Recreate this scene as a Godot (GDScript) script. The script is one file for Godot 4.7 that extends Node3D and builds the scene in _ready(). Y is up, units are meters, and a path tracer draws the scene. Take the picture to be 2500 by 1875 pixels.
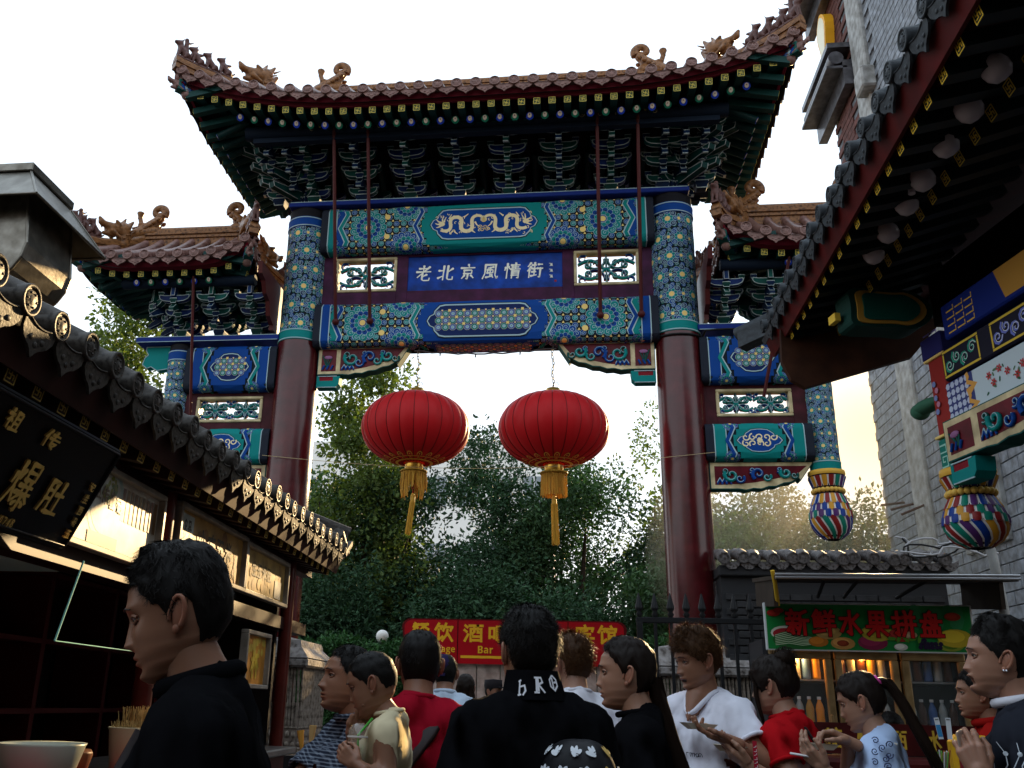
extends Node3D
# A street gate with lanterns, food stalls and a crowd against a low sun. Units are metres; the gate stands at z = 0.

var rng := RandomNumberGenerator.new()
var taken := {}
var M := {}
var noise := FastNoiseLite.new()

const TEAL := Color(0.0, 0.21, 0.2)
const DTEAL := Color(0.004, 0.075, 0.066)
const BLUE := Color(0.002, 0.05, 0.25)
const DBLUE := Color(0.004, 0.016, 0.09)
const INK := Color(0.006, 0.008, 0.014)
const GOLD := Color(0.86, 0.62, 0.2)
const CREAM := Color(0.85, 0.72, 0.42)
const WHITE := Color(0.36, 0.5, 0.54)
const CARMINE := Color(0.2, 0.008, 0.018)
const PURPLE := Color(0.075, 0.014, 0.06)


# ---- a collector of triangles that becomes one mesh -------------------------------------------
class B:
	var v := PackedVector3Array()
	var n := PackedVector3Array()
	var c := PackedColorArray()
	var ix := PackedInt32Array()
	var col := Color(1, 1, 1)
	var xf := Transform3D()
	var moved := false

	func at(t: Transform3D) -> B:
		xf = t
		moved = true
		return self

	func put(p: Vector3, nn: Vector3) -> int:
		if moved:
			v.append(xf * p)
			n.append((xf.basis * nn).normalized())
		else:
			v.append(p)
			n.append(nn)
		c.append(col)
		return v.size() - 1

	func tri(a: Vector3, b: Vector3, d: Vector3) -> void:   # counter-clockwise seen from outside
		var nn := (b - a).cross(d - a).normalized()
		var i := put(a, nn)
		put(b, nn)
		put(d, nn)
		ix.append(i)
		ix.append(i + 2)
		ix.append(i + 1)

	func quad(a: Vector3, b: Vector3, d: Vector3, e: Vector3) -> void:
		var nn := (d - a).cross(e - b).normalized()
		var i := put(a, nn)
		put(b, nn)
		put(d, nn)
		put(e, nn)
		ix.append_array([i, i + 2, i + 1, i, i + 3, i + 2])

	func box(o: Vector3, s: Vector3, bas := Basis(), chamfer := 0.0) -> void:
		var h := s * 0.5
		var ch := minf(chamfer, minf(h.x, minf(h.y, h.z)) * 0.9)
		if ch <= 0.0:
			var p := []
			for k in 8:
				p.append(o + bas * Vector3(h.x if k & 1 else -h.x, h.y if k & 2 else -h.y, h.z if k & 4 else -h.z))
			quad(p[4], p[5], p[7], p[6])
			quad(p[1], p[0], p[2], p[3])
			quad(p[5], p[1], p[3], p[7])
			quad(p[0], p[4], p[6], p[2])
			quad(p[6], p[7], p[3], p[2])
			quad(p[0], p[1], p[5], p[4])
			return
		var ax := [Vector3.RIGHT, Vector3.UP, Vector3.BACK]
		for a in 3:
			for s1 in [-1.0, 1.0]:
				var u: int = (a + 1) % 3
				var w: int = (a + 2) % 3
				var f := []
				for q in [[-1, -1], [1, -1], [1, 1], [-1, 1]]:
					f.append(o + bas * (ax[a] * h[a] * s1 + ax[u] * (h[u] - ch) * q[0] + ax[w] * (h[w] - ch) * q[1]))
				if s1 > 0: quad(f[0], f[1], f[2], f[3])
				else: quad(f[3], f[2], f[1], f[0])
				for s2 in [-1.0, 1.0]:   # the bevel between this face and the next axis
					var e1: Vector3 = ax[a] * h[a] * s1 + ax[u] * (h[u] - ch) * s2
					var e2: Vector3 = ax[a] * (h[a] - ch) * s1 + ax[u] * h[u] * s2
					var ww: Vector3 = ax[w] * (h[w] - ch)
					if s1 * s2 > 0: quad(o + bas * (e1 - ww), o + bas * (e2 - ww), o + bas * (e2 + ww), o + bas * (e1 + ww))
					else: quad(o + bas * (e2 - ww), o + bas * (e1 - ww), o + bas * (e1 + ww), o + bas * (e2 + ww))
		for k in 8:
			var sg := Vector3(1 if k & 1 else -1, 1 if k & 2 else -1, 1 if k & 4 else -1)
			var t := []
			for a in 3:
				var q := (h - Vector3.ONE * ch) * sg
				q[a] = h[a] * sg[a]
				t.append(o + bas * q)
			if sg.x * sg.y * sg.z > 0: tri(t[0], t[1], t[2])
			else: tri(t[0], t[2], t[1])

	# a net of nu x nv points, smooth; u runs fastest, outside is to the right of u x v
	func net(P: PackedVector3Array, nu: int, nv: int, wrap := false, flip := false) -> void:
		var base := v.size()
		var s := -1.0 if flip else 1.0
		for j in nv:
			for i in nu:
				var i0 := i - 1
				var i1 := i + 1
				if wrap:
					i0 = (i + nu - 1) % nu
					i1 = (i + 1) % nu
				else:
					i0 = maxi(i0, 0)
					i1 = mini(i1, nu - 1)
				var j0 := maxi(j - 1, 0)
				var j1 := mini(j + 1, nv - 1)
				var du := P[j * nu + i1] - P[j * nu + i0]
				if du.length_squared() < 1e-12:
					var jj := j + 1 if j < nv / 2 else j - 1
					du = P[jj * nu + i1] - P[jj * nu + i0]
				var nn := du.cross(P[j1 * nu + i] - P[j0 * nu + i])
				if nn.length_squared() < 1e-16: nn = Vector3.UP
				put(P[j * nu + i], nn.normalized() * s)
		var lim := nu if wrap else nu - 1
		for j in nv - 1:
			for i in lim:
				var a := base + j * nu + i
				var b := base + j * nu + (i + 1) % nu
				var d := b + nu
				var e := a + nu
				if flip: ix.append_array([a, b, d, a, d, e])
				else: ix.append_array([a, d, b, a, e, d])

	func tube(path: PackedVector3Array, r0: float, r1 := -1.0, seg := 8, radii := PackedFloat32Array(), caps := true, flat := 1.0) -> void:
		if r1 < 0.0: r1 = r0
		var m := path.size()
		var P := PackedVector3Array()
		var side := Vector3.ZERO
		for j in m:
			var d := (path[mini(j + 1, m - 1)] - path[maxi(j - 1, 0)]).normalized()
			if side == Vector3.ZERO:
				side = d.cross(Vector3.UP if absf(d.y) < 0.9 else Vector3.RIGHT).normalized()
			side = (side - d * side.dot(d)).normalized()
			var up := side.cross(d)
			var r := lerpf(r0, r1, float(j) / maxf(1, m - 1))
			if radii.size() == m: r = radii[j]
			for i in seg:
				var a := TAU * i / seg
				P.append(path[j] + side * cos(a) * r + up * sin(a) * r * flat)
		net(P, seg, m, true, true)
		if caps:
			for e in [0, m - 1]:
				var o := path[e]
				for i in seg:
					var p: Vector3 = P[e * seg + i]
					var q: Vector3 = P[e * seg + (i + 1) % seg]
					if e == 0: tri(o, p, q)
					else: tri(o, q, p)

	func bar(a: Vector3, b: Vector3, r: float, seg := 8, r1 := -1.0) -> void:
		tube(PackedVector3Array([a, b]), r, r1, seg)

	# profile of (radius, height) pairs turned round the y axis
	func lathe(prof: Array, seg: int, o := Vector3.ZERO, bas := Basis(), sx := 1.0, sz := 1.0) -> void:
		var P := PackedVector3Array()
		for p in prof:
			for i in seg:
				var a := TAU * i / seg
				P.append(o + bas * Vector3(cos(a) * p[0] * sx, p[1], sin(a) * p[0] * sz))
		net(P, seg, prof.size(), true, true)

	func sphere(o: Vector3, r: Vector3, seg := 12, rings := 8, bas := Basis()) -> void:
		var P := PackedVector3Array()
		for j in rings + 1:
			var t := PI * (float(j) / rings - 0.5)
			for i in seg:
				var a := TAU * i / seg
				P.append(o + bas * (Vector3(cos(a) * cos(t), sin(t), sin(a) * cos(t)) * r))
		net(P, seg, rings + 1, true, true)

	# a flat outline (counter-clockwise in x, y) given depth along z, from z0 to z1
	func prism(poly: PackedVector2Array, z0: float, z1: float, t := Transform3D()) -> void:
		var p := poly
		if Geometry2D.is_polygon_clockwise(p) == false:   # Godot calls y-down clockwise; we want counter-clockwise with y up
			pass
		var area := 0.0
		for i in p.size():
			area += p[i].cross(p[(i + 1) % p.size()])
		if area < 0: p.reverse()
		var tr := Geometry2D.triangulate_polygon(p)
		for k in range(0, tr.size(), 3):
			var a := p[tr[k]]
			var b := p[tr[k + 1]]
			var d := p[tr[k + 2]]
			if (b - a).cross(d - a) < 0:
				var q := b
				b = d
				d = q
			tri(t * Vector3(a.x, a.y, z1), t * Vector3(b.x, b.y, z1), t * Vector3(d.x, d.y, z1))
			tri(t * Vector3(a.x, a.y, z0), t * Vector3(d.x, d.y, z0), t * Vector3(b.x, b.y, z0))
		for i in p.size():
			var a := p[i]
			var b := p[(i + 1) % p.size()]
			quad(t * Vector3(a.x, a.y, z0), t * Vector3(b.x, b.y, z0), t * Vector3(b.x, b.y, z1), t * Vector3(a.x, a.y, z1))

	func mesh(m: Material) -> ArrayMesh:
		var am := ArrayMesh.new()
		add_to(am, m)
		return am

	func add_to(am: ArrayMesh, m: Material) -> void:
		if v.is_empty(): return
		var a := []
		a.resize(Mesh.ARRAY_MAX)
		a[Mesh.ARRAY_VERTEX] = v
		a[Mesh.ARRAY_NORMAL] = n
		a[Mesh.ARRAY_COLOR] = c
		a[Mesh.ARRAY_INDEX] = ix
		am.add_surface_from_arrays(Mesh.PRIMITIVE_TRIANGLES, a)
		am.surface_set_material(am.get_surface_count() - 1, m)


# ---- paint and low relief laid on a surface: shapes in (u, v), each coat a little prouder ------
class Paint:
	var b := B.new()
	var where: Callable      # (u, v, h) -> Vector3
	var coat := 0.0
	var step := 0.0006

	func _init(w: Callable) -> void:
		where = w

	func fan(pts: PackedVector2Array, color: Color, lift := 0.0) -> void:   # a convex outline, counter-clockwise
		b.col = color
		var h := coat + lift
		var o := Vector2.ZERO
		for p in pts: o += p
		o /= pts.size()
		var O: Vector3 = where.call(o.x, o.y, h)
		var prev: Vector3 = where.call(pts[pts.size() - 1].x, pts[pts.size() - 1].y, h)
		for p in pts:
			var q: Vector3 = where.call(p.x, p.y, h)
			b.tri(O, prev, q)
			prev = q

	func poly(pts: PackedVector2Array, color: Color, lift := 0.0) -> void:
		b.col = color
		var tr := Geometry2D.triangulate_polygon(pts)
		for k in range(0, tr.size(), 3):
			var p := pts[tr[k]]
			var q := pts[tr[k + 1]]
			var r := pts[tr[k + 2]]
			if (q - p).cross(r - p) < 0:
				var s := q
				q = r
				r = s
			b.tri(where.call(p.x, p.y, coat + lift), where.call(q.x, q.y, coat + lift), where.call(r.x, r.y, coat + lift))

	func rect(x0: float, y0: float, x1: float, y1: float, color: Color, lift := 0.0, nv := 1) -> void:
		for k in nv:
			var a := lerpf(y0, y1, float(k) / nv)
			var d := lerpf(y0, y1, float(k + 1) / nv)
			fan(PackedVector2Array([Vector2(x0, a), Vector2(x1, a), Vector2(x1, d), Vector2(x0, d)]), color, lift)

	func disc(o: Vector2, r: float, color: Color, lift := 0.0, seg := 10, sy := 1.0, turn := 0.0) -> void:
		var pts := PackedVector2Array()
		for k in seg:
			var a := TAU * k / seg
			pts.append(o + Vector2(cos(a) * r, sin(a) * r * sy).rotated(turn))
		fan(pts, color, lift)

	func line(pts: PackedVector2Array, w: float, color: Color, lift := 0.0, w1 := -1.0, closed := false) -> void:
		b.col = color
		var m := pts.size()
		if w1 < 0.0: w1 = w
		var L := []
		var R := []
		for k in m:
			var d: Vector2
			if closed: d = pts[(k + 1) % m] - pts[(k + m - 1) % m]
			else: d = pts[mini(k + 1, m - 1)] - pts[maxi(k - 1, 0)]
			var s := Vector2(-d.y, d.x).normalized() * 0.5 * lerpf(w, w1, float(k) / maxf(1, m - 1))
			if k > 0 and k < m - 1:
				var d1 := (pts[k] - pts[k - 1]).normalized()
				s /= clampf(absf(d1.dot(d.normalized())), 0.5, 1.0)
			var l := pts[k] + s
			var r := pts[k] - s
			L.append(where.call(l.x, l.y, coat + lift))
			R.append(where.call(r.x, r.y, coat + lift))
		for k in (m if closed else m - 1):
			var j := (k + 1) % m
			b.quad(R[k], R[j], L[j], L[k])

	func curl(o: Vector2, r: float, turn: float, w: float, color: Color, lift := 0.0, hand := 1.0, turns := 1.35) -> void:
		var pts := PackedVector2Array()
		for k in 12:
			var t := k / 11.0
			pts.append(o + Vector2.from_angle(turn + hand * t * TAU * turns) * r * (1.0 - 0.82 * t))
		line(pts, w, color, lift, w * 0.7)


# ---- naming -----------------------------------------------------------------------------------
func numbered(called: String) -> String:
	var k: int = taken.get(called, 0)
	taken[called] = k + 1
	return called if k == 0 else "%s_%03d" % [called, k]

func tag(o: Node, label: String, category: String, group := "") -> Node:
	o.set_meta("label", label)
	o.set_meta("category", category)
	if group: o.set_meta("group", group)
	return o

func thing(called: String, label: String, category: String, p := Vector3.ZERO, turn := 0.0, group := "") -> Node3D:
	var o := Node3D.new()
	o.name = numbered(called)
	o.position = p
	o.rotation.y = turn
	add_child(o)
	tag(o, label, category, group)
	return o

func obj(called: String, m: Mesh, parent: Node = self, t := Transform3D()) -> MeshInstance3D:
	var o := MeshInstance3D.new()
	o.mesh = m
	o.transform = t
	if parent == self:
		o.name = numbered(called)
		add_child(o)
	else:
		o.name = called
		parent.add_child(o, true)
	return o

func part(called: String, b: B, mat: Material, parent: Node = self) -> MeshInstance3D:
	return obj(called, b.mesh(mat), parent)

func group_node(called: String, parent: Node, t := Transform3D()) -> Node3D:
	var o := Node3D.new()
	o.name = called
	o.transform = t
	parent.add_child(o, true)
	return o

func struct(called: String, b: B, mat: Material) -> MeshInstance3D:
	var o := part(called, b, mat)
	o.set_meta("kind", "structure")
	return o

func many(called: String, m: Mesh, ts: Array, parent: Node, cols := []) -> MultiMeshInstance3D:
	var mm := MultiMesh.new()
	mm.transform_format = MultiMesh.TRANSFORM_3D
	mm.use_colors = not cols.is_empty()
	mm.mesh = m
	mm.instance_count = ts.size()
	for k in ts.size():
		mm.set_instance_transform(k, ts[k])
		if not cols.is_empty(): mm.set_instance_color(k, cols[k])
	var o := MultiMeshInstance3D.new()
	o.multimesh = mm
	if parent == self:
		o.name = numbered(called)
		add_child(o)
	else:
		o.name = called
		parent.add_child(o, true)
	return o


# ---- materials --------------------------------------------------------------------------------
func lin(r: float, g: float, b: float) -> Color:
	return Color(r, g, b).linear_to_srgb()

var mottle: NoiseTexture2D
var grit: NoiseTexture2D
var cloth_nm: NoiseTexture2D
var streak: NoiseTexture2D

func make_textures() -> void:
	var f := FastNoiseLite.new()
	f.seed = 3
	f.frequency = 0.012
	f.fractal_octaves = 5
	mottle = NoiseTexture2D.new()
	mottle.width = 512
	mottle.height = 512
	mottle.seamless = true
	mottle.noise = f
	var g := Gradient.new()
	g.set_color(0, Color(0.62, 0.6, 0.58))
	g.set_color(1, Color(1, 1, 1))
	mottle.color_ramp = g
	var f2 := FastNoiseLite.new()
	f2.seed = 8
	f2.frequency = 0.05
	f2.fractal_octaves = 4
	grit = NoiseTexture2D.new()
	grit.width = 512
	grit.height = 512
	grit.seamless = true
	grit.as_normal_map = true
	grit.bump_strength = 3.0
	grit.noise = f2
	var f3 := FastNoiseLite.new()
	f3.seed = 5
	f3.frequency = 0.006
	f3.fractal_octaves = 3
	cloth_nm = NoiseTexture2D.new()
	cloth_nm.width = 512
	cloth_nm.height = 512
	cloth_nm.seamless = true
	cloth_nm.as_normal_map = true
	cloth_nm.bump_strength = 9.0
	cloth_nm.noise = f3
	var f4 := FastNoiseLite.new()
	f4.seed = 11
	f4.frequency = 0.02
	f4.fractal_octaves = 5
	streak = NoiseTexture2D.new()
	streak.width = 512
	streak.height = 512
	streak.seamless = true
	streak.noise = f4
	var g2 := Gradient.new()
	g2.set_color(0, Color(0.3, 0.27, 0.25))
	g2.set_color(1, Color(1, 1, 1))
	g2.add_point(0.45, Color(0.85, 0.83, 0.8))
	streak.color_ramp = g2

# a painted or plain material; albedo given as linear values, vertex colours multiply it
func mat(key: String, c: Color, rough := 0.7, worn := 0.0, metal := 0.0, bump := 0.0, scale := 0.7) -> StandardMaterial3D:
	if M.has(key): return M[key]
	var m := StandardMaterial3D.new()
	m.resource_name = key
	m.albedo_color = c.linear_to_srgb()
	m.roughness = rough
	m.metallic = metal
	m.vertex_color_use_as_albedo = true
	m.metallic_specular = 0.3
	if worn > 0.0:
		m.albedo_texture = streak if worn > 1.0 else mottle
		m.uv1_triplanar = true
		m.uv1_world_triplanar = true
		m.uv1_scale = Vector3.ONE * scale
	if bump > 0.0:
		m.normal_enabled = true
		m.normal_texture = grit
		m.normal_scale = bump
		m.uv1_triplanar = true
		m.uv1_world_triplanar = true
		m.uv1_scale = Vector3.ONE * scale
	M[key] = m
	return m


# ---- strokes of characters on a 100 x 100 square, x right and y down --------------------------
func strokes(s: String) -> Array:
	var out := []
	for st in s.split(";"):
		var p := PackedVector2Array()
		for q in st.split(" "):
			var w := q.split(",")
			p.append(Vector2(float(w[0]) / 100.0, 1.0 - float(w[1]) / 100.0))
		out.append(p)
	return out

var GL := {
	"lao": "22,18 70,18;46,4 46,36;8,38 92,38;80,10 12,72;66,56 42,68;42,50 42,82 50,90 84,90 86,74",
	"bei": "36,8 36,92;10,34 36,34;8,78 36,66;88,24 60,44;60,8 60,80 68,88 92,88 92,70",
	"jing": "50,4 54,16;10,22 90,22;28,36 28,58;28,36 72,36 72,58;28,56 72,56;50,58 50,90 40,84;30,68 16,86;70,68 86,84",
	"feng": "20,8 20,60 8,92;20,8 80,8 80,70 92,90 96,76;66,22 34,28;34,38 34,58;34,38 66,38 66,58;34,56 66,56;50,26 50,80;30,82 66,76;60,68 70,86",
	"qing": "18,6 18,94;8,28 4,46;26,24 32,36;42,14 92,14;48,26 86,26;40,38 96,38;66,4 66,38;48,50 48,94;48,50 86,50 86,92 76,88;48,62 86,62;48,74 86,74",
	"jie": "22,6 6,28;24,28 6,54;18,44 18,94;34,18 58,18;46,6 46,40;32,38 60,38;34,58 58,58;46,46 46,80;30,82 62,76;68,14 92,14;64,38 96,38;80,38 80,92 70,86",
	"can": "18,4 10,22;14,10 40,10;36,10 12,38;20,20 30,28;52,8 84,8;80,8 50,36;54,14 88,36;50,36 6,60;50,36 94,60;40,50 60,50;30,58 70,58 70,76;30,58 30,96;30,67 70,67;30,76 70,76;30,96 48,88;76,78 58,86;48,78 90,96",
	"yin": "24,4 8,34;20,18 42,18 36,30;24,36 24,90 44,74;62,4 48,40;58,22 94,22 86,40;70,38 66,62 44,94;70,54 94,94",
	"jiu": "8,12 18,20;4,36 14,44;6,92 22,60;30,12 96,12;36,30 36,94;36,30 90,30 90,94;36,90 90,90;54,12 54,44 44,56;72,12 72,48 86,48;44,70 82,70",
	"ba": "8,24 8,76;8,24 32,24 32,76;8,70 32,70;46,16 46,84 54,92 94,92 96,74;46,16 88,16 88,54;46,52 88,52;66,16 66,52",
	"bin": "50,2 54,12;10,16 10,32;10,16 90,16 86,30;60,26 30,36;30,30 30,66;32,46 74,46;62,46 62,66;10,68 92,68;38,74 16,94;62,74 84,92",
	"guan": "24,4 8,34;20,18 42,18 36,30;24,36 24,90 44,74;70,4 74,12;50,18 50,32;50,18 94,18 92,30;58,34 58,94;58,36 86,36 86,56;58,56 86,56;58,70 90,70 90,92;58,92 90,92",
	"xin": "26,2 30,10;6,14 52,14;16,22 20,32;42,22 36,34;4,36 54,36;6,54 52,54;29,38 29,92 22,86;22,62 6,82;38,62 50,76;90,6 62,16;64,16 64,60 52,94;64,42 98,42;82,42 82,96",
	"xian": "22,2 6,24;18,12 38,12 30,24;10,28 10,64;10,28 44,28 44,64;10,46 44,46;10,62 44,62;27,28 27,62;4,86 50,80;60,6 66,18;88,4 80,18;54,24 96,24;58,42 92,42;50,62 98,62;75,24 75,98",
	"shui": "50,4 50,92 38,84;8,32 38,32 10,80;86,18 58,42;54,38 92,84",
	"guo": "22,6 22,48;22,6 78,6 78,48;22,27 78,27;22,47 78,47;50,6 50,98;6,62 94,62;46,64 10,92;54,64 90,92",
	"pin": "4,26 38,26;22,4 22,92 12,86;2,62 40,50;56,2 62,16;88,2 80,18;48,24 96,24;42,52 98,52;60,24 58,66 44,94;82,24 82,98",
	"pan": "48,2 40,12;28,14 28,40 14,60;28,14 72,14 72,56 62,52;8,38 92,38;46,20 54,30;44,44 52,52;18,64 18,92;18,64 82,64 82,92;40,64 40,92;60,64 60,92;4,94 96,94",
	"zu": "20,4 26,14;6,24 38,24 6,60;22,44 22,96;28,50 40,60;54,10 54,90;54,10 84,10 84,90;54,36 84,36;54,62 84,62;42,92 98,92",
	"chuan": "28,4 6,46;18,30 18,96;44,20 88,20;36,42 96,42;62,4 50,64 84,64 62,84;52,74 74,96",
	"bao": "10,30 6,50;34,22 28,40;22,6 20,54 4,94;22,56 36,84;50,4 50,36;50,4 86,4 86,36;50,20 86,20;50,35 86,35;42,48 94,48;58,38 58,62;78,38 78,62;38,62 98,62;56,64 38,80;78,64 98,80;68,64 68,98 60,92;50,84 60,78;86,84 76,76",
	"du": "12,10 12,60 4,94;12,10 38,10 38,92 28,88;12,34 38,34;12,56 38,56;54,40 92,40;73,8 73,88;46,90 98,90",
	"hao": "28,6 28,36;28,6 72,6 72,36;28,36 72,36;6,50 94,50;34,50 28,68 74,68 70,92 54,88",
	"one": "36,18 52,6 52,94", "eight": "50,48 30,36 30,16 50,6 70,16 70,36 50,48 26,64 26,84 50,95 74,84 74,64 50,48",
	"seven": "26,8 76,8 44,94", "four": "62,94 62,6 22,68 82,68", "zero": "50,6 30,20 26,50 30,80 50,94 70,80 74,50 70,20 50,6",
	"xi": "6,10 94,10;14,32 14,94;14,32 86,32 86,94;14,90 86,90;38,10 38,50 26,66;62,10 62,58 82,62",
	"zhi": "10,8 22,18;4,36 16,44;6,92 24,58;34,40 96,40;65,8 65,96",
	"zha": "4,28 38,28;21,4 21,96;20,34 4,66;22,40 36,58;66,2 70,12;44,18 44,30;44,18 96,18 94,30;58,24 46,40;76,24 92,38;56,42 42,66;52,52 96,52;66,52 66,96;66,68 92,68;66,84 94,84",
	"tang": "10,12 16,26;36,10 28,26;4,36 42,36;22,4 22,94;20,40 4,68;24,42 40,62;70,2 74,10;50,14 96,14;50,14 50,60 42,94;58,28 92,28;54,42 96,42;60,54 90,54;75,20 75,64;60,70 60,94;60,70 90,70 90,94;60,92 90,92",
	"chao": "10,28 6,46;34,22 28,40;22,6 20,54 4,94;22,56 36,80;66,4 66,58 58,52;52,20 42,48;80,18 94,42;92,48 40,94",
	"bing": "10,14 22,24;8,88 26,54;64,4 64,94 54,88;32,36 52,36 34,76;88,22 70,42;66,40 96,80",
	"ji": "12,8 24,18;6,36 26,36 26,82 40,68;48,14 88,14 88,46;48,46 88,46;48,46 48,86 94,86 94,68",
	"cui": "50,2 50,24;20,10 20,24 80,24 80,10;34,32 10,66;24,50 24,96;24,44 90,44;24,60 86,60;24,76 86,76;24,94 94,94;56,32 60,42;57,44 57,94",
	"xiao": "50,6 50,90 38,84;28,34 8,70;72,34 92,68",
	"chi": "8,24 8,74;8,24 34,24 34,74;8,70 34,70;58,4 44,36;54,20 94,20;48,44 88,44 44,84 50,92 92,92 94,76",
	"sheng": "26,8 8,42;20,28 88,28;16,58 84,58;52,4 52,92;6,92 96,92",
	"wu": "12,12 88,12;46,12 36,90;16,46 76,46 72,90;4,91 96,91",
	"mi": "22,10 32,28;78,8 66,28;6,42 94,42;50,4 50,96;46,44 8,84;54,44 92,82",
	"bei2": "4,28 44,28;24,4 24,96;22,34 4,68;26,42 42,60;52,12 96,12;78,12 50,54;74,34 74,96;80,42 96,60",
}

# draws a character with its lower left corner at o; brush > 0 makes the strokes swell and taper
func glyph(p: Paint, key: String, o: Vector2, size: Vector2, w: float, color: Color, lift := 0.0, brush := 0.0, slant := 0.0) -> void:
	var k := 0
	for st in strokes(GL[key]):
		var pts := PackedVector2Array()
		var m: int = st.size()
		for i in m:
			var q: Vector2 = st[i]
			pts.append(o + Vector2((q.x + slant * q.y) * size.x, q.y * size.y))
		var up := lift + 0.0001 * (k % 5)
		if brush > 0.0:
			var fine := PackedVector2Array()
			for i in m - 1:
				for s in 4:
					fine.append(pts[i].lerp(pts[i + 1], s / 4.0))
			fine.append(pts[m - 1])
			var half := fine.size() / 2 + 1
			p.line(fine.slice(0, half), w * (1.0 + brush), color, up, w * (1.0 - 0.5 * brush))
			p.line(fine.slice(half - 1), w * (1.0 - 0.5 * brush), color, up, w * (0.7 + 0.2 * brush))
			p.disc(pts[0], w * 0.55 * (1.0 + brush), color, up + 0.00005, 7)
		else:
			for i in m - 1:
				var d := (pts[i + 1] - pts[i]).normalized() * w * 0.5
				p.line(PackedVector2Array([pts[i] - d, pts[i + 1] + d]), w, color, up + 0.00003 * i)
		k += 1


func _ready() -> void:
	# the camera stands among the crowd, looking up; its lens is shifted as the photograph is cropped
	var cam := Camera3D.new()
	cam.projection = Camera3D.PROJECTION_FRUSTUM
	cam.near = 0.05
	cam.far = 400.0
	cam.size = 2.0 * cam.near * 937.5 / 2250.65
	cam.frustum_offset = Vector2(cam.near * (1250.0 - 1101.6) / 2250.65, 0.0)
	cam.keep_aspect = Camera3D.KEEP_HEIGHT
	cam.position = Vector3(0.966, 1.45, 9.767)
	cam.basis = Basis(Vector3.UP, deg_to_rad(7.727)) * Basis(Vector3.RIGHT, deg_to_rad(19.133)) * Basis(Vector3.BACK, deg_to_rad(1.608))
	add_child(cam)
	cam.current = true
	# pale, bright evening haze and a low sun beyond the gate on the right
	var sky := ProceduralSkyMaterial.new()
	sky.sky_top_color = Color(0.86, 0.93, 1.0)
	sky.sky_horizon_color = Color(1.0, 0.985, 0.95)
	sky.sky_curve = 0.2
	sky.ground_bottom_color = Color(0.25, 0.23, 0.21)
	sky.ground_horizon_color = Color(0.6, 0.58, 0.55)
	sky.sun_angle_max = 22.0
	sky.sun_curve = 0.12
	sky.energy_multiplier = 0.72
	var env := Environment.new()
	env.background_mode = Environment.BG_SKY
	env.sky = Sky.new()
	env.sky.sky_material = sky
	env.tonemap_mode = Environment.TONE_MAPPER_LINEAR
	env.tonemap_exposure = 2.3
	env.volumetric_fog_enabled = true   # only for the haze bank added to stand in for sun glare
	env.volumetric_fog_density = 0.0
	env.sdfgi_enabled = true
	env.ssao_enabled = true
	env.ssil_enabled = true
	var we := WorldEnvironment.new()
	we.environment = env
	add_child(we)
	var sun := DirectionalLight3D.new()
	sun.light_color = Color(1.0, 0.85, 0.62)
	sun.light_energy = 1.6
	sun.light_angular_distance = 0.5
	sun.shadow_enabled = true
	add_child(sun)
	sun.look_at_from_position(Vector3.ZERO, Vector3(-0.318, -0.295, 1.0), Vector3.UP)
	noise.seed = 2
	noise.frequency = 0.01
	make_textures()
	build_all()


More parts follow.
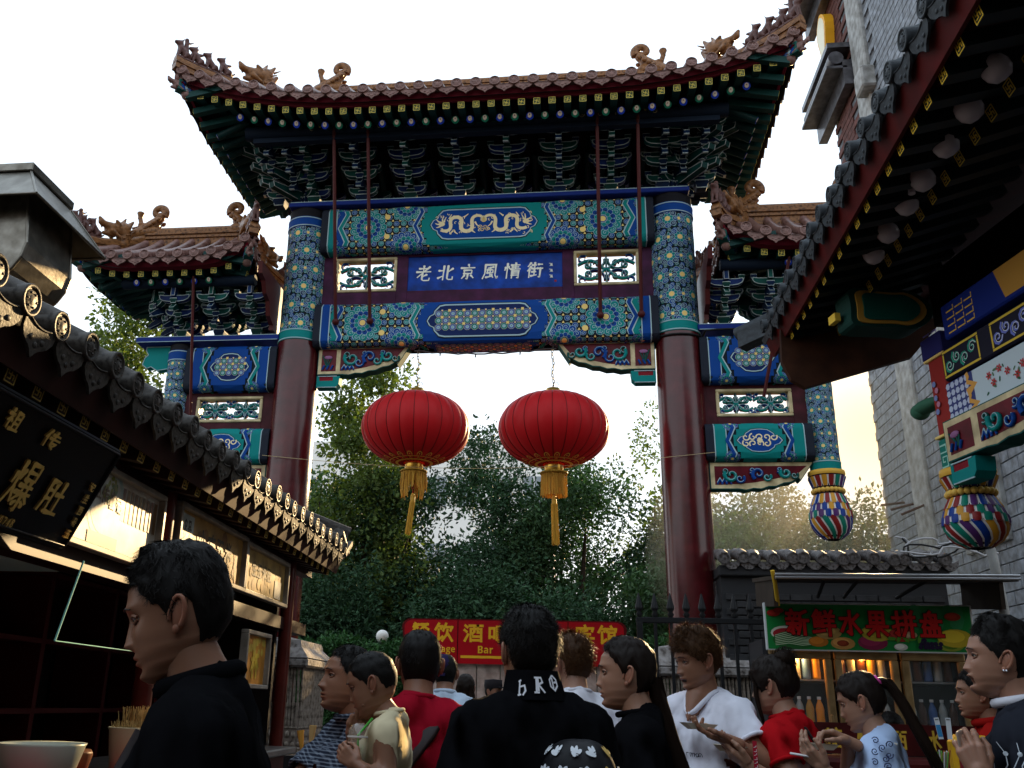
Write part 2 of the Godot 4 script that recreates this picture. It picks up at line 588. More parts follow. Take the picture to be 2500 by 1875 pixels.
# ---- one smooth skin round tapered bones [from, to, radius, radius], by surface nets -----------
# cuts: planes; what lies in front of a plane (within its reach) is left open
func field(b: B, bones: Array, cell: float, blend: float, cuts := [], wrinkle := 0.0, flat := Vector3.ONE) -> void:
	var lo := Vector3(1e9, 1e9, 1e9)
	var hi := -lo
	for q in bones:
		var r := maxf(q[2], q[3]) + blend + cell * 2.0
		for e in 2:
			var p: Vector3 = q[e]
			lo = lo.min(p - Vector3.ONE * r)
			hi = hi.max(p + Vector3.ONE * r)
	var nx := int((hi.x - lo.x) / cell) + 2
	var ny := int((hi.y - lo.y) / cell) + 2
	var nz := int((hi.z - lo.z) / cell) + 2
	var f := PackedFloat32Array()
	f.resize(nx * ny * nz)
	f.fill(9.0)
	for q in bones:
		var a: Vector3 = q[0]
		var d: Vector3 = q[1] - a
		var ra: float = q[2]
		var rb: float = q[3]
		var dd := maxf(d.length_squared(), 1e-9)
		var r := maxf(ra, rb) + blend + cell * 1.5
		var l: Vector3 = (a.min(q[1]) - Vector3.ONE * r - lo) / cell
		var h: Vector3 = (a.max(q[1]) + Vector3.ONE * r - lo) / cell
		var x0 := maxi(0, int(l.x))
		var x1 := mini(nx - 1, int(h.x) + 1)
		var y0 := maxi(0, int(l.y))
		var y1 := mini(ny - 1, int(h.y) + 1)
		var z0 := maxi(0, int(l.z))
		var z1 := mini(nz - 1, int(h.z) + 1)
		for k in range(z0, z1 + 1):
			for j in range(y0, y1 + 1):
				var row := (k * ny + j) * nx
				var p := lo + Vector3(x0, j, k) * cell - a
				for i in range(x0, x1 + 1):
					var t := clampf(p.dot(d) / dd, 0.0, 1.0)
					var s := (p - d * t).length() - lerpf(ra, rb, t)
					var o := f[row + i]
					if s < o + blend:
						var w := maxf(blend - absf(s - o), 0.0)
						f[row + i] = minf(s, o) - w * w * 0.25 / blend
					p.x += cell
	var id := PackedInt32Array()
	id.resize(nx * ny * nz)
	id.fill(-1)
	var base := b.v.size()
	var sy := nx
	var sz := nx * ny
	var V := PackedVector3Array()
	for k in nz - 1:
		for j in ny - 1:
			for i in nx - 1:
				var o := i + j * sy + k * sz
				var a0 := f[o]
				if absf(a0) > cell * 2.0: continue
				var a1 := f[o + 1]
				var a2 := f[o + sy]
				var a3 := f[o + sy + 1]
				var a4 := f[o + sz]
				var a5 := f[o + sz + 1]
				var a6 := f[o + sz + sy]
				var a7 := f[o + sz + sy + 1]
				var neg := int(a0 < 0) + int(a1 < 0) + int(a2 < 0) + int(a3 < 0) + int(a4 < 0) + int(a5 < 0) + int(a6 < 0) + int(a7 < 0)
				if neg == 0 or neg == 8: continue
				var p := Vector3.ZERO
				var m := 0
				if (a0 < 0) != (a1 < 0):
					p += Vector3(a0 / (a0 - a1), 0, 0)
					m += 1
				if (a2 < 0) != (a3 < 0):
					p += Vector3(a2 / (a2 - a3), 1, 0)
					m += 1
				if (a4 < 0) != (a5 < 0):
					p += Vector3(a4 / (a4 - a5), 0, 1)
					m += 1
				if (a6 < 0) != (a7 < 0):
					p += Vector3(a6 / (a6 - a7), 1, 1)
					m += 1
				if (a0 < 0) != (a2 < 0):
					p += Vector3(0, a0 / (a0 - a2), 0)
					m += 1
				if (a1 < 0) != (a3 < 0):
					p += Vector3(1, a1 / (a1 - a3), 0)
					m += 1
				if (a4 < 0) != (a6 < 0):
					p += Vector3(0, a4 / (a4 - a6), 1)
					m += 1
				if (a5 < 0) != (a7 < 0):
					p += Vector3(1, a5 / (a5 - a7), 1)
					m += 1
				if (a0 < 0) != (a4 < 0):
					p += Vector3(0, 0, a0 / (a0 - a4))
					m += 1
				if (a1 < 0) != (a5 < 0):
					p += Vector3(1, 0, a1 / (a1 - a5))
					m += 1
				if (a2 < 0) != (a6 < 0):
					p += Vector3(0, 1, a2 / (a2 - a6))
					m += 1
				if (a3 < 0) != (a7 < 0):
					p += Vector3(1, 1, a3 / (a3 - a7))
					m += 1
				p /= m
				var g := Vector3(a1 - a0 + a3 - a2 + a5 - a4 + a7 - a6, a2 - a0 + a3 - a1 + a6 - a4 + a7 - a5, a4 - a0 + a5 - a1 + a6 - a2 + a7 - a3).normalized()
				var q := lo + (Vector3(i, j, k) + p) * cell
				if wrinkle > 0.0:
					var w := noise.get_noise_3d(q.x * 900.0, q.y * 380.0, q.z * 900.0)
					q += g * w * wrinkle
					g = (g + Vector3(noise.get_noise_3d(q.x * 900.0 + 70.0, q.y * 380.0, q.z * 900.0) - w, noise.get_noise_3d(q.x * 900.0, q.y * 380.0 + 40.0, q.z * 900.0) - w, 0.0) * wrinkle * -45.0).normalized()
				id[o] = b.put(q, g)
				V.append(q)
	for k in range(1, nz - 1):
		for j in range(1, ny - 1):
			for i in range(1, nx - 1):
				var o := i + j * sy + k * sz
				if id[o] < 0: continue
				var s := f[o] < 0
				for ax in 3:
					var st: int = [1, sy, sz][ax]
					if (f[o + st] < 0) == s: continue
					var u: int = [sy, sz, 1][ax]
					var w: int = [sz, 1, sy][ax]
					var q := [id[o], id[o - u], id[o - u - w], id[o - w]]
					if q[1] < 0 or q[2] < 0 or q[3] < 0: continue
					if not cuts.is_empty():
						var ctr: Vector3 = (V[q[0] - base] + V[q[2] - base]) * 0.5
						var out := false
						for c in cuts:
							if c[0].distance_to(ctr) < c[2] and (ctr - c[0]).dot(c[1]) > 0.0: out = true
						if out: continue
					# s: inside at o, so the surface faces +axis; Godot's front faces run clockwise
					if s: b.ix.append_array([q[0], q[2], q[1], q[0], q[3], q[2]])
					else: b.ix.append_array([q[0], q[1], q[2], q[0], q[2], q[3]])


# ================================================================ THE GATE
func beam_path(h: float, d: float, r: float) -> Array:   # [z, y, normal z, normal y, arc length from the middle of the face]
	var p := []
	p.append([-d / 2 + r, -h / 2, 0.0, -1.0])
	for k in 7:
		var a := -PI / 2 + PI / 2 * k / 6
		p.append([d / 2 - r + cos(a) * r, -h / 2 + r + sin(a) * r, cos(a), sin(a)])
	for k in 7:
		var a := PI / 2 * k / 6
		p.append([d / 2 - r + cos(a) * r, h / 2 - r + sin(a) * r, cos(a), sin(a)])
	p.append([-d / 2 + r, h / 2, 0.0, 1.0])
	var s := 0.0
	p[0].append(0.0)
	for k in range(1, p.size()):
		s += Vector2(p[k][0] - p[k - 1][0], p[k][1] - p[k - 1][1]).length()
		p[k].append(s)
	for q in p: q[4] -= s / 2
	return p

func on_beam(path: Array, o: Vector3) -> Callable:
	return func(u: float, v: float, h: float) -> Vector3:
		var k := 1
		while k < path.size() - 1 and path[k][4] < v: k += 1
		var a: Array = path[k - 1]
		var b: Array = path[k]
		var t := clampf((v - a[4]) / maxf(1e-6, b[4] - a[4]), 0.0, 1.0)
		return o + Vector3(u, lerpf(a[1], b[1], t) + lerpf(a[3], b[3], t) * h, lerpf(a[0], b[0], t) + lerpf(a[2], b[2], t) * h)

func beam_body(b: B, o: Vector3, w: float, path: Array, h: float) -> void:
	var P := PackedVector3Array()
	var full := path.duplicate()
	for k in range(path.size() - 1, -1, -1): full.append([-path[k][0], path[k][1]])
	for x in [-w / 2, w / 2]:
		for q in full: P.append(o + Vector3(x, q[1], q[0]))
	var m := full.size()
	for k in m:
		var j := (k + 1) % m
		b.quad(P[k], P[k + m], P[j + m], P[j])
	for s in 2:
		for k in range(1, m - 1):
			if s == 0: b.tri(P[0], P[k], P[k + 1])
			else: b.tri(P[m], P[m + k + 1], P[m + k])

func flower(p: Paint, o: Vector2, R: float, ca: Color, cb: Color) -> void:
	var l := 0.0
	p.disc(o, R * 0.98, INK, 0.0002, 20)
	for ring in 3:
		var n: int = [13, 12, 9][ring]
		var rr: float = R * [0.79, 0.53, 0.33][ring]
		var pr: float = R * [0.205, 0.145, 0.12][ring]
		var cc: Color = [ca, cb, ca][ring]
		for k in n:
			var a: float = TAU * (k + 0.5 * ring) / n
			var q: Vector2 = o + Vector2.from_angle(a) * rr
			var up := 0.0008 + ring * 0.0022 + (k % 3) * 0.0004
			p.disc(q, pr * 1.07, WHITE, up, 9)
			p.disc(q, pr * 0.97, cc, up + 0.0002, 9)
			if ring == 0: p.curl(q, pr * 0.6, a + 2.0, R * 0.03, WHITE, up + 0.0004, 1.0 if k % 2 == 0 else -1.0, 1.1)
			elif ring == 1: p.disc(q - Vector2.from_angle(a) * pr * 0.3, pr * 0.42, INK.lerp(cc, 0.4), up + 0.0003, 7)
	p.disc(o, R * 0.24, WHITE, 0.0078, 12)
	p.disc(o, R * 0.21, cb, 0.0080, 12)
	p.disc(o, R * 0.16, GOLD, 0.0084, 12)

func leafy_gaps(p: Paint, x0: float, x1: float, h: float, ca: Color, cb: Color, seed_: int) -> void:   # curls and gold fillets between flowers
	rng.seed = seed_
	var nx := int((x1 - x0) / 0.085)
	var ny := int(h / 0.085)
	for i in nx:
		for j in ny:
			var q := Vector2(x0 + (i + 0.5) * (x1 - x0) / nx, -h / 2 + (j + 0.5) * h / ny)
			var cc := ca if (i + j) % 2 == 0 else cb
			p.disc(q, 0.034, WHITE, 0.0001, 9)
			p.disc(q, 0.0305, cc, 0.00035, 9)
			p.curl(q, 0.019, i * 1.3 + j * 2.1, 0.0045, WHITE, 0.0006)
			var g := q + Vector2(0.042, 0.042)
			p.fan(PackedVector2Array([g + Vector2(-0.016, -0.012), g + Vector2(0.016, -0.012), g + Vector2(0, 0.016)]), GOLD, 0.0001)

# the zigzag bands that close a field of the pattern; dir +1 points right
func zigzag(p: Paint, x: float, h: float, dir: float, bands: Array) -> void:
	var off := 0.0
	var k := 0
	for bd in bands:
		var w: float = bd[0]
		var L := []
		for q in [[-0.62, -0.14], [-0.3, -0.055], [-0.24, -0.07], [0.0, 0.0], [0.24, -0.07], [0.3, -0.055], [0.62, -0.14]]:
			L.append(Vector2(x + dir * (off + (q[1] + 0.06) * h * 1.6), q[0] * h))
		for i in L.size() - 1:
			var a: Vector2 = L[i]
			var b: Vector2 = L[i + 1]
			var s := Vector2(dir * w, 0)
			var up := 0.0088 + 0.0001 * k
			if dir > 0: p.fan(PackedVector2Array([a, a + s, b + s, b]), bd[1], up)
			else: p.fan(PackedVector2Array([a + s, a, b, b + s]), bd[1], up)
		p.line(PackedVector2Array(L), 0.011, WHITE, 0.0096)
		off += w
		k += 1

func cartouche(hw: float, hh: float) -> PackedVector2Array:   # the lobed panel in the middle of a beam
	var q := [Vector2(hw, 0), Vector2(hw - 0.03, 0.3 * hh), Vector2(hw - 0.075, 0.42 * hh), Vector2(hw - 0.085, 0.62 * hh), Vector2(hw - 0.14, 0.94 * hh), Vector2(hw - 0.2, hh)]
	var pts := PackedVector2Array(q)
	for k in range(q.size() - 1, 0, -1): pts.append(Vector2(-q[k].x, q[k].y))
	for k in q.size(): pts.append(Vector2(-q[k].x, -q[k].y))
	for k in range(q.size() - 1, 0, -1): pts.append(Vector2(q[k].x, -q[k].y))
	pts = pts.slice(0, pts.size())
	return pts

func scaled(pts: PackedVector2Array, s: Vector2, o: Vector2) -> PackedVector2Array:
	var out := PackedVector2Array()
	for q in pts: out.append(q * s + o)
	return out

func brocade(p: Paint, o: Vector2, hw: float, hh: float, pitch: float, lift: float) -> void:   # octagons with stars, gold squares between
	var nx := int(hw / pitch) + 1
	var ny := int(hh / pitch) + 1
	for i in range(-nx, nx + 1):
		for j in range(-ny, ny + 1):
			var q := Vector2(i, j) * pitch
			if absf(q.x) > hw * 0.93 or absf(q.y) > hh * 0.95: continue
			if absf(q.x) > hw - 0.1 and absf(q.y) > hh * 0.7: continue
			var cc := Color(0.008, 0.17, 0.15) if (i + j) % 2 == 0 else Color(0.07, 0.1, 0.3)
			p.disc(o + q, pitch * 0.5, Color(0.5, 0.5, 0.3), lift, 8, 1.0, PI / 8)
			p.disc(o + q, pitch * 0.46, cc, lift + 0.0003, 8, 1.0, PI / 8)
			for a in 4:
				var d := Vector2.from_angle(a * PI / 4) * pitch * 0.27
				p.line(PackedVector2Array([o + q - d, o + q + d]), pitch * 0.08, Color(0.4, 0.6, 0.62), lift + 0.0006 + a * 0.0001)
			p.disc(o + q, pitch * 0.07, INK, lift + 0.0012, 6)
			var g := q + Vector2(0.5, 0.5) * pitch
			if absf(g.x) < hw * 0.92 and absf(g.y) < hh * 0.92:
				p.disc(o + g, pitch * 0.26, GOLD if (i + j) % 2 == 0 else BLUE, lift + 0.0005, 4, 1.0, PI / 4)
				if (i + j) % 2 != 0: p.disc(o + g, pitch * 0.13, GOLD, lift + 0.0008, 8)

func dragon(p: Paint, o: Vector2, s: float, face: float, lift: float) -> void:   # a gilt dragon of three coils; face +1 looks right
	var m := func(x: float, y: float) -> Vector2: return o + Vector2(x * face, y) * s
	var body := PackedVector2Array()
	for k in 65:
		var t := k / 64.0
		var th := t * TAU * 1.75 + 0.6
		body.append(m.call(-1.05 + 1.9 * t - 0.11 * sin(2.0 * th), 0.45 * sin(th) * (1.0 - 0.2 * t)))
	p.line(body.slice(0, 24), 0.026 * s / 0.2, CREAM, lift, 0.042 * s / 0.2)
	p.line(body.slice(23), 0.042 * s / 0.2, CREAM, lift, 0.032 * s / 0.2)
	var hd: Vector2 = m.call(0.92, 0.02)
	p.disc(hd, 0.17 * s, CREAM, lift + 0.0003, 9, 0.75)
	for q in [[0.92, 0.1, 1.2, 0.3], [0.98, 0.02, 1.25, 0.08], [0.95, -0.08, 1.2, -0.16], [0.8, 0.12, 0.7, 0.42], [0.86, 0.12, 0.86, 0.46], [-1.05, 0.2, -1.22, 0.42], [-1.05, 0.2, -1.28, 0.16], [-0.6, -0.3, -0.78, -0.52], [-0.2, 0.38, -0.42, 0.56], [0.3, -0.32, 0.1, -0.56], [0.3, -0.32, 0.5, -0.56], [0.55, 0.3, 0.42, 0.56], [-0.75, 0.1, -1.0, -0.2], [-0.1, -0.1, 0.08, 0.08]]:
		p.line(PackedVector2Array([m.call(q[0], q[1]), m.call((q[0] + q[2]) / 2 + 0.03, (q[1] + q[3]) / 2 - 0.03), m.call(q[2], q[3])]), 0.1 * s, CREAM, lift + 0.0002, 0.03 * s)
	for k in 26:
		var q := Vector2(rng.randf_range(-1.15, 1.2), rng.randf_range(-0.62, 0.62))
		p.curl(m.call(q.x, q.y), 0.09 * s, q.x * 5.0, 0.035 * s, CREAM, lift + 0.0001, 1.0, 0.6)

# a painted tie beam: kind 0 has dragons, 1 brocade, 2 the short side beam with an octagon, 3 the short one with a gilt scroll
func tie_beam(gate: Node3D, x0: float, x1: float, y0: float, y1: float, depth: float, kind: int, alt: bool) -> void:
	var w := x1 - x0
	var h := y1 - y0
	var o := Vector3((x0 + x1) / 2, (y0 + y1) / 2, 0)
	var path := beam_path(h, depth, 0.075)
	var b := B.new()
	b.col = Color(0.006, 0.012, 0.02)
	beam_body(b, o, w, path, h)
	var be := part("tie_beam", b, mat("beam_paint", Color.WHITE, 0.55, 0.6), gate)
	var p := Paint.new(on_beam(path, o))
	p.coat = 0.0015
	var A := BLUE if alt else TEAL
	var C := TEAL if alt else BLUE
	var s0: float = -path[0][4]
	var H := h + 0.18
	if kind < 2:
		leafy_gaps(p, -w / 2 + 0.18, w / 2 - 0.18, H + 0.1, TEAL, BLUE, 5)
		for s in [-1.0, 1.0]:
			flower(p, Vector2(s * 1.38, 0), 0.225, TEAL, C if not alt else BLUE)
			flower(p, Vector2(s * 0.92, -0.265), 0.2, BLUE, TEAL)
			flower(p, Vector2(s * 0.92, 0.265), 0.2, TEAL, BLUE)
			for q in [0.13, -0.13]: p.disc(Vector2(s * 1.15, q), 0.035, GOLD, 0.009, 10)
			flower(p, Vector2(s * 1.78, -0.29), 0.13, BLUE, TEAL)
			flower(p, Vector2(s * 1.78, 0.29), 0.13, BLUE, TEAL)
			zigzag(p, s * 1.62, H, s, [[0.055, A], [0.07, C]])
			zigzag(p, s * 0.72, H, s, [[0.05, C], [0.002, A]])
			var e: float = s * w / 2
			# end bands
			p.rect(minf(e - s * 0.09, e - s * 0.19), -s0, maxf(e - s * 0.09, e - s * 0.19), s0, A, 0.0098, 16)
			for q in [0.09, 0.19]: p.rect(e - s * q - 0.006, -s0, e - s * q + 0.006, s0, WHITE, 0.0104, 16)
			p.rect(minf(e, e - s * 0.084), -s0, maxf(e, e - s * 0.084), s0, Color(0.012, 0.018, 0.028), 0.0098, 16)
		# the middle field
		for k in 14:
			var v0 := lerpf(-s0, s0, k / 14.0)
			var v1 := lerpf(-s0, s0, (k + 1) / 14.0)
			var e0: float = 0.755 - absf((v0 + v1) / 2) / H * 0.3
			p.fan(PackedVector2Array([Vector2(-e0, v0), Vector2(e0, v0), Vector2(e0, v1), Vector2(-e0, v1)]), A, 0.0080)
		var ct := cartouche(0.62, 0.185)
		p.fan(scaled(ct, Vector2(1.035, 1.13), Vector2.ZERO), INK, 0.0099)
		p.fan(scaled(ct, Vector2(1.02, 1.08), Vector2.ZERO), WHITE, 0.0101)
		p.fan(scaled(ct, Vector2(1.0, 1.0), Vector2.ZERO), BLUE if kind == 0 else DBLUE, 0.0104)
		if kind == 0:
			rng.seed = 4
			dragon(p, Vector2(-0.28, 0.0), 0.235, -1.0, 0.0112)
			dragon(p, Vector2(0.28, 0.0), 0.235, 1.0, 0.0112)
			p.disc(Vector2(0, 0.05), 0.036, GOLD, 0.0112, 12)
			for k in 4: p.curl(Vector2(0.03 * (k - 1.5), -0.05 - 0.03 * (k % 2)), 0.03, k * 2.0, 0.008, GOLD, 0.0112)
		else:
			brocade(p, Vector2.ZERO, 0.6, 0.165, 0.083, 0.0108)
			brocade(p, Vector2(0, -0.4), 0.62, 0.1, 0.083, 0.0108)
	else:
		var cx := 0.0
		for s in [-1.0, 1.0]:
			var e: float = s * w / 2
			p.rect(minf(e, e - s * 0.09), -s0, maxf(e, e - s * 0.09), s0, Color(0.012, 0.018, 0.028), 0.002, 16)
			p.rect(minf(e - s * 0.09, e - s * 0.21), -s0, maxf(e - s * 0.09, e - s * 0.21), s0, A, 0.002, 16)
			for q in [0.09, 0.21]: p.rect(e - s * q - 0.005, -s0, e - s * q + 0.005, s0, WHITE, 0.0026, 16)
			for v in [-0.24, 0.24]:
				flower(p, Vector2(s * (w / 2 - 0.26), v * h / 0.5), 0.085, BLUE, TEAL)
			zigzag(p, s * 0.25, H, s, [[0.045, C]])
		for k in 14:
			var v0 := lerpf(-s0, s0, k / 14.0)
			var v1 := lerpf(-s0, s0, (k + 1) / 14.0)
			var e0: float = 0.28 - absf((v0 + v1) / 2) / H * 0.3
			p.fan(PackedVector2Array([Vector2(-e0, v0), Vector2(e0, v0), Vector2(e0, v1), Vector2(-e0, v1)]), A, 0.0080)
		var sy := h / 0.53
		var ct := scaled(cartouche(0.22, 0.155), Vector2(1, sy), Vector2.ZERO)
		p.fan(scaled(ct, Vector2(1.1, 1.12), Vector2.ZERO), INK, 0.0098)
		p.fan(scaled(ct, Vector2(1.06, 1.07), Vector2.ZERO), WHITE, 0.01)
		p.fan(ct, DBLUE if kind == 2 else BLUE, 0.0102)
		if kind == 2: brocade(p, Vector2.ZERO, 0.21, 0.15 * sy, 0.073, 0.0106)
		else:
			for k in 9: p.curl(Vector2(-0.14 + 0.07 * (k % 5), (0.045 if k < 5 else -0.045) * sy), 0.04, k * 1.7, 0.014, CREAM, 0.0106 + 0.0001 * k, 1.0 if k % 2 else -1.0, 1.0)
			p.disc(Vector2(0, 0), 0.03, CREAM, 0.0118, 8)
	part("painted_pattern", p.b, mat("pattern_paint", Color.WHITE, 0.5), be)

func column_paint(p: Paint, r: float, y0: float, y1: float, rows: int) -> void:
	var n := 6
	var half := PI * r
	rows = int((y1 - y0) / (r * 0.86))
	for k in 40: p.rect(-half + half * k / 20.0, y0, -half + half * (k + 1) / 20.0, y1, INK, 0.0, 1)
	for i in int(half * 2.0 / 0.062):
		for j in int((y1 - y0) / 0.062):
			var q := Vector2(-half + (i + 0.5) * 0.062, y0 + (j + 0.5) * 0.062)
			p.disc(q, 0.029, [BLUE, DTEAL][(i + j) % 2], 0.0003, 7)
			p.curl(q, 0.02, i * 1.7 + j, 0.005, WHITE, 0.0006)
	for a in n:
		for k in rows:
			var q := Vector2(-half + (a + (0.5 if k % 2 else 0.0) + 0.25) * TAU * r / n, y0 + (k + 0.5) * (y1 - y0) / rows)
			if absf(q.x) > half * 0.98: continue
			var R := r * 0.46
			for j in 8:
				var c := q + Vector2.from_angle(TAU * j / 8) * R * 0.8
				p.disc(c, R * 0.31, WHITE, 0.0012 + (j % 2) * 0.0004, 8)
				p.disc(c, R * 0.27, BLUE if (k + j) % 2 else DBLUE, 0.0014 + (j % 2) * 0.0004, 8)
				p.curl(c, R * 0.17, j * 0.8, R * 0.05, WHITE, 0.0021)
			for j in 8:
				var c := q + Vector2.from_angle(TAU * (j + 0.5) / 8) * R * 0.42
				p.disc(c, R * 0.19, WHITE, 0.0024 + (j % 2) * 0.0003, 7)
				p.disc(c, R * 0.165, TEAL, 0.0026 + (j % 2) * 0.0003, 7)
			p.disc(q, R * 0.3, WHITE, 0.0034, 10)
			p.disc(q, R * 0.27, GOLD, 0.0038, 10)
			# leaf crosses between
			var g := q + Vector2(PI * r / n, 0)
			for j in 4:
				var d := Vector2.from_angle(TAU * j / 4) * R * 0.34
				p.disc(g + d, R * 0.26, WHITE, 0.0012 + (j % 2) * 0.0003, 6, 0.5, TAU * j / 4)
				p.disc(g + d, R * 0.2, DTEAL.lerp(TEAL, 0.6), 0.0014 + (j % 2) * 0.0003, 6, 0.5, TAU * j / 4)
			p.disc(g, R * 0.17, GOLD, 0.0022, 8)

func round_column(gate: Node3D, x: float, r: float, y0: float, paint0: float, band_top: float, top: float, rows: int, called := "column") -> MeshInstance3D:
	var b := B.new()
	b.lathe([[0.0, y0], [r, y0], [r, y0 + (paint0 - y0) * 0.25], [r, y0 + (paint0 - y0) * 0.5], [r * 0.99, y0 + (paint0 - y0) * 0.8], [r * 0.985, paint0]], 40, Vector3(x, 0, 0))
	var m := mat("column_lacquer", Color(0.11, 0.009, 0.012), 0.24, 0.6, 0.0, 0.04, 0.5)
	m.metallic_specular = 0.5
	var col := part(called, b, m, gate)
	var up := B.new()
	up.col = Color(0.008, 0.01, 0.014)
	up.lathe([[r * 0.97, paint0], [r * 0.97, top], [0.0, top + 0.002]], 40, Vector3(x, 0, 0))
	part("painted_shaft", up, mat("beam_paint", Color.WHITE), col)
	var rr := r * 0.972
	var p := Paint.new(func(u: float, v: float, h: float) -> Vector3: return Vector3(x + sin(u / rr) * (rr + h), v, cos(u / rr) * (rr + h)))
	p.coat = 0.0012
	column_paint(p, rr, paint0 + 0.02, band_top, rows)
	part("painted_pattern", p.b, mat("pattern_paint", Color.WHITE), col)
	var bands := [[paint0 - 0.06, paint0 + 0.07, TEAL], [band_top - 0.03, band_top + 0.1, BLUE]]
	for q in bands:
		var bd := B.new()
		bd.col = q[2]
		bd.lathe([[r * 0.97, q[0]], [r + 0.004, q[0]], [r + 0.004, q[1]], [r * 0.97, q[1]]], 40, Vector3(x, 0, 0))
		bd.col = WHITE
		for y in [q[0] + 0.006, q[1] - 0.018]:
			bd.lathe([[r + 0.003, y], [r + 0.007, y], [r + 0.007, y + 0.011], [r + 0.003, y + 0.011]], 40, Vector3(x, 0, 0))
		part("painted_band", bd, mat("pattern_paint", Color.WHITE), col)
	return col

# scrollwork cut through a framed opening
func openwork(parent: Node, x0: float, x1: float, y0: float, y1: float, style: int) -> void:
	var f := B.new()
	f.col = CREAM
	var t := 0.035
	for q in [[(x0 + x1) / 2, y0 + t / 2, x1 - x0, t], [(x0 + x1) / 2, y1 - t / 2, x1 - x0, t], [x0 + t / 2, (y0 + y1) / 2, t, y1 - y0 - 2 * t], [x1 - t / 2, (y0 + y1) / 2, t, y1 - y0 - 2 * t]]:
		f.box(Vector3(q[0], q[1], 0.0), Vector3(q[2], q[3], 0.13), Basis(), 0.008)
	var fr := part("openwork_frame", f, mat("gilding", Color.WHITE, 0.4, 0.5), parent)
	var s := B.new()
	var o := Vector2((x0 + x1) / 2, (y0 + y1) / 2)
	var hw := (x1 - x0) / 2 - t
	var hh := (y1 - y0) / 2 - t
	var lines := []
	var n := 1 if style == 0 else 2
	for rep in n:
		var cx := 0.0 if n == 1 else (rep - 0.5) * hw
		var k := hw / n
		for sx in [-1.0, 1.0]:
			for sy in [-1.0, 1.0]:
				var a := PackedVector2Array()
				for i in 15:   # the great S from the middle out to a curl
					var q := i / 14.0
					var ang := -0.3 + q * 4.6
					var rad := lerpf(0.42, 0.1, clampf(q * 1.1, 0, 1))
					a.append(Vector2(cx + sx * (k * 0.46 + cos(ang + PI) * rad * k), sy * (hh * 0.5 + sin(ang + PI) * rad * k * 0.9)).clamp(Vector2(-hw, -hh), Vector2(hw, hh)))
				lines.append([a, 0.034, DTEAL if sy > 0 else DBLUE])
				var d := PackedVector2Array()
				for i in 11:
					var q := i / 10.0
					d.append(Vector2(cx + sx * k * (0.06 + 0.9 * q), sy * hh * (0.92 * sin(q * 2.2) * (1.0 - 0.55 * q) + 0.02)))
				lines.append([d, 0.036, TEAL])
				var e := PackedVector2Array()
				for i in 12:
					var q := i / 11.0
					var ang := 2.4 - q * 5.5
					e.append(Vector2(cx + sx * (k * 0.8 + cos(ang) * k * 0.17 * (1.0 - 0.6 * q)), sy * (hh * 0.7 + sin(ang) * k * 0.17 * (1.0 - 0.6 * q))))
				lines.append([e, 0.03, BLUE])
				for w in 2:
					var g := PackedVector2Array()
					for i in 11:
						var q := i / 10.0
						var ang := w * 2.5 + q * 6.5
						g.append(Vector2(cx + sx * (k * (0.3 + 0.34 * w) + cos(ang) * k * 0.13 * (1.0 - 0.75 * q)), sy * (hh * (0.42 - 0.12 * w) + sin(ang) * k * 0.13 * (1.0 - 0.75 * q))))
					lines.append([g, 0.026, [DTEAL, TEAL][w]])
		lines.append([PackedVector2Array([Vector2(cx, -hh), Vector2(cx, hh)]), 0.03, DTEAL])
		lines.append([PackedVector2Array([Vector2(cx - k * 0.13, 0), Vector2(cx + k * 0.13, 0)]), 0.05, TEAL])
	for L in lines:
		var pts: PackedVector2Array = L[0]
		var path := PackedVector3Array()
		for q in pts: path.append(Vector3(o.x + q.x, o.y + q.y, 0.0))
		s.col = L[2]
		s.tube(path, L[1] * 0.5, L[1] * 0.42, 6)
		s.col = Color(0.35, 0.03, 0.02)
		var back := PackedVector3Array()
		for q in path: back.append(q - Vector3(0, 0, 0.03))
		s.tube(back, L[1] * 0.42, L[1] * 0.36, 5)
		s.col = WHITE
		var hi := PackedVector3Array()
		for q in path: hi.append(q + Vector3(0, L[1] * 0.3, L[1] * 0.44))
		s.tube(hi, 0.004, 0.003, 4)
	part("scrollwork", s, mat("pattern_paint", Color.WHITE), fr)

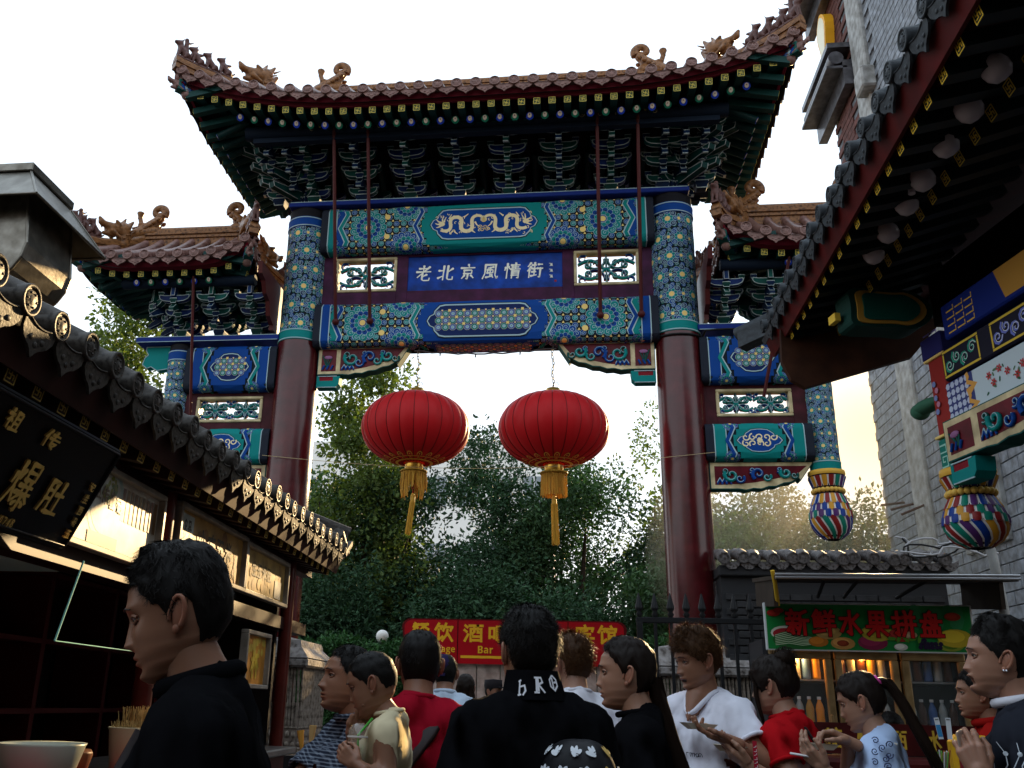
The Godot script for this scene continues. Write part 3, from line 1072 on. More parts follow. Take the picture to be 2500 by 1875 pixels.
# the carved bracket under a beam end; outline with its inner edge at x = 0, running to +x
func queti(gate: Node3D, x: float, dir: float, y: float, len: float, drop: float, shoe: bool) -> void:
	var z := 0.075
	var out := PackedVector2Array([Vector2(0, 0), Vector2(len, 0), Vector2(len - 0.14 * len, -drop * 0.7)])
	for k in 9:
		var t := k / 8.0
		out.append(Vector2(lerpf(len * 0.84, 0.27 * len, t), -drop * (0.62 + 0.38 * t) - 0.014 * absf(sin(t * PI * 4.0)) - 0.03 * sin(t * PI)))
	out.append(Vector2(0.25 * len, -drop))
	out.append(Vector2(0, -drop))
	var flip := func(P: PackedVector2Array) -> PackedVector2Array:
		var q := PackedVector2Array()
		for a in P: q.append(Vector2(x + dir * a.x, y + a.y))
		if dir < 0: q.reverse()
		return q
	var b := B.new()
	b.col = Color(0.006, 0.09, 0.08)
	b.prism(flip.call(out), -z, z)
	var q := part("carved_bracket", b, mat("beam_paint", Color.WHITE), gate)
	var g := Paint.new(func(u: float, v: float, h: float) -> Vector3: return Vector3(u, v, z + h))
	g.coat = 0.002
	var inner := func(P: PackedVector2Array, d: float) -> PackedVector2Array:
		var r := Geometry2D.offset_polygon(P, -d)
		return r[0] if r.size() else P
	g.poly(inner.call(flip.call(out), 0.008), CREAM)
	var ground := Color(0.17, 0.01, 0.02)
	if shoe:
		var c1 := PackedVector2Array([Vector2(0.045, -0.05), Vector2(0.2 * len, -0.05), Vector2(0.2 * len, -drop + 0.04), Vector2(0.045, -drop + 0.04)])
		g.poly(flip.call(c1), ground, 0.001)
	var c2 := PackedVector2Array()
	var x0 := 0.245 * len if shoe else 0.05
	c2.append_array([Vector2(x0, -0.045), Vector2(len - 0.075, -0.045), Vector2(len * 0.86 - 0.035, -drop * 0.7 + 0.065)])
	for k in 7:
		var t := k / 6.0
		c2.append(Vector2(lerpf(len * 0.8, x0, t), -drop * (0.62 + 0.38 * t) + 0.045 - 0.03 * sin(t * PI)))
	g.poly(flip.call(c2), ground, 0.001)
	part("gilt_border", g.b, mat("gilding", Color.WHITE), q)
	var s := B.new()
	var scr := func(px: float, py: float, r: float, turn: float, hand: float, col: Color, w: float) -> void:
		var P := PackedVector3Array()
		var Q := PackedVector3Array()
		for k in 14:
			var t := k / 13.0
			var v := Vector2(px, py) + Vector2.from_angle(turn + hand * t * TAU * 1.15) * r * (1.0 - 0.8 * t)
			P.append(Vector3(x + dir * v.x, y + v.y, z + 0.012))
			Q.append(Vector3(x + dir * v.x, y + v.y + w * 0.3, z + 0.012 + w * 0.62))
		s.col = col
		s.tube(P, w, w * 0.55, 6)
		s.col = WHITE
		s.tube(Q, 0.0045, 0.003, 4)
	var n := 3
	for k in n:
		var t := (k + 0.5) / n
		var px := lerpf(x0 + 0.03, len * 0.85, t)
		var hh := drop * (0.9 - 0.28 * t)
		scr.call(px, -0.04 - hh * 0.42, hh * 0.3, 2.6 if k % 2 == 0 else -2.2, 1.0 if k % 2 == 0 else -1.0, [TEAL, BLUE, TEAL][k], 0.022)
		scr.call(px + 0.08 * len, -0.03 - hh * 0.62, hh * 0.2, 0.6, -1.0, [BLUE, TEAL, DTEAL][k], 0.016)
		scr.call(px - 0.06 * len, -0.03 - hh * 0.3, hh * 0.16, 4.0, 1.0, [DTEAL, BLUE, BLUE][k], 0.014)
	for k in 3:   # a few waves at the foot
		for a in 2:
			var wx := x0 + 0.02 + 0.045 * k
			s.col = BLUE if a == 0 else WHITE
			s.bar(Vector3(x + dir * wx, y - drop + 0.05 + 0.02 * a, z + 0.008), Vector3(x + dir * (wx + 0.03), y - drop + 0.1 + 0.02 * a, z + 0.008), 0.009 - 0.004 * a, 5)
			s.bar(Vector3(x + dir * (wx + 0.03), y - drop + 0.1 + 0.02 * a, z + 0.008), Vector3(x + dir * (wx + 0.055), y - drop + 0.05 + 0.02 * a, z + 0.008), 0.009 - 0.004 * a, 5)
	if shoe:   # the plant in the small panel
		s.col = DTEAL
		for k in 4: s.bar(Vector3(x + dir * 0.115 * len / 1.09, y - drop + 0.07, z + 0.008), Vector3(x + dir * (0.06 + 0.035 * k), y - drop * 0.35 - 0.03 * (k % 2), z + 0.008), 0.007, 5)
		s.col = Color(0.28, 0.12, 0.25)
		s.sphere(Vector3(x + dir * 0.125, y - drop * 0.42, z + 0.01), Vector3(0.05, 0.024, 0.012), 9, 5)
		s.col = BLUE
		for k in 3: s.bar(Vector3(x + dir * (0.06 + 0.05 * k), y - drop + 0.06, z + 0.008), Vector3(x + dir * (0.085 + 0.05 * k), y - drop + 0.11, z + 0.008), 0.012, 5)
	part("carving", s, mat("pattern_paint", Color.WHITE), q)
	if shoe:
		var h := B.new()
		h.col = TEAL
		h.prism(flip.call(PackedVector2Array([Vector2(0, -drop - 0.01), Vector2(0.03, -drop - 0.01), Vector2(0.03, -drop - 0.07), Vector2(0.19, -drop - 0.07), Vector2(0.19, -drop - 0.015), Vector2(0.27, -drop - 0.015), Vector2(0.26, -drop - 0.11), Vector2(0.22, -drop - 0.15), Vector2(0, -drop - 0.15)])), -z * 0.9, z * 0.9)
		h.col = CARMINE
		h.box(Vector3(x + dir * 0.11, y - drop - 0.04, 0), Vector3(0.158, 0.058, z * 1.7))
		h.col = WHITE
		for e in [-0.016, -0.148]: h.box(Vector3(x + dir * 0.125, y - drop + e, z * 0.9), Vector3(0.22, 0.008, 0.008))
		part("bracket_shoe", h, mat("beam_paint", Color.WHITE), q)

# one bracket set: arms across, levers forward, blocks between, rising outwards in four tiers
var set_cache := {}
func bracket_meshes(alt: bool) -> Array:
	if set_cache.has(alt): return set_cache[alt]
	var A := Color(0.004, 0.03, 0.16) if alt else Color(0.0, 0.1, 0.085)
	var C := Color(0.0, 0.06, 0.05) if alt else Color(0.003, 0.02, 0.08)
	var E := Color(0.7, 0.86, 0.86)
	var arm := B.new()
	var prof := PackedVector2Array([Vector2(-0.2, 0.035), Vector2(-0.205, 0.0), Vector2(-0.185, -0.03), Vector2(-0.14, -0.055), Vector2(-0.07, -0.065), Vector2(0.07, -0.065), Vector2(0.14, -0.055), Vector2(0.185, -0.03), Vector2(0.205, 0.0), Vector2(0.2, 0.035), Vector2(0.13, 0.022), Vector2(-0.13, 0.022)])
	arm.col = A
	arm.prism(prof, -0.035, 0.035)
	arm.col = E
	var m := prof.size()
	for k in m:
		var a := prof[k] * 0.97
		var b := prof[(k + 1) % m] * 0.97
		arm.bar(Vector3(a.x, a.y, 0.037), Vector3(b.x, b.y, 0.037), 0.0055, 4)
		if k < 9 and k > 0: arm.bar(Vector3(a.x, a.y - 0.003, -0.03), Vector3(b.x, b.y - 0.003, -0.03), 0.004, 4)
	var block := B.new()
	block.col = C
	var q := 0.052
	for y in [[0.0, 0.045, 0.72, 1.0], [0.045, 0.075, 1.0, 1.0]]:
		var a0: float = q * y[2]
		var a1: float = q * y[3]
		for k in 4:
			var d0 := Vector2.from_angle(PI / 4 + k * PI / 2) * 1.414
			var d1 := Vector2.from_angle(PI / 4 + (k + 1) * PI / 2) * 1.414
			block.quad(Vector3(d1.x * a0, y[0], d1.y * a0), Vector3(d0.x * a0, y[0], d0.y * a0), Vector3(d0.x * a1, y[1], d0.y * a1), Vector3(d1.x * a1, y[1], d1.y * a1))
	block.box(Vector3(0, 0.0, 0), Vector3(q * 1.43, 0.004, q * 1.43))
	block.box(Vector3(0, 0.075, 0), Vector3(q * 1.98, 0.004, q * 1.98))
	block.col = E
	block.box(Vector3(0, 0.072, q), Vector3(q * 2, 0.007, 0.005))
	block.box(Vector3(0, 0.004, q * 0.74), Vector3(q * 1.45, 0.006, 0.006))
	for s in [-1.0, 1.0]: block.bar(Vector3(s * q * 0.73, 0.0, q * 0.74), Vector3(s * q, 0.072, q), 0.0034, 4)
	var lever := B.new()   # runs along z, its beak dropping forward
	lever.col = C
	var lp := PackedVector2Array([Vector2(-0.3, 0.04), Vector2(-0.3, -0.04), Vector2(0.06, -0.05), Vector2(0.2, -0.13), Vector2(0.235, -0.125), Vector2(0.225, -0.085), Vector2(0.1, 0.04)])
	lever.prism(lp, -0.032, 0.032, Transform3D(Basis(Vector3(0, 0, 1), Vector3.UP, Vector3(-1, 0, 0)), Vector3.ZERO))
	lever.col = E
	for s in [-1.0, 1.0]:
		lever.bar(Vector3(s * 0.031, -0.05, 0.06), Vector3(s * 0.03, -0.131, 0.2), 0.0036, 4)
		lever.bar(Vector3(s * 0.031, 0.04, 0.1), Vector3(s * 0.03, -0.085, 0.227), 0.0036, 4)
	lever.box(Vector3(0, -0.131, 0.215), Vector3(0.064, 0.006, 0.03))
	lever.bar(Vector3(-0.03, -0.085, 0.228), Vector3(0.03, -0.085, 0.228), 0.0036, 4)
	var paint := mat("bracket_paint", Color.WHITE, 0.6, 0.5)
	set_cache[alt] = [arm.mesh(paint), block.mesh(paint), lever.mesh(paint)]
	return set_cache[alt]

func bracket_set(gate: Node3D, o: Vector3, alt: bool, tiers: int, s := 1.0, turn := 0.0) -> void:
	var ms := bracket_meshes(alt)
	var g := group_node("bracket_set", gate, Transform3D(Basis(Vector3.UP, turn).scaled(Vector3.ONE * s), o))
	obj("base_block", ms[1], g, Transform3D(Basis().scaled(Vector3(1.5, 1.3, 1.5)), Vector3.ZERO))
	for k in tiers:
		var y := 0.12 + 0.125 * k
		var z := 0.2 * k
		obj("arm", ms[0], g, Transform3D(Basis().scaled(Vector3(0.86 + 0.1 * k, 1, 1)), Vector3(0, y + 0.06, z)))
		if k < tiers - 1: obj("lever", ms[2], g, Transform3D(Basis(), Vector3(0, y + 0.1, z + 0.06)))
		for e in [-1.0, 1.0]:
			obj("block", ms[1], g, Transform3D(Basis().scaled(Vector3(0.72, 0.72, 0.72)), Vector3(e * (0.155 + 0.02 * k), y + 0.085, z)))
		obj("block", ms[1], g, Transform3D(Basis().scaled(Vector3(0.9, 0.9, 0.9)), Vector3(0, y - 0.03, z + 0.012)))
		if k > 0 and k % 2 == 0:   # the wider arm on the wall line behind
			obj("arm", ms[0], g, Transform3D(Basis().scaled(Vector3(1.22, 1, 1)), Vector3(0, y + 0.02, z - 0.24)))
	var yt := 0.12 + 0.125 * tiers
	obj("top_post", post_mesh(alt), g, Transform3D(Basis(), Vector3(0, yt + 0.02, 0.2 * (tiers - 1) + 0.05)))

func post_mesh(alt: bool) -> Mesh:
	var k := "post%d" % int(alt)
	if set_cache.has(k): return set_cache[k]
	var b := B.new()
	b.col = Color(0.006, 0.05, 0.2) if alt else Color(0.003, 0.12, 0.1)
	b.box(Vector3(0, 0, 0), Vector3(0.06, 0.17, 0.08))
	b.col = Color(0.62, 0.68, 0.7)
	for s in [-1.0, 1.0]:
		b.box(Vector3(s * 0.027, 0, 0.041), Vector3(0.006, 0.17, 0.004))
		b.box(Vector3(0, s * 0.082, 0.0412), Vector3(0.05, 0.006, 0.004))
	set_cache[k] = b.mesh(mat("bracket_paint", Color.WHITE))
	return set_cache[k]


# ---------------------------------------------------------------- tiled hip roofs
func sweep_box(b: B, path: PackedVector3Array, w: float, h: float) -> void:   # a ridge of rectangular section standing on its path
	var prev := []
	for k in path.size():
		var d := (path[mini(k + 1, path.size() - 1)] - path[maxi(k - 1, 0)])
		var s := Vector3(d.z, 0, -d.x).normalized() * w / 2
		var r := [path[k] - s, path[k] + s, path[k] + s + Vector3(0, h, 0), path[k] - s + Vector3(0, h, 0)]
		if k > 0:
			for i in 4:
				var j := (i + 1) % 4
				b.quad(prev[i], r[i], r[j], prev[j])
		else: b.quad(r[0], r[1], r[2], r[3])
		prev = r
	b.quad(prev[3], prev[2], prev[1], prev[0])

func cap_mesh(r: float, len: float) -> Mesh:   # the round end tile with its boss, facing +z
	var b := B.new()
	var turn := Basis(Vector3.RIGHT, PI / 2)   # y of the lathe becomes z
	b.lathe([[r, -len], [r, 0.0], [r * 0.97, 0.006], [r * 0.82, 0.007], [r * 0.78, 0.0], [r * 0.62, -0.002], [r * 0.56, 0.005], [r * 0.4, 0.001], [r * 0.3, 0.007], [0.0, 0.009]], 18, Vector3.ZERO, turn)
	for k in 6:
		var a := TAU * k / 6
		b.sphere(Vector3(cos(a) * r * 0.47, sin(a) * r * 0.47, 0.003), Vector3(r * 0.13, r * 0.09, 0.006), 6, 4)
	return b.mesh(null)

func drip_mesh(w: float, h: float) -> Mesh:   # the hanging lip between two caps
	var b := B.new()
	var o := PackedVector2Array()
	for k in 13:
		var t := k / 12.0
		o.append(Vector2((t - 0.5) * w, 0.35 * h * (1.0 - pow(2.0 * t - 1.0, 2.0)) * -0.6 + 0.1 * h))
	for k in range(10, -1, -1):
		var t := k / 10.0
		var q := 1.0 - absf(2.0 * t - 1.0)
		o.append(Vector2((t - 0.5) * w * 0.92, -h * (0.3 + 0.62 * q + 0.06 * sin(q * PI * 2.0))))
	b.prism(o, -0.014, 0.0)
	var n := o.size()
	for k in range(13, n - 1):
		b.bar(Vector3(o[k].x * 0.9, o[k].y * 0.9, 0.001), Vector3(o[k + 1].x * 0.9, o[k + 1].y * 0.9, 0.001), 0.005, 4)
	for k in 3: b.sphere(Vector3((k - 1) * w * 0.17, -h * (0.42 + (0.14 if k == 1 else 0.0)), 0.0), Vector3(w * 0.07, h * 0.09, 0.006), 6, 4)
	return b.mesh(null)

func rafter_mesh(w: float, len: float, key: Color, wood: Color) -> Mesh:   # square rafter with a gilt fret on its end, end at the origin, running to -z
	var b := B.new()
	b.col = wood
	b.box(Vector3(0, 0, -len / 2), Vector3(w, w, len))
	b.col = key
	var t := w * 0.062
	var h := w * 0.43
	for q in [[0, h, 2 * h, t], [0, -h, 2 * h, t], [h, 0, t, 2 * h], [-h, 0, t, 2 * h], [0, 0, t * 1.2, h * 1.1], [0, 0, h * 1.15, t * 1.2], [h * 0.32, h * 0.55, h * 0.64, t], [-h * 0.32, -h * 0.55, h * 0.64, t], [h * 0.57, -h * 0.3, t, h * 0.6], [-h * 0.57, h * 0.3, t, h * 0.6]]:
		b.box(Vector3(q[0], q[1], 0.001), Vector3(q[2], q[3], 0.003))
	return b.mesh(mat("rafter_paint", Color.WHITE, 0.5))

func round_rafter_mesh(r: float, len: float, rim: Color) -> Mesh:
	var b := B.new()
	b.col = Color(0.004, 0.03, 0.03)
	b.tube(PackedVector3Array([Vector3.ZERO, Vector3(0, 0, -len)]), r, r, 12)
	b.col = rim
	b.lathe([[r * 0.98, 0.0], [r * 0.98, 0.003], [0.0, 0.003]], 14, Vector3.ZERO, Basis(Vector3.RIGHT, PI / 2))
	b.col = Color(0.72, 0.62, 0.5)
	b.sphere(Vector3(0, r * 0.2, 0.004), Vector3(r * 0.58, r * 0.68, 0.004), 10, 5)
	b.col = Color(0.3, 0.08, 0.02)
	b.sphere(Vector3(0, r * 0.35, 0.007), Vector3(r * 0.16, r * 0.2, 0.003), 6, 4)
	return b.mesh(mat("rafter_paint", Color.WHITE))

var clay_meshes := {}

func beast_meshes() -> void:
	if clay_meshes.size(): return
	var V := func(x: float, y: float, z: float) -> Vector3: return Vector3(x, y, z)
	# a seated ridge beast looking towards +x, about 0.2 high
	for kind in 3:
		var b := B.new()
		var q := [[V.call(-0.03, 0.04, 0), V.call(0.03, 0.11, 0), 0.04, 0.03], [V.call(0.03, 0.11, 0), V.call(0.045, 0.15, 0), 0.024, 0.03],
			[V.call(0.045, 0.165, 0), V.call(0.085, 0.16, 0), 0.028, 0.018], [V.call(0.04, 0.1, 0.02), V.call(0.055, 0.01, 0.022), 0.017, 0.012], [V.call(0.04, 0.1, -0.02), V.call(0.055, 0.01, -0.022), 0.017, 0.012],
			[V.call(-0.03, 0.05, 0.03), V.call(0.0, 0.012, 0.034), 0.024, 0.013], [V.call(-0.03, 0.05, -0.03), V.call(0.0, 0.012, -0.034), 0.024, 0.013],
			[V.call(-0.06, 0.03, 0), V.call(-0.1, 0.06 + 0.02 * kind, 0), 0.014, 0.008], [V.call(0.03, 0.185, 0.014), V.call(0.015, 0.215, 0.018), 0.009, 0.004], [V.call(0.03, 0.185, -0.014), V.call(0.015, 0.215, -0.018), 0.009, 0.004]]
		if kind == 1: q.append([V.call(0.0, 0.12, 0), V.call(-0.05, 0.15, 0), 0.022, 0.01])
		if kind == 2:   # the rider on its hen at the tip
			q.append([V.call(-0.02, 0.1, 0), V.call(-0.015, 0.2, 0), 0.028, 0.018])
			q.append([V.call(-0.015, 0.225, 0), V.call(-0.015, 0.225, 0), 0.022, 0.022])
			q.append([V.call(-0.07, 0.06, 0), V.call(-0.12, 0.17, 0), 0.02, 0.02])
			q.append([V.call(-0.02, 0.18, 0), V.call(-0.08, 0.23, 0.0), 0.012, 0.006])
		field(b, q, 0.009, 0.014)
		b.box(Vector3(-0.01, 0.0, 0), Vector3(0.15, 0.02, 0.07))
		clay_meshes["beast%d" % kind] = b.mesh(null)
	# dragon head, jaws to +x, about 0.34 long
	var d := B.new()
	var q := [[V.call(-0.1, 0.02, 0), V.call(-0.08, 0.2, 0), 0.07, 0.06], [V.call(-0.08, 0.16, 0), V.call(0.06, 0.14, 0), 0.07, 0.055], [V.call(0.05, 0.16, 0), V.call(0.17, 0.16, 0), 0.04, 0.028], [V.call(0.03, 0.09, 0), V.call(0.13, 0.06, 0), 0.038, 0.02],
		[V.call(0.17, 0.18, 0), V.call(0.19, 0.2, 0), 0.025, 0.018], [V.call(0.0, 0.2, 0.04), V.call(0.03, 0.22, 0.045), 0.026, 0.016], [V.call(0.0, 0.2, -0.04), V.call(0.03, 0.22, -0.045), 0.026, 0.016],
		[V.call(-0.1, 0.2, 0.03), V.call(-0.16, 0.3, 0.03), 0.035, 0.012], [V.call(-0.1, 0.2, -0.03), V.call(-0.16, 0.3, -0.03), 0.035, 0.012], [V.call(-0.06, 0.24, 0), V.call(-0.09, 0.31, 0), 0.024, 0.01], [V.call(-0.12, 0.1, 0), V.call(-0.2, 0.22, 0), 0.05, 0.02], [V.call(-0.1, 0.04, 0), V.call(-0.19, 0.09, 0), 0.05, 0.018],
		[V.call(0.06, 0.1, 0.04), V.call(-0.02, 0.06, 0.06), 0.022, 0.014], [V.call(0.06, 0.1, -0.04), V.call(-0.02, 0.06, -0.06), 0.022, 0.014], [V.call(0.1, 0.12, 0.03), V.call(0.1, 0.095, 0.03), 0.01, 0.005], [V.call(0.15, 0.13, 0.015), V.call(0.15, 0.105, 0.015), 0.009, 0.004]]
	field(d, q, 0.012, 0.02)
	for s in [-1.0, 1.0]:
		for k in 4: d.bar(Vector3(-0.05 - 0.03 * k, 0.06 + 0.05 * k, s * 0.06), Vector3(-0.11 - 0.03 * k, 0.08 + 0.06 * k, s * 0.07), 0.012, 5, 0.004)
	clay_meshes["head"] = d.mesh(null)
	# ridge-end beast: biting mouth to -x ... its tail curls back over it, a fan-topped hilt behind; about 0.42 high
	var c := B.new()
	var body := [[V.call(-0.12, 0.08, 0), V.call(0.1, 0.1, 0), 0.085, 0.07], [V.call(-0.06, 0.14, 0), V.call(0.06, 0.2, 0), 0.07, 0.065], [V.call(0.04, 0.2, 0), V.call(0.13, 0.29, 0), 0.06, 0.05], [V.call(-0.17, 0.12, 0), V.call(-0.1, 0.13, 0), 0.04, 0.05], [V.call(-0.16, 0.03, 0), V.call(-0.08, 0.04, 0), 0.025, 0.04], [V.call(-0.1, 0.19, 0.05), V.call(-0.07, 0.2, 0.05), 0.02, 0.018], [V.call(-0.1, 0.19, -0.05), V.call(-0.07, 0.2, -0.05), 0.02, 0.018]]
	field(c, body, 0.014, 0.025)
	var P := PackedVector3Array()
	var R := PackedFloat32Array()
	for k in 22:
		var t := k / 21.0
		var a := -0.6 + t * 6.6
		var r := 0.085 * (1.0 - 0.75 * t)
		P.append(Vector3(0.1 + cos(a) * r, 0.36 + sin(a) * r, 0))
		R.append(0.042 - 0.022 * t)
	c.tube(P, 0.04, 0.02, 8, R, true, 1.3)
	c.bar(Vector3(-0.1, 0.2, 0), Vector3(-0.13, 0.3, 0), 0.03, 8, 0.026)
	c.lathe([[0.028, 0.0], [0.03, 0.03], [0.045, 0.07], [0.04, 0.085], [0.0, 0.075]], 10, Vector3(-0.13, 0.29, 0))
	for s in [-1.0, 1.0]:
		for k in 5: c.sphere(Vector3(-0.06 + 0.05 * k, 0.1 + 0.035 * k, s * 0.068), Vector3(0.035, 0.026, 0.02), 8, 5, Basis(Vector3.BACK, 0.6))
	clay_meshes["tail"] = c.mesh(null)

func clay(m: String, glaze: Material, parent: Node, called: String, p: Vector3, turn: float, s := 1.0) -> void:
	var o := obj(called, clay_meshes[m], parent, Transform3D(Basis(Vector3.UP, turn).scaled(Vector3.ONE * s), p))
	o.material_override = glaze

# d: cx, hw, rh, ze, ye, yr, lift, out, pitch, cap (radius), glaze, beasts
func hip_roof(gate: Node3D, d: Dictionary) -> Node3D:
	var roof := group_node("tiled_roof", gate)
	var glaze: StandardMaterial3D = d.glaze
	var cx: float = d.cx
	var out: float = d.out
	var lift: float = d.lift
	var pitch: float = d.pitch
	var surf := func(k: int, a: float, t: float, h: float) -> Vector3:
		var La: float = d.hw if k % 2 == 0 else d.ze
		var Do: float = d.ze if k % 2 == 0 else d.hw
		var ra: float = d.rh if k % 2 == 0 else 0.0
		var rd: float = 0.0 if k % 2 == 0 else d.rh
		var W := lerpf(La + out, ra, t)
		var u := clampf(absf(a) / maxf(W, 0.001), 0.0, 1.0)
		var g := pow(maxf(0.0, u - 0.35) / 0.65, 2.2)
		var y: float = d.ye + (d.yr - d.ye) * (0.66 * t + 0.34 * t * t) + lift * g * pow(1.0 - t, 1.6) + h
		var dd := lerpf(Do + out, rd, t) - out * (1.0 - g) * (1.0 - t)
		return Basis(Vector3.UP, PI / 2 * k) * Vector3(a, y, dd) + Vector3(cx, 0, 0)
	# skin of the roof above, boards below
	var skin := B.new()
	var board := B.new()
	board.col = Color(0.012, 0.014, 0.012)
	for k in 4:
		var La: float = d.hw if k % 2 == 0 else d.ze
		var ra: float = d.rh if k % 2 == 0 else 0.0
		var P := PackedVector3Array()
		var Q := PackedVector3Array()
		for j in 9:
			var t := j / 8.0
			var W: float = lerpf(La + out, ra, t)
			for i in 17:
				var a := W * (i / 8.0 - 1.0)
				P.append(surf.call(k, a, t, 0.0))
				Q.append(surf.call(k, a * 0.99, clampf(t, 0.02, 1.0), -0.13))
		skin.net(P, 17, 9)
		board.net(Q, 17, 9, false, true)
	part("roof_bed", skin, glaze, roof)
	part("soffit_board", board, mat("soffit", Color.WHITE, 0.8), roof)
	var rows := B.new()
	var fascia := B.new()
	fascia.col = Color(0.14, 0.006, 0.016)
	var cap := cap_mesh(d.cap, 0.1)
	var drip := drip_mesh(pitch * 0.94, d.cap * 1.75)
	var sq: float = d.sq
	var raft := rafter_mesh(sq, 0.5, Color(0.85, 0.68, 0.12), Color(0.004, 0.045, 0.04))
	var rr := []
	for q in [0.9, 0.4]:
		for c in [Color(0.004, 0.14, 0.08), Color(0.01, 0.04, 0.4)]: rr.append(round_rafter_mesh(sq * 0.55, q, c))
	for k in 4:
		var La: float = (d.hw if k % 2 == 0 else d.ze) + out
		var ra: float = d.rh if k % 2 == 0 else 0.0
		var bas := Basis(Vector3.UP, PI / 2 * k)
		var n := int(round((La - 0.1) * 2.0 / pitch))
		for i in n + 1:
			var a := -(La - 0.1) + (La - 0.1) * 2.0 * i / n
			var tm := clampf((La - absf(a)) / (La - ra), 0.05, 1.0) * 0.97
			var P := PackedVector3Array()
			for j in 7: P.append(surf.call(k, a, tm * j / 6.0, d.cap * 0.55))
			rows.tube(P, d.cap * 0.92, d.cap * 0.8, 8, PackedFloat32Array(), false)
			var e: Vector3 = surf.call(k, a, 0.0, d.cap * 0.55)
			var tilt := Basis(bas.x, -0.1)
			obj("tile_cap", cap, roof, Transform3D(tilt * bas, e + bas.z * 0.015)).material_override = glaze
			if i < n:
				var a2 := a + (La - 0.1) / n
				var m: Vector3 = surf.call(k, a2, 0.0, -0.004)
				var sl: Vector3 = (surf.call(k, a2 + 0.05, 0.0, 0.0) - surf.call(k, a2 - 0.05, 0.0, 0.0)).normalized()
				obj("drip_tile", drip, roof, Transform3D(Basis(sl, bas.z.cross(sl).normalized(), sl.cross(bas.z.cross(sl).normalized())), m + bas.z * 0.005)).material_override = glaze
		# red eave board
		var m2 := 24
		for i in m2:
			var a0 := La * 0.985 * (2.0 * i / m2 - 1.0)
			var a1 := La * 0.985 * (2.0 * (i + 1) / m2 - 1.0)
			var p0: Vector3 = surf.call(k, a0, 0.0, -0.03) - bas.z * 0.05
			var p1: Vector3 = surf.call(k, a1, 0.0, -0.03) - bas.z * 0.05
			var dn := Vector3(0, -d.fascia, 0) - bas.z * 0.045
			fascia.quad(p0 + dn, p1 + dn, p1, p0)
			fascia.quad(p0 + dn - bas.z * 0.03, p1 + dn - bas.z * 0.03, p1 + dn, p0 + dn)
			fascia.quad(p0, p1, p1 - bas.z * 0.03, p0 - bas.z * 0.03)
		# rafters
		var n3 := int(round((La - 0.14) * 2.0 / d.rp))
		for i in n3 + 1:
			var a := -(La - 0.14) + (La - 0.14) * 2.0 * i / n3
			var e: Vector3 = surf.call(k, a, 0.0, -0.03 - d.fascia - sq * 0.62) - bas.z * 0.1
			obj("square_rafter", raft, roof, Transform3D(Basis(bas.x, 0.2) * bas, e))
			if absf(a) < La - 0.5:
				var e2: Vector3 = surf.call(k, a + d.rp * 0.5, 0.0, -0.03 - d.fascia - sq * 1.5) - bas.z * d.rset
				obj("round_rafter", rr[i % 2 + 2 * (k % 2)], roof, Transform3D(Basis(bas.x, 0.48) * bas, e2))
	part("tile_rows", rows, glaze, roof).set_meta("kind", "stuff")
	part("eave_board", fascia, mat("eave_red", Color.WHITE, 0.6), roof)
	# ridges
	beast_meshes()
	var ridge := B.new()
	var top: float = d.yr + 0.02
	sweep_box(ridge, PackedVector3Array([Vector3(cx - d.rh, top - 0.1, 0), Vector3(cx + d.rh, top - 0.1, 0)]), 0.13, 0.1 + d.rid)
	for y in [0.02, d.rid * 0.5]: sweep_box(ridge, PackedVector3Array([Vector3(cx - d.rh, top + y, 0), Vector3(cx + d.rh, top + y, 0)]), 0.17, 0.025)
	ridge.tube(PackedVector3Array([Vector3(cx - d.rh, top + d.rid, 0), Vector3(cx + d.rh, top + d.rid, 0)]), 0.055, 0.055, 10)
	part("main_ridge", ridge, d.ridge_glaze, roof)
	for s in [-1.0, 1.0]:
		clay("tail", d.ridge_glaze, roof, "ridge_beast", Vector3(cx + s * d.rh, top + d.rid * 0.3, 0), PI if s > 0 else 0.0, d.beast * 1.12)
		for f in [1.0, -1.0]:
			var P := PackedVector3Array()
			for j in 15:
				var t := 1.0 - j / 14.0
				var W: float = lerpf(d.hw + out, d.rh, t)
				var Z: float = lerpf(d.ze + out, 0.0, t)
				P.append(Vector3(cx + s * W, d.ye + (d.yr - d.ye) * (0.66 * t + 0.34 * t * t) + lift * pow(1.0 - t, 1.6) - 0.02 + (0.05 * pow(1.0 - t, 6.0)), f * Z))
			var hip := B.new()
			sweep_box(hip, P, 0.11, d.hiph)
			sweep_box(hip, PackedVector3Array(Array(P).map(func(q): return q + Vector3(0, d.hiph * 0.5, 0))), 0.145, 0.022)
			var T := PackedVector3Array()
			for q in P: T.append(q + Vector3(0, d.hiph, 0))
			hip.tube(T, 0.05, 0.05, 8)
			var hp := part("hip_ridge", hip, d.ridge_glaze, roof)
			var turn := atan2(-f * (d.ze + out), s * (d.hw + out - d.rh))
			var spot := func(t: float) -> Vector3:
				var u: float = (1.0 - t) * 14.0
				var i := clampi(int(u), 0, 13)
				return P[i].lerp(P[i + 1], u - i) + Vector3(0, d.hiph + 0.04, 0)
			clay("head", d.ridge_glaze, hp, "dragon_head", spot.call(d.head_t) - Vector3(0, 0.05, 0), turn, d.beast * 1.28)
			for k in d.figures: clay("beast%d" % (2 if k == 0 else k % 2), d.dark_glaze, hp, "ridge_figure", spot.call(0.045 + d.fig_step * k) , turn, d.beast * 1.22)
			# corner rafter with its wave stripes and a beast's head on the end
			var c0 := P[7] + Vector3(0, -0.36, 0)
			var c1 := P[14] + Vector3(-s * 0.05, -0.2, -f * 0.05)
			var dir := (c1 - c0).normalized()
			var cb := Basis(dir, Vector3.UP, dir.cross(Vector3.UP)).orthonormalized()
			var cr := B.new()
			cr.col = Color(0.004, 0.08, 0.07)
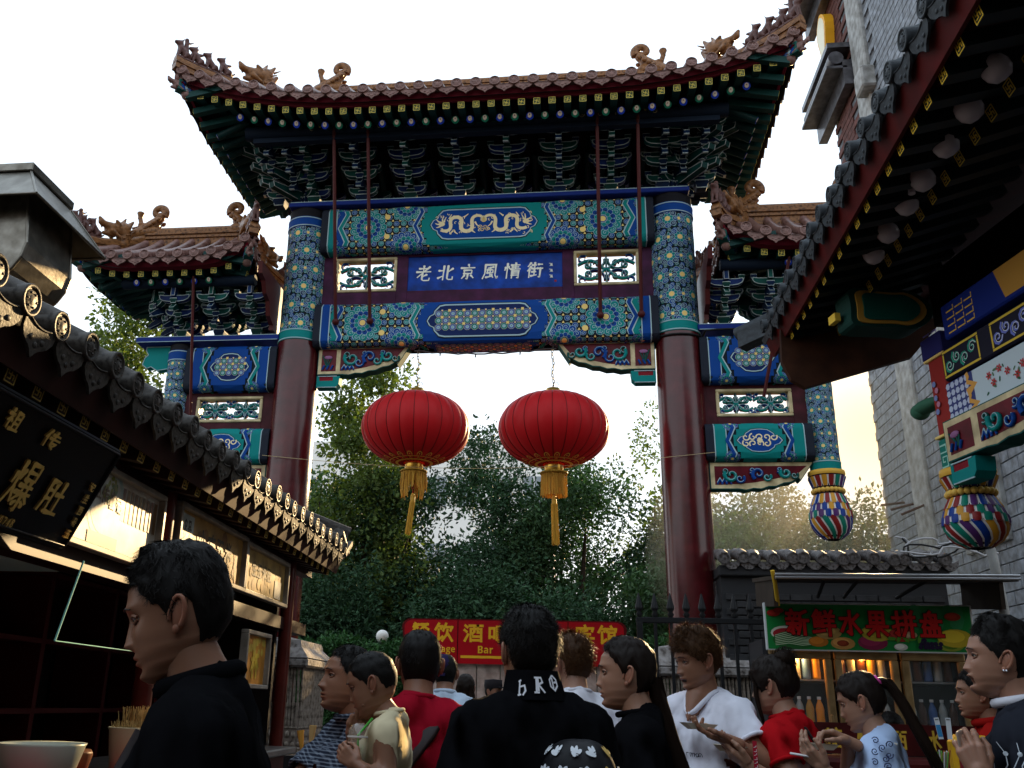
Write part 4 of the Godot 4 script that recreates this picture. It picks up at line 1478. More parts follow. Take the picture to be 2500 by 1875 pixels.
			cr.box((c0 + c1) / 2, Vector3((c1 - c0).length(), 0.13, 0.1), cb)
			for k in 9:
				cr.col = [BLUE, WHITE, Color(0.1, 0.2, 0.5)][k % 3]
				var o := c1 - dir * (0.06 + 0.035 * k)
				for e in [-1.0, 1.0]:
					for h in [-1.0, 1.0]:
						cr.box(o + cb.y * h * 0.026 + cb.z * e * 0.051 , Vector3(0.034, 0.056, 0.006), cb * Basis(Vector3.BACK, h * 0.5))
			part("corner_rafter", cr, mat("rafter_paint", Color.WHITE), roof)
			clay("head", glaze, roof, "corner_beast", c1 - Vector3(0, 0.1, 0) - dir * 0.04, turn, d.beast * 0.8)
	return roof

func build_gate() -> void:
	var gate := thing("archway_gate", "tall painted wooden street gate with blue and green beams, red columns and tiled roofs", "gate")
	var clay_glaze := mat("roof_glaze", Color(0.3, 0.17, 0.15), 0.35, 0.8, 0.0, 0.12, 1.6)
	var ochre := mat("ridge_glaze", Color(0.3, 0.14, 0.055), 0.32, 1.2, 0.0, 0.2, 1.9)
	var dark := mat("figure_glaze", Color(0.16, 0.075, 0.065), 0.4, 0.8, 0.0, 0.15, 2.5)
	for x in [-2.17, 2.17]:
		round_column(gate, x, 0.25, 0.0, 5.43, 6.86, 7.085, 7)
		# carved stone clamping the foot of the column
		var st := B.new()
		st.col = Color(0.3, 0.25, 0.22)
		for s in [[1.0, 0.0, 0.3], [0.92, 0.3, 1.42]]:
			st.box(Vector3(x, (s[1] + s[2]) / 2, 0), Vector3(s[0], s[2] - s[1], s[0]), Basis(), 0.03)
		var base := part("stone_base", st, mat("base_stone", Color.WHITE, 0.8, 1.2, 0.0, 0.4, 1.3), gate)
		var cp := B.new()
		cp.col = Color(0.36, 0.34, 0.34)
		cp.box(Vector3(x, 1.8, 0), Vector3(1.06, 0.09, 1.06), Basis(), 0.02)
		var P := []
		for q in [[0.53, 1.845], [0.5, 1.88], [0.43, 1.95], [0.41, 2.02], [0.27, 2.05]]:
			var ring := []
			for k in 4: ring.append(Vector3(x, q[1], 0) + Basis(Vector3.UP, PI / 2 * k) * Vector3(q[0], 0, q[0]))
			P.append(ring)
		for j in P.size() - 1:
			for k in 4: cp.quad(P[j][(k + 3) % 4], P[j][k], P[j + 1][k], P[j + 1][(k + 3) % 4]) if false else cp.quad(P[j][k], P[j][(k + 1) % 4], P[j + 1][(k + 1) % 4], P[j + 1][k])
		part("stone_cap", cp, mat("base_stone", Color.WHITE), base)
		for fz in [1.0]:
			for side in 2:   # drapery folds, scrolls and bead rows on the two faces in view
				var cv := B.new()
				cv.col = Color(0.36, 0.31, 0.27)
				var t := Transform3D(Basis(Vector3.UP, 0.0 if side == 0 else (PI / 2 if x < 0 else -PI / 2)), Vector3(x, 0, 0)) * Transform3D(Basis(), Vector3(0, 0, 0.46))
				cv.at(t)
				for k in 27: cv.tube(PackedVector3Array([Vector3(-0.43 + 0.033 * k, 1.75, 0.0), Vector3(-0.43 + 0.033 * k + 0.008 * (k % 3), 1.45, 0.004), Vector3(-0.425 + 0.033 * k, 1.2, 0.0)]), 0.0135, 0.011, 5)
				for r in 2:
					for k in 15: cv.sphere(Vector3(-0.42 + 0.06 * k, 1.13 - 0.09 * r, 0.0), Vector3(0.022, 0.035 - 0.01 * r, 0.02), 7, 5)
				for k in 10:
					var cp2 := PackedVector3Array()
					for i in 10:
						var a := 0.5 + i * 0.6
						cp2.append(Vector3(-0.41 + 0.09 * k + cos(a) * 0.034 * (1.0 - i * 0.07), 0.94 + sin(a) * 0.04 * (1.0 - i * 0.07), 0.004))
					cv.tube(cp2, 0.011, 0.007, 5)
				for r in 3: cv.bar(Vector3(-0.45, [1.19, 1.0, 0.86][r], 0.0), Vector3(0.45, [1.19, 1.0, 0.86][r], 0.0), 0.012, 5)
				for k in 15: cv.sphere(Vector3(-0.42 + 0.06 * k, 0.79, 0.0), Vector3(0.027, 0.045, 0.022), 7, 5)
				part("carving", cv, mat("base_stone", Color.WHITE), base)
	# top plate
	var pl := B.new()
	pl.col = Color(0.008, 0.03, 0.2)
	pl.box(Vector3(0, 7.115, 0), Vector3(4.74, 0.06, 0.52), Basis(), 0.008)
	pl.col = WHITE
	pl.box(Vector3(0, 7.141, 0.261), Vector3(4.7, 0.008, 0.003))
	part("top_plate", pl, mat("beam_paint", Color.WHITE, 0.55, 0.6), gate)
	tie_beam(gate, -1.96, 1.96, 6.5, 7.08, 0.4, 0, false)
	tie_beam(gate, -1.96, 1.96, 5.3, 5.82, 0.4, 1, true)
	# board with the name and two openings
	var bd := B.new()
	bd.col = PURPLE
	for q in [[-1.95, -1.785], [-1.04, -0.908], [0.908, 1.04], [1.785, 1.95]]:
		bd.box(Vector3((q[0] + q[1]) / 2, 6.16, 0), Vector3(q[1] - q[0], 0.72, 0.1), Basis(), 0.004)
	for q in [[5.8, 6.02], [6.465, 6.52]]:
		for s in [[-1.785, -1.04], [-0.908, 0.908], [1.04, 1.785]]:
			bd.box(Vector3((s[0] + s[1]) / 2, (q[0] + q[1]) / 2, 0), Vector3(s[1] - s[0], q[1] - q[0], 0.1), Basis(), 0.004)
	var board := part("name_board", bd, mat("board_paint", Color.WHITE, 0.6, 0.7, 0.0, 0.05), gate)
	openwork(board, -1.785, -1.04, 6.02, 6.465, 0)
	openwork(board, 1.04, 1.785, 6.02, 6.465, 0)
	var pq := B.new()
	pq.col = Color(0.004, 0.07, 0.46)
	pq.box(Vector3(0, 6.2425, 0.0), Vector3(1.816, 0.445, 0.06))
	var plaque := part("plaque", pq, mat("plaque_paint", Color.WHITE, 0.55, 0.5), board)
	var tx := Paint.new(func(u: float, v: float, h: float) -> Vector3: return Vector3(u, v, 0.032 + h))
	var keys := ["lao", "bei", "jing", "feng", "qing", "jie"]
	for k in 6:
		var ch := Paint.new(tx.where)
		glyph(ch, keys[k], Vector2(-0.83 + 0.262 * k, 6.135), Vector2(0.2, 0.215), 0.019, Color(0.85, 0.84, 0.72), 0.0, 0.45, 0.12)
		part("character", ch.b, mat("lettering", Color.WHITE, 0.5), plaque)
	for k in 3:
		for j in 3: tx.line(PackedVector2Array([Vector2(0.755 + 0.012 * j, 6.33 - 0.075 * k - 0.012 * j), Vector2(0.79 + 0.004 * j, 6.325 - 0.075 * k - 0.015 * j), Vector2(0.765 + 0.014 * j, 6.295 - 0.075 * k)]), 0.007, Color(0.8, 0.8, 0.7), 0.0002 * j)
	tx.rect(0.815, 6.09, 0.84, 6.115, Color(0.3, 0.01, 0.02), 0.0)
	part("lettering", tx.b, mat("lettering", Color.WHITE, 0.5), plaque)
	queti(gate, -1.91, 1.0, 5.335, 1.09, 0.355, true)
	queti(gate, 1.91, -1.0, 5.335, 1.09, 0.355, true)
	# brackets, purlins, rods
	for k in 8: bracket_set(gate, Vector3(-2.08 + 0.594 * k, 7.15, 0.14), k % 2 == 0, 4, 1.0)
	for s in [-1.0, 1.0]:
		for k in 2: bracket_set(gate, Vector3(s * (2.08 + 0.22 * (k + 1)), 7.15, 0.14), false, 4, 0.97)
		for k in 3: bracket_set(gate, Vector3(s * 2.2, 7.15 + 0.02 * k, 0.12 - 0.16 * k), k == 1, 4, 0.97, s * (0.75 + 0.4 * k))
		for k in 6:   # diagonal beaks under the corner
			var b := B.new()
			b.col = Color(0.0, 0.06, 0.055)
			var L := 0.5 + 0.065 * k
			var t := Transform3D(Basis(Vector3.UP, s * (0.62 + 0.3 * (k % 2))), Vector3(s * 2.22, 7.22 + 0.085 * k, 0.1))
			b.at(t)
			b.prism(PackedVector2Array([Vector2(-0.2, 0.05), Vector2(-0.2, -0.05), Vector2(L - 0.35, -0.02), Vector2(L, 0.0), Vector2(L + 0.02, 0.06), Vector2(L - 0.4, 0.1)]), -0.045, 0.045, Transform3D(Basis(Vector3(0, 0, 1), Vector3.UP, Vector3(-1, 0, 0)), Vector3.ZERO))
			b.col = Color(0.62, 0.68, 0.7)
			for e in [-0.044, 0.044]:
				b.bar(Vector3(e, -0.02, L - 0.35), Vector3(e, 0.0, L), 0.005, 4)
				b.bar(Vector3(e, 0.1, L - 0.4), Vector3(e, 0.06, L + 0.02), 0.005, 4)
				b.bar(Vector3(e, 0.0, L), Vector3(e, 0.06, L + 0.02), 0.005, 4)
			part("corner_beak", b, mat("bracket_paint", Color.WHITE), gate)
	for k in 8: bracket_set(gate, Vector3(-2.08 + 0.594 * k, 7.15, -0.14), k % 2 == 0, 4, 1.0, PI)
	for f in [1.0, -1.0]:
		var pu := B.new()
		pu.col = Color(0.004, 0.012, 0.03)
		pu.tube(PackedVector3Array([Vector3(-2.75, 7.72, f * 0.86), Vector3(2.75, 7.72, f * 0.86)]), 0.085, 0.085, 14)
		pu.box(Vector3(0, 7.6, f * 0.86), Vector3(5.3, 0.06, 0.09))
		var pn := part("purlin", pu, mat("beam_paint", Color.WHITE), gate)
		if f > 0:
			var pp := Paint.new(func(u: float, v: float, h: float) -> Vector3: return Vector3(u, 7.72 + sin(v / 0.085) * (0.086 + h), 0.86 + cos(v / 0.085) * (0.086 + h)))
			pp.coat = 0.001
			for s in [-1.0, 1.0]:
				for k in 9:
					pp.curl(Vector2(s * (1.15 + 0.1 * k), 0.02 * (1 if k % 2 else -1)), 0.032, k, 0.008, Color(0.35, 0.3, 0.16), 0.0, 1.0 if k % 2 else -1.0)
					if k % 3 == 1: pp.disc(Vector2(s * (1.15 + 0.1 * k), 0.0), 0.016, GOLD, 0.0004, 8)
			for k in 11:
				pp.disc(Vector2(-0.9 + 0.18 * k, 0), 0.06, DTEAL, 0.0, 6)
				pp.disc(Vector2(-0.9 + 0.18 * k, 0), 0.014, Color(0.5, 0.12, 0.14), 0.0005, 6)
				pp.line(PackedVector2Array([Vector2(-0.98 + 0.18 * k, 0.05), Vector2(-0.82 + 0.18 * k, -0.05)]), 0.006, Color(0.3, 0.12, 0.16), 0.0003)
				pp.line(PackedVector2Array([Vector2(-0.98 + 0.18 * k, -0.05), Vector2(-0.82 + 0.18 * k, 0.05)]), 0.006, Color(0.3, 0.12, 0.16), 0.0004)
			part("painted_pattern", pp.b, mat("pattern_paint", Color.WHITE), pn)
	# red eye-board with little posts between the bracket feet
	var eb := B.new()
	for k in 26:
		eb.col = [Color(0.2, 0.02, 0.012), Color(0.004, 0.1, 0.06)][k % 2]
		eb.box(Vector3(-2.0 + 0.16 * k, 7.21, -0.05), Vector3(0.05, 0.12, 0.05))
	eb.col = Color(0.2, 0.02, 0.012)
	eb.box(Vector3(0, 7.155, -0.05), Vector3(4.3, 0.02, 0.08))
	part("bracket_screen", eb, mat("beam_paint", Color.WHITE), gate)
	for x in [-1.685, -1.284, 1.321, 1.766]:
		var r := B.new()
		r.bar(Vector3(x, 5.57, 0.26), Vector3(x, 7.72, 0.93), 0.021, 8)
		r.sphere(Vector3(x, 5.56, 0.255), Vector3(0.042, 0.042, 0.042), 12, 8)
		part("stay_rod", r, mat("rod_lacquer", Color(0.07, 0.012, 0.012), 0.4), gate)
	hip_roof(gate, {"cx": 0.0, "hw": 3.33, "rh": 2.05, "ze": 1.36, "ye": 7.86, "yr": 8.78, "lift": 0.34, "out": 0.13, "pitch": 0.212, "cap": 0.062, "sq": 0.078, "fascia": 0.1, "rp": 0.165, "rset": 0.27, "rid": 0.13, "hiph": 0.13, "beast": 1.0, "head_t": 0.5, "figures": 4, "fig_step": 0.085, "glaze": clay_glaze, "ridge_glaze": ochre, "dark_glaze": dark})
	# the two side bays
	for s in [-1.0, 1.0]:
		var xo: float = s * 3.6
		round_column(gate, xo, 0.15, 3.8, 3.86, 5.2, 5.38, 7, "hanging_column")
		lotus_drop(gate, Vector3(xo, 3.8, 0), 0.185, 0.68, false)
		var sp := B.new()
		sp.col = Color(0.008, 0.03, 0.2)
		sp.box(Vector3(s * 3.25, 5.43, 0), Vector3(1.75, 0.07, 0.34), Basis(), 0.008)
		sp.col = WHITE
		for y in [0.03, -0.031]: sp.box(Vector3(s * 3.25, 5.43 + y, 0.171), Vector3(1.72, 0.007, 0.003))
		part("top_plate", sp, mat("beam_paint", Color.WHITE), gate)
		var xa := minf(s * 2.38, s * 3.47)
		var xb := maxf(s * 2.38, s * 3.47)
		tie_beam(gate, xa, xb, 4.79, 5.33, 0.34, 2, true)
		tie_beam(gate, xa, xb, 3.93, 4.33, 0.34, 3, false)
		var sb := B.new()
		sb.col = Color(0.085, 0.014, 0.022)
		for q in [[xa, xa + 0.15, 4.3, 4.81], [xb - 0.15, xb, 4.3, 4.81], [xa + 0.15, xb - 0.15, 4.3, 4.43], [xa + 0.15, xb - 0.15, 4.74, 4.81]]:
			sb.box(Vector3((q[0] + q[1]) / 2, (q[2] + q[3]) / 2, 0), Vector3(q[1] - q[0], q[3] - q[2], 0.1), Basis(), 0.003)
		var sbo := part("side_board", sb, mat("board_paint", Color.WHITE), gate)
		openwork(sbo, xa + 0.15, xb - 0.15, 4.43, 4.74, 1)
		queti(gate, s * 2.41, s, 3.925, 1.06, 0.29, false)
		# the wing board beyond the outer column
		var wb := B.new()
		wb.col = TEAL
		var w := PackedVector2Array([Vector2(0, 0), Vector2(0.3, 0), Vector2(0.3, -0.05), Vector2(0.27, -0.1), Vector2(0.31, -0.14), Vector2(0.33, -0.22), Vector2(0.27, -0.27), Vector2(0.22, -0.25), Vector2(0.14, -0.3), Vector2(0, -0.28)])
		var w2 := PackedVector2Array()
		for q in w: w2.append(Vector2(xo + s * (0.13 + q.x), 5.38 + q.y))
		wb.prism(w2, -0.05, 0.05)
		wb.col = WHITE
		for k in w2.size(): wb.bar(Vector3(w2[k].x, w2[k].y, 0.05), Vector3(w2[(k + 1) % w2.size()].x, w2[(k + 1) % w2.size()].y, 0.05), 0.006, 4)
		part("wing_board", wb, mat("beam_paint", Color.WHITE), gate)
		for k in 3: bracket_set(gate, Vector3(s * (2.66 + 0.46 * k), 5.47, 0.08), k % 2 == 0, 3, 0.86)
		for k in 2: bracket_set(gate, Vector3(s * (3.62 + 0.05 * k), 5.47, 0.05 - 0.1 * k), false, 3, 0.84, s * (0.7 + 0.8 * k))
		for k in 3: bracket_set(gate, Vector3(s * (2.66 + 0.46 * k), 5.47, -0.08), k % 2 == 0, 3, 0.86, PI)
		for f in [1.0, -1.0]:
			var pu := B.new()
			pu.col = Color(0.004, 0.012, 0.03)
			pu.tube(PackedVector3Array([Vector3(s * 2.6, 6.0, f * 0.5), Vector3(s * 4.2, 6.0, f * 0.5)]), 0.065, 0.065, 12)
			part("purlin", pu, mat("beam_paint", Color.WHITE), gate)
		var gb := B.new()   # the dark red end board by the big column
		gb.prism(PackedVector2Array([Vector2(-0.75, 6.12), Vector2(0.75, 6.12), Vector2(0.72, 5.98), Vector2(0.6, 5.95), Vector2(0.52, 5.82), Vector2(0.4, 5.78), Vector2(0.34, 5.62), Vector2(0.2, 5.56), Vector2(0.2, 5.5), Vector2(-0.2, 5.5), Vector2(-0.34, 5.62), Vector2(-0.6, 5.95)]), -0.025, 0.025, Transform3D(Basis(Vector3(0, 0, 1), Vector3.UP, Vector3(-1, 0, 0)), Vector3(s * 2.47, 0, 0)))
		part("end_board", gb, mat("rod_lacquer", Color(0.05, 0.008, 0.01), 0.4), gate)
		var sr := B.new()
		sr.bar(Vector3(s * 3.0 if s > 0 else -3.31, 4.4 if s < 0 else 4.6, 0.2), Vector3(s * 3.3, 6.02, 0.62), 0.018, 8)
		part("stay_rod", sr, mat("rod_lacquer", Color.WHITE), gate)
		hip_roof(gate, {"cx": s * 3.64, "hw": 1.04, "rh": 0.62, "ze": 0.8, "ye": 6.19, "yr": 6.78, "lift": 0.2, "out": 0.06, "pitch": 0.2, "cap": 0.06, "sq": 0.07, "fascia": 0.09, "rp": 0.17, "rset": 0.2, "rid": 0.15, "hiph": 0.12, "beast": 0.95, "head_t": 0.55, "figures": 3, "fig_step": 0.12, "glaze": clay_glaze, "ridge_glaze": ochre, "dark_glaze": dark})

# a hanging post's carved lotus end: collar, bead ring, petals in rows
func lotus_drop(parent: Node3D, o: Vector3, r: float, h: float, bright: bool) -> void:
	var b := B.new()
	var pal := [Color(0.25, 0.02, 0.02), Color(0.01, 0.045, 0.26), Color(0.01, 0.2, 0.14), Color(0.62, 0.3, 0.03), Color(0.09, 0.03, 0.14)]
	b.col = Color(0.75, 0.42, 0.06)
	b.lathe([[r * 0.7, 0.04], [r * 0.98, 0.03], [r, 0.0], [r * 0.95, -0.02]], 28, o)
	var prof := func(t: float) -> Vector2:   # radius and height over the whole drop
		var y := lerpf(-0.02, -h, t)
		var k := 0.0
		if t < 0.18: k = lerpf(0.97, 0.74, t / 0.18)
		elif t < 0.3: k = lerpf(0.74, 0.7, (t - 0.18) / 0.12)
		else:
			var q := (t - 0.3) / 0.7
			k = 0.7 + 0.36 * sin(minf(q * 1.9, 1.0) * PI / 2) if q < 0.5 else 1.06 * sqrt(maxf(0.0, 1.0 - pow((q - 0.5) / 0.52, 2.0)))
		return Vector2(r * k, y)
	var rows := [[0.02, 0.18, 16, 0.0], [0.3, 0.46, 18, 0.0], [0.45, 0.58, 18, 0.5], [0.56, 0.68, 18, 0.0], [0.66, 0.99, 16, 0.5]]
	var ri := 0
	for row in rows:
		for k in row[2]:
			var c: Color = pal[(k * 2 + ri * 3 + (k / 5)) % pal.size()]
			for ly in 2:
				b.col = Color(0.7, 0.68, 0.66) if ly == 0 else c
				var P := PackedVector3Array()
				for j in 5:
					var t: float = lerpf(row[0], row[1], j / 4.0)
					var q: Vector2 = prof.call(t)
					var wd: float = (TAU / row[2]) * (0.5 if ly == 0 else 0.38) * (1.0 if j < 4 or ri == 4 else 0.75)
					var tw: float = 0.55 * (j / 4.0) if ri == 4 else 0.0
					for i in 3:
						var a: float = (k + row[3]) * TAU / row[2] + (i - 1) * wd + tw
						var rr: float = q.x + (0.004 if ly == 0 else 0.007) + (0.009 if i == 1 else 0.0) + 0.004 * (ri % 2)
						P.append(o + Vector3(sin(a) * rr, q.y, cos(a) * rr))
				b.net(P, 3, 5, false, true)
		ri += 1
	b.col = Color(0.03, 0.012, 0.012)
	var full := []
	for k in 24:
		var q: Vector2 = prof.call(1.0 - k / 23.0)
		full.append([q.x, q.y])
	b.lathe(full, 24, o)
	b.col = Color(0.8, 0.5, 0.1)
	for k in 22:
		var a := TAU * k / 22
		var q: Vector2 = prof.call(0.24)
		b.sphere(o + Vector3(sin(a) * (q.x + 0.012), q.y, cos(a) * (q.x + 0.012)), Vector3.ONE * r * 0.14, 8, 6)
	part("lotus_drop", b, mat("lotus_paint", Color.WHITE, 0.35), parent)


# ================================================================ THE STREET
# a line of eave tiles facing local +x, running along local z: caps, lips, barrel rows up the slope, rafters below
func eave(o: Node3D, y: float, z0: float, z1: float, pitch: float, r: float, deep: float, rise: float, glaze: Material, wood: Color, key: Color, fasc: Color, rp: float, second: bool) -> void:
	var cap := cap_mesh(r, 0.12)
	var drip := drip_mesh(pitch * 0.96, r * 2.3)
	var bas := Basis(Vector3.UP, PI / 2)
	var n := int((z1 - z0) / pitch)
	var sl := atan2(rise, deep)
	var rows := B.new()
	for k in n + 1:
		var z := z0 + pitch * k
		var w := sin(z * 7.0) * 0.006
		obj("tile_cap", cap, o, Transform3D(bas * Basis(Vector3.RIGHT, 0.05 + w), Vector3(0.02 + w, y + w, z))).material_override = glaze
		rows.tube(PackedVector3Array([Vector3(0.0, y, z), Vector3(-deep, y + rise, z)]), r * 0.96, r * 0.9, 9, PackedFloat32Array(), false)
		for j in 4: rows.lathe([[r * 0.98, -0.01], [r * 1.06, 0.0], [r * 0.98, 0.01]], 9, Vector3(-deep * (j + 0.5) / 4.5, y + rise * (j + 0.5) / 4.5, z), Basis(Vector3.BACK, PI / 2 - sl))
		if k < n: obj("drip_tile", drip, o, Transform3D(bas * Basis(Vector3.RIGHT, 0.22), Vector3(0.01, y - r * 0.75 + w, z + pitch / 2))).material_override = glaze
	part("tile_rows", rows, glaze, o).set_meta("kind", "stuff")
	var bed := B.new()
	var zc := (z0 + z1) / 2
	var L := z1 - z0 + 0.3
	bed.box(Vector3(-deep / 2 - 0.02, y + rise / 2 - r * 1.0, zc), Vector3(sqrt(deep * deep + rise * rise), 0.05, L), Basis(Vector3.BACK, -sl))
	part("roof_bed", bed, glaze, o)
	var bo := B.new()
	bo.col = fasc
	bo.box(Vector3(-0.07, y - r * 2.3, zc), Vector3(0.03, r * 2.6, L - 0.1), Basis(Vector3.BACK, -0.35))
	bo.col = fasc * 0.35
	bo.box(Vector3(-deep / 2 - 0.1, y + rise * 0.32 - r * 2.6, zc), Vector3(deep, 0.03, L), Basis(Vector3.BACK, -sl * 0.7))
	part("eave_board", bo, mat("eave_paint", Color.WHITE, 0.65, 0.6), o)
	var sq := 0.075
	var raft := rafter_mesh(sq, 0.55, key, wood)
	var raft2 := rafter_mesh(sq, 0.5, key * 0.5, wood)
	for k in int((z1 - z0) / rp):
		var z := z0 + rp * (k + 0.4)
		obj("square_rafter", raft, o, Transform3D(Basis(Vector3.BACK, -0.2) * bas, Vector3(-0.12, y - r * 3.6, z)))
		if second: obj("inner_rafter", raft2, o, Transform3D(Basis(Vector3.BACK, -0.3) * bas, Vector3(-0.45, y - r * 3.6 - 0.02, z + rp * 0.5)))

func sign_face(parent: Node3D, called: String, z0: float, z1: float, y0: float, y1: float, x: float, base: Color, seed_: int) -> Paint:   # a framed, printed pane facing +x
	var f := B.new()
	f.col = Color(0.42, 0.38, 0.32)
	var t := 0.03
	f.box(Vector3(x, y0 - t / 2, (z0 + z1) / 2), Vector3(0.06, t, z1 - z0 + 2 * t), Basis(), 0.004)
	f.box(Vector3(x, y1 + t / 2, (z0 + z1) / 2), Vector3(0.06, t, z1 - z0 + 2 * t), Basis(), 0.004)
	for z in [z0 - t / 2, z1 + t / 2]: f.box(Vector3(x, (y0 + y1) / 2, z), Vector3(0.06, y1 - y0, t), Basis(), 0.004)
	var w := part("sign_window", f, mat("steel_frame", Color.WHITE, 0.35, 0.5), parent)
	var b := B.new()
	b.col = base
	b.box(Vector3(x - 0.015, (y0 + y1) / 2, (z0 + z1) / 2), Vector3(0.012, y1 - y0, z1 - z0))
	part("pane", b, mat("sign_print", Color.WHITE, 0.35, 0.5), w)
	var p := Paint.new(func(u: float, v: float, h: float) -> Vector3: return Vector3(x - 0.008 + h, v, z1 - u))
	rng.seed = seed_
	return p

func build_stall() -> void:
	var o := thing("snack_stall", "dark snack stall with a grey tiled eave and lit sign windows on the left", "stall", Vector3(-1.085, 0, 4.2), 0.0284)
	var tile := mat("grey_tile", Color(0.075, 0.068, 0.062), 0.5, 1.2, 0.0, 0.3, 2.2)
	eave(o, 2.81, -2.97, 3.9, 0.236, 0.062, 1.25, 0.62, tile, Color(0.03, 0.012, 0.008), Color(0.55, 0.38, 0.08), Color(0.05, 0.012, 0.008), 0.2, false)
	var r := B.new()
	sweep_box(r, PackedVector3Array([Vector3(-1.3, 3.38, -3.1), Vector3(-1.3, 3.38, 4.1)]), 0.2, 0.2)
	sweep_box(r, PackedVector3Array([Vector3(-1.3, 3.44, -3.15), Vector3(-1.3, 3.44, 4.1)]), 0.28, 0.04)
	r.tube(PackedVector3Array([Vector3(-1.3, 3.6, -3.15), Vector3(-1.3, 3.6, 4.1)]), 0.07, 0.07, 10)
	# the hip at the far end
	sweep_box(r, PackedVector3Array([Vector3(-1.2, 3.36, -2.6), Vector3(-0.5, 3.02, -2.98), Vector3(-0.02, 2.86, -3.16)]), 0.12, 0.13)
	r.tube(PackedVector3Array([Vector3(-1.2, 3.5, -2.6), Vector3(-0.5, 3.16, -2.98), Vector3(0.0, 2.99, -3.17)]), 0.055, 0.055, 9)
	part("roof_ridge", r, tile, o)
	var e := B.new()
	for k in 6:
		var x := -0.05 - 0.22 * k
		e.tube(PackedVector3Array([Vector3(x, 2.8 - 0.02 * k, -3.22), Vector3(x, 2.95 + 0.08 * k, -2.9)]), 0.055, 0.055, 9)
	e.box(Vector3(-0.6, 2.83, -3.1), Vector3(1.25, 0.05, 0.3), Basis(Vector3.RIGHT, 0.5))
	part("end_tiles", e, tile, o).set_meta("kind", "stuff")
	var wood := mat("stall_wood", Color(0.035, 0.01, 0.008), 0.45, 0.7)
	var b := B.new()
	b.box(Vector3(-0.36, 2.62, 0.4), Vector3(0.1, 0.16, 6.9))
	b.box(Vector3(-0.4, 2.06, 0.4), Vector3(0.14, 0.1, 6.9))
	part("lintel", b, wood, o)
	for z in [-2.35, 0.44, 3.7]:
		b = B.new()
		b.bar(Vector3(-0.33, 0, z), Vector3(-0.33, 2.75, z), 0.055, 14)
		part("post", b, mat("post_lacquer", Color(0.13, 0.018, 0.012), 0.3, 0.6), o)
	b = B.new()
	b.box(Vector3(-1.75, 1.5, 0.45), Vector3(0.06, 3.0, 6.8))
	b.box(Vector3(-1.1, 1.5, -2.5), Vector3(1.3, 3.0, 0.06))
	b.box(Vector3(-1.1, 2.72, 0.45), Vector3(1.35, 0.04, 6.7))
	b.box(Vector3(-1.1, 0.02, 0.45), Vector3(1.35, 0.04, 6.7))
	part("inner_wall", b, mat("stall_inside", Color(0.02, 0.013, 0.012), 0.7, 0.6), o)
	b = B.new()
	b.box(Vector3(-0.5, 0.52, 0.6), Vector3(0.6, 1.04, 5.6))
	part("counter", b, mat("counter_panel", Color(0.1, 0.012, 0.012), 0.5, 0.6), o)
	b = B.new()
	b.box(Vector3(-0.48, 1.065, 0.6), Vector3(0.7, 0.05, 5.7), Basis(), 0.01)
	part("counter_top", b, mat("counter_steel", Color(0.3, 0.28, 0.27), 0.3, 0.5, 0.6), o)
	b = B.new()   # red cloth over the edge
	b.box(Vector3(-0.11, 1.0, 1.6), Vector3(0.02, 0.2, 2.6))
	b.box(Vector3(-0.2, 1.096, 1.6), Vector3(0.2, 0.01, 2.6))
	part("counter_cloth", b, mat("red_cloth", Color(0.45, 0.03, 0.06), 0.7), o)
	b = B.new()
	for k in 5: b.box(Vector3(-1.5, 0.5 + 0.42 * k, 0.3), Vector3(0.4, 0.03, 5.0))
	for k in 6: b.box(Vector3(-1.5, 1.2, -2.1 + 0.95 * k), Vector3(0.4, 2.2, 0.05))
	part("shelf", b, mat("shelf_red", Color(0.09, 0.008, 0.01), 0.5), o)
	b = B.new()   # lit ceiling panel, its glow put in as pale colour; then the leaning glass
	b.box(Vector3(-0.9, 2.08, 1.05), Vector3(0.34, 0.02, 0.5))
	part("ceiling_light_panel", b, mat("painted_glow_panel", Color(0.5, 0.7, 0.68), 0.4), o)
	b = B.new()
	b.col = Color(0.2, 0.5, 0.45)
	b.bar(Vector3(-0.24, 2.03, 1.5), Vector3(-0.2, 1.66, 1.72), 0.005, 6)
	b.bar(Vector3(-0.2, 1.66, 1.72), Vector3(-0.2, 1.66, 0.9), 0.003, 6)
	part("glass_edge", b, mat("pattern_paint", Color.WHITE), o)
	# printed windows
	var p := sign_face(o, "window", 0.62, 1.7, 2.13, 2.5, -0.29, Color(0.8, 0.74, 0.62), 1)
	p.disc(Vector2(0.45, 2.36), 0.2, Color(0.45, 0.72, 0.7), 0.0, 22)
	p.disc(Vector2(0.45, 2.36), 0.165, Color(0.72, 0.8, 0.74), 0.0008, 22)
	for k in 26: p.disc(Vector2(0.42 + rng.randf_range(-0.1, 0.16), 2.42 + rng.randf_range(-0.06, 0.07)), 0.022, [Color(0.12, 0.3, 0.1), Color(0.35, 0.4, 0.08)][k % 2], 0.0012 + 0.0001 * k, 6, 0.6, k)
	for k in 4: glyph(p, ["zu", "chuan", "cui", "ji"][k], Vector2(0.3 + 0.085 * k, 2.36 - 0.012 * k), Vector2(0.075, 0.085), 0.011, Color(0.12, 0.06, 0.03), 0.005)
	for k in 2: glyph(p, ["mi", "chuan"][k], Vector2(0.06 + 0.1 * k, 2.34), Vector2(0.09, 0.12), 0.02, Color(0.75, 0.75, 0.68), 0.004)
	for k in 9: p.rect(0.62 + 0.05 * k, 2.3, 0.655 + 0.05 * k, 2.47, Color(0.2, 0.05, 0.02).lerp(Color(0.3, 0.18, 0.06), (k * 5 % 7) / 7.0), 0.0004 * (k + 1))
	p.rect(0.3, 2.13, 0.62, 2.2, Color(0.3, 0.2, 0.12), 0.002)
	part("print", p.b, mat("sign_print", Color.WHITE), o)
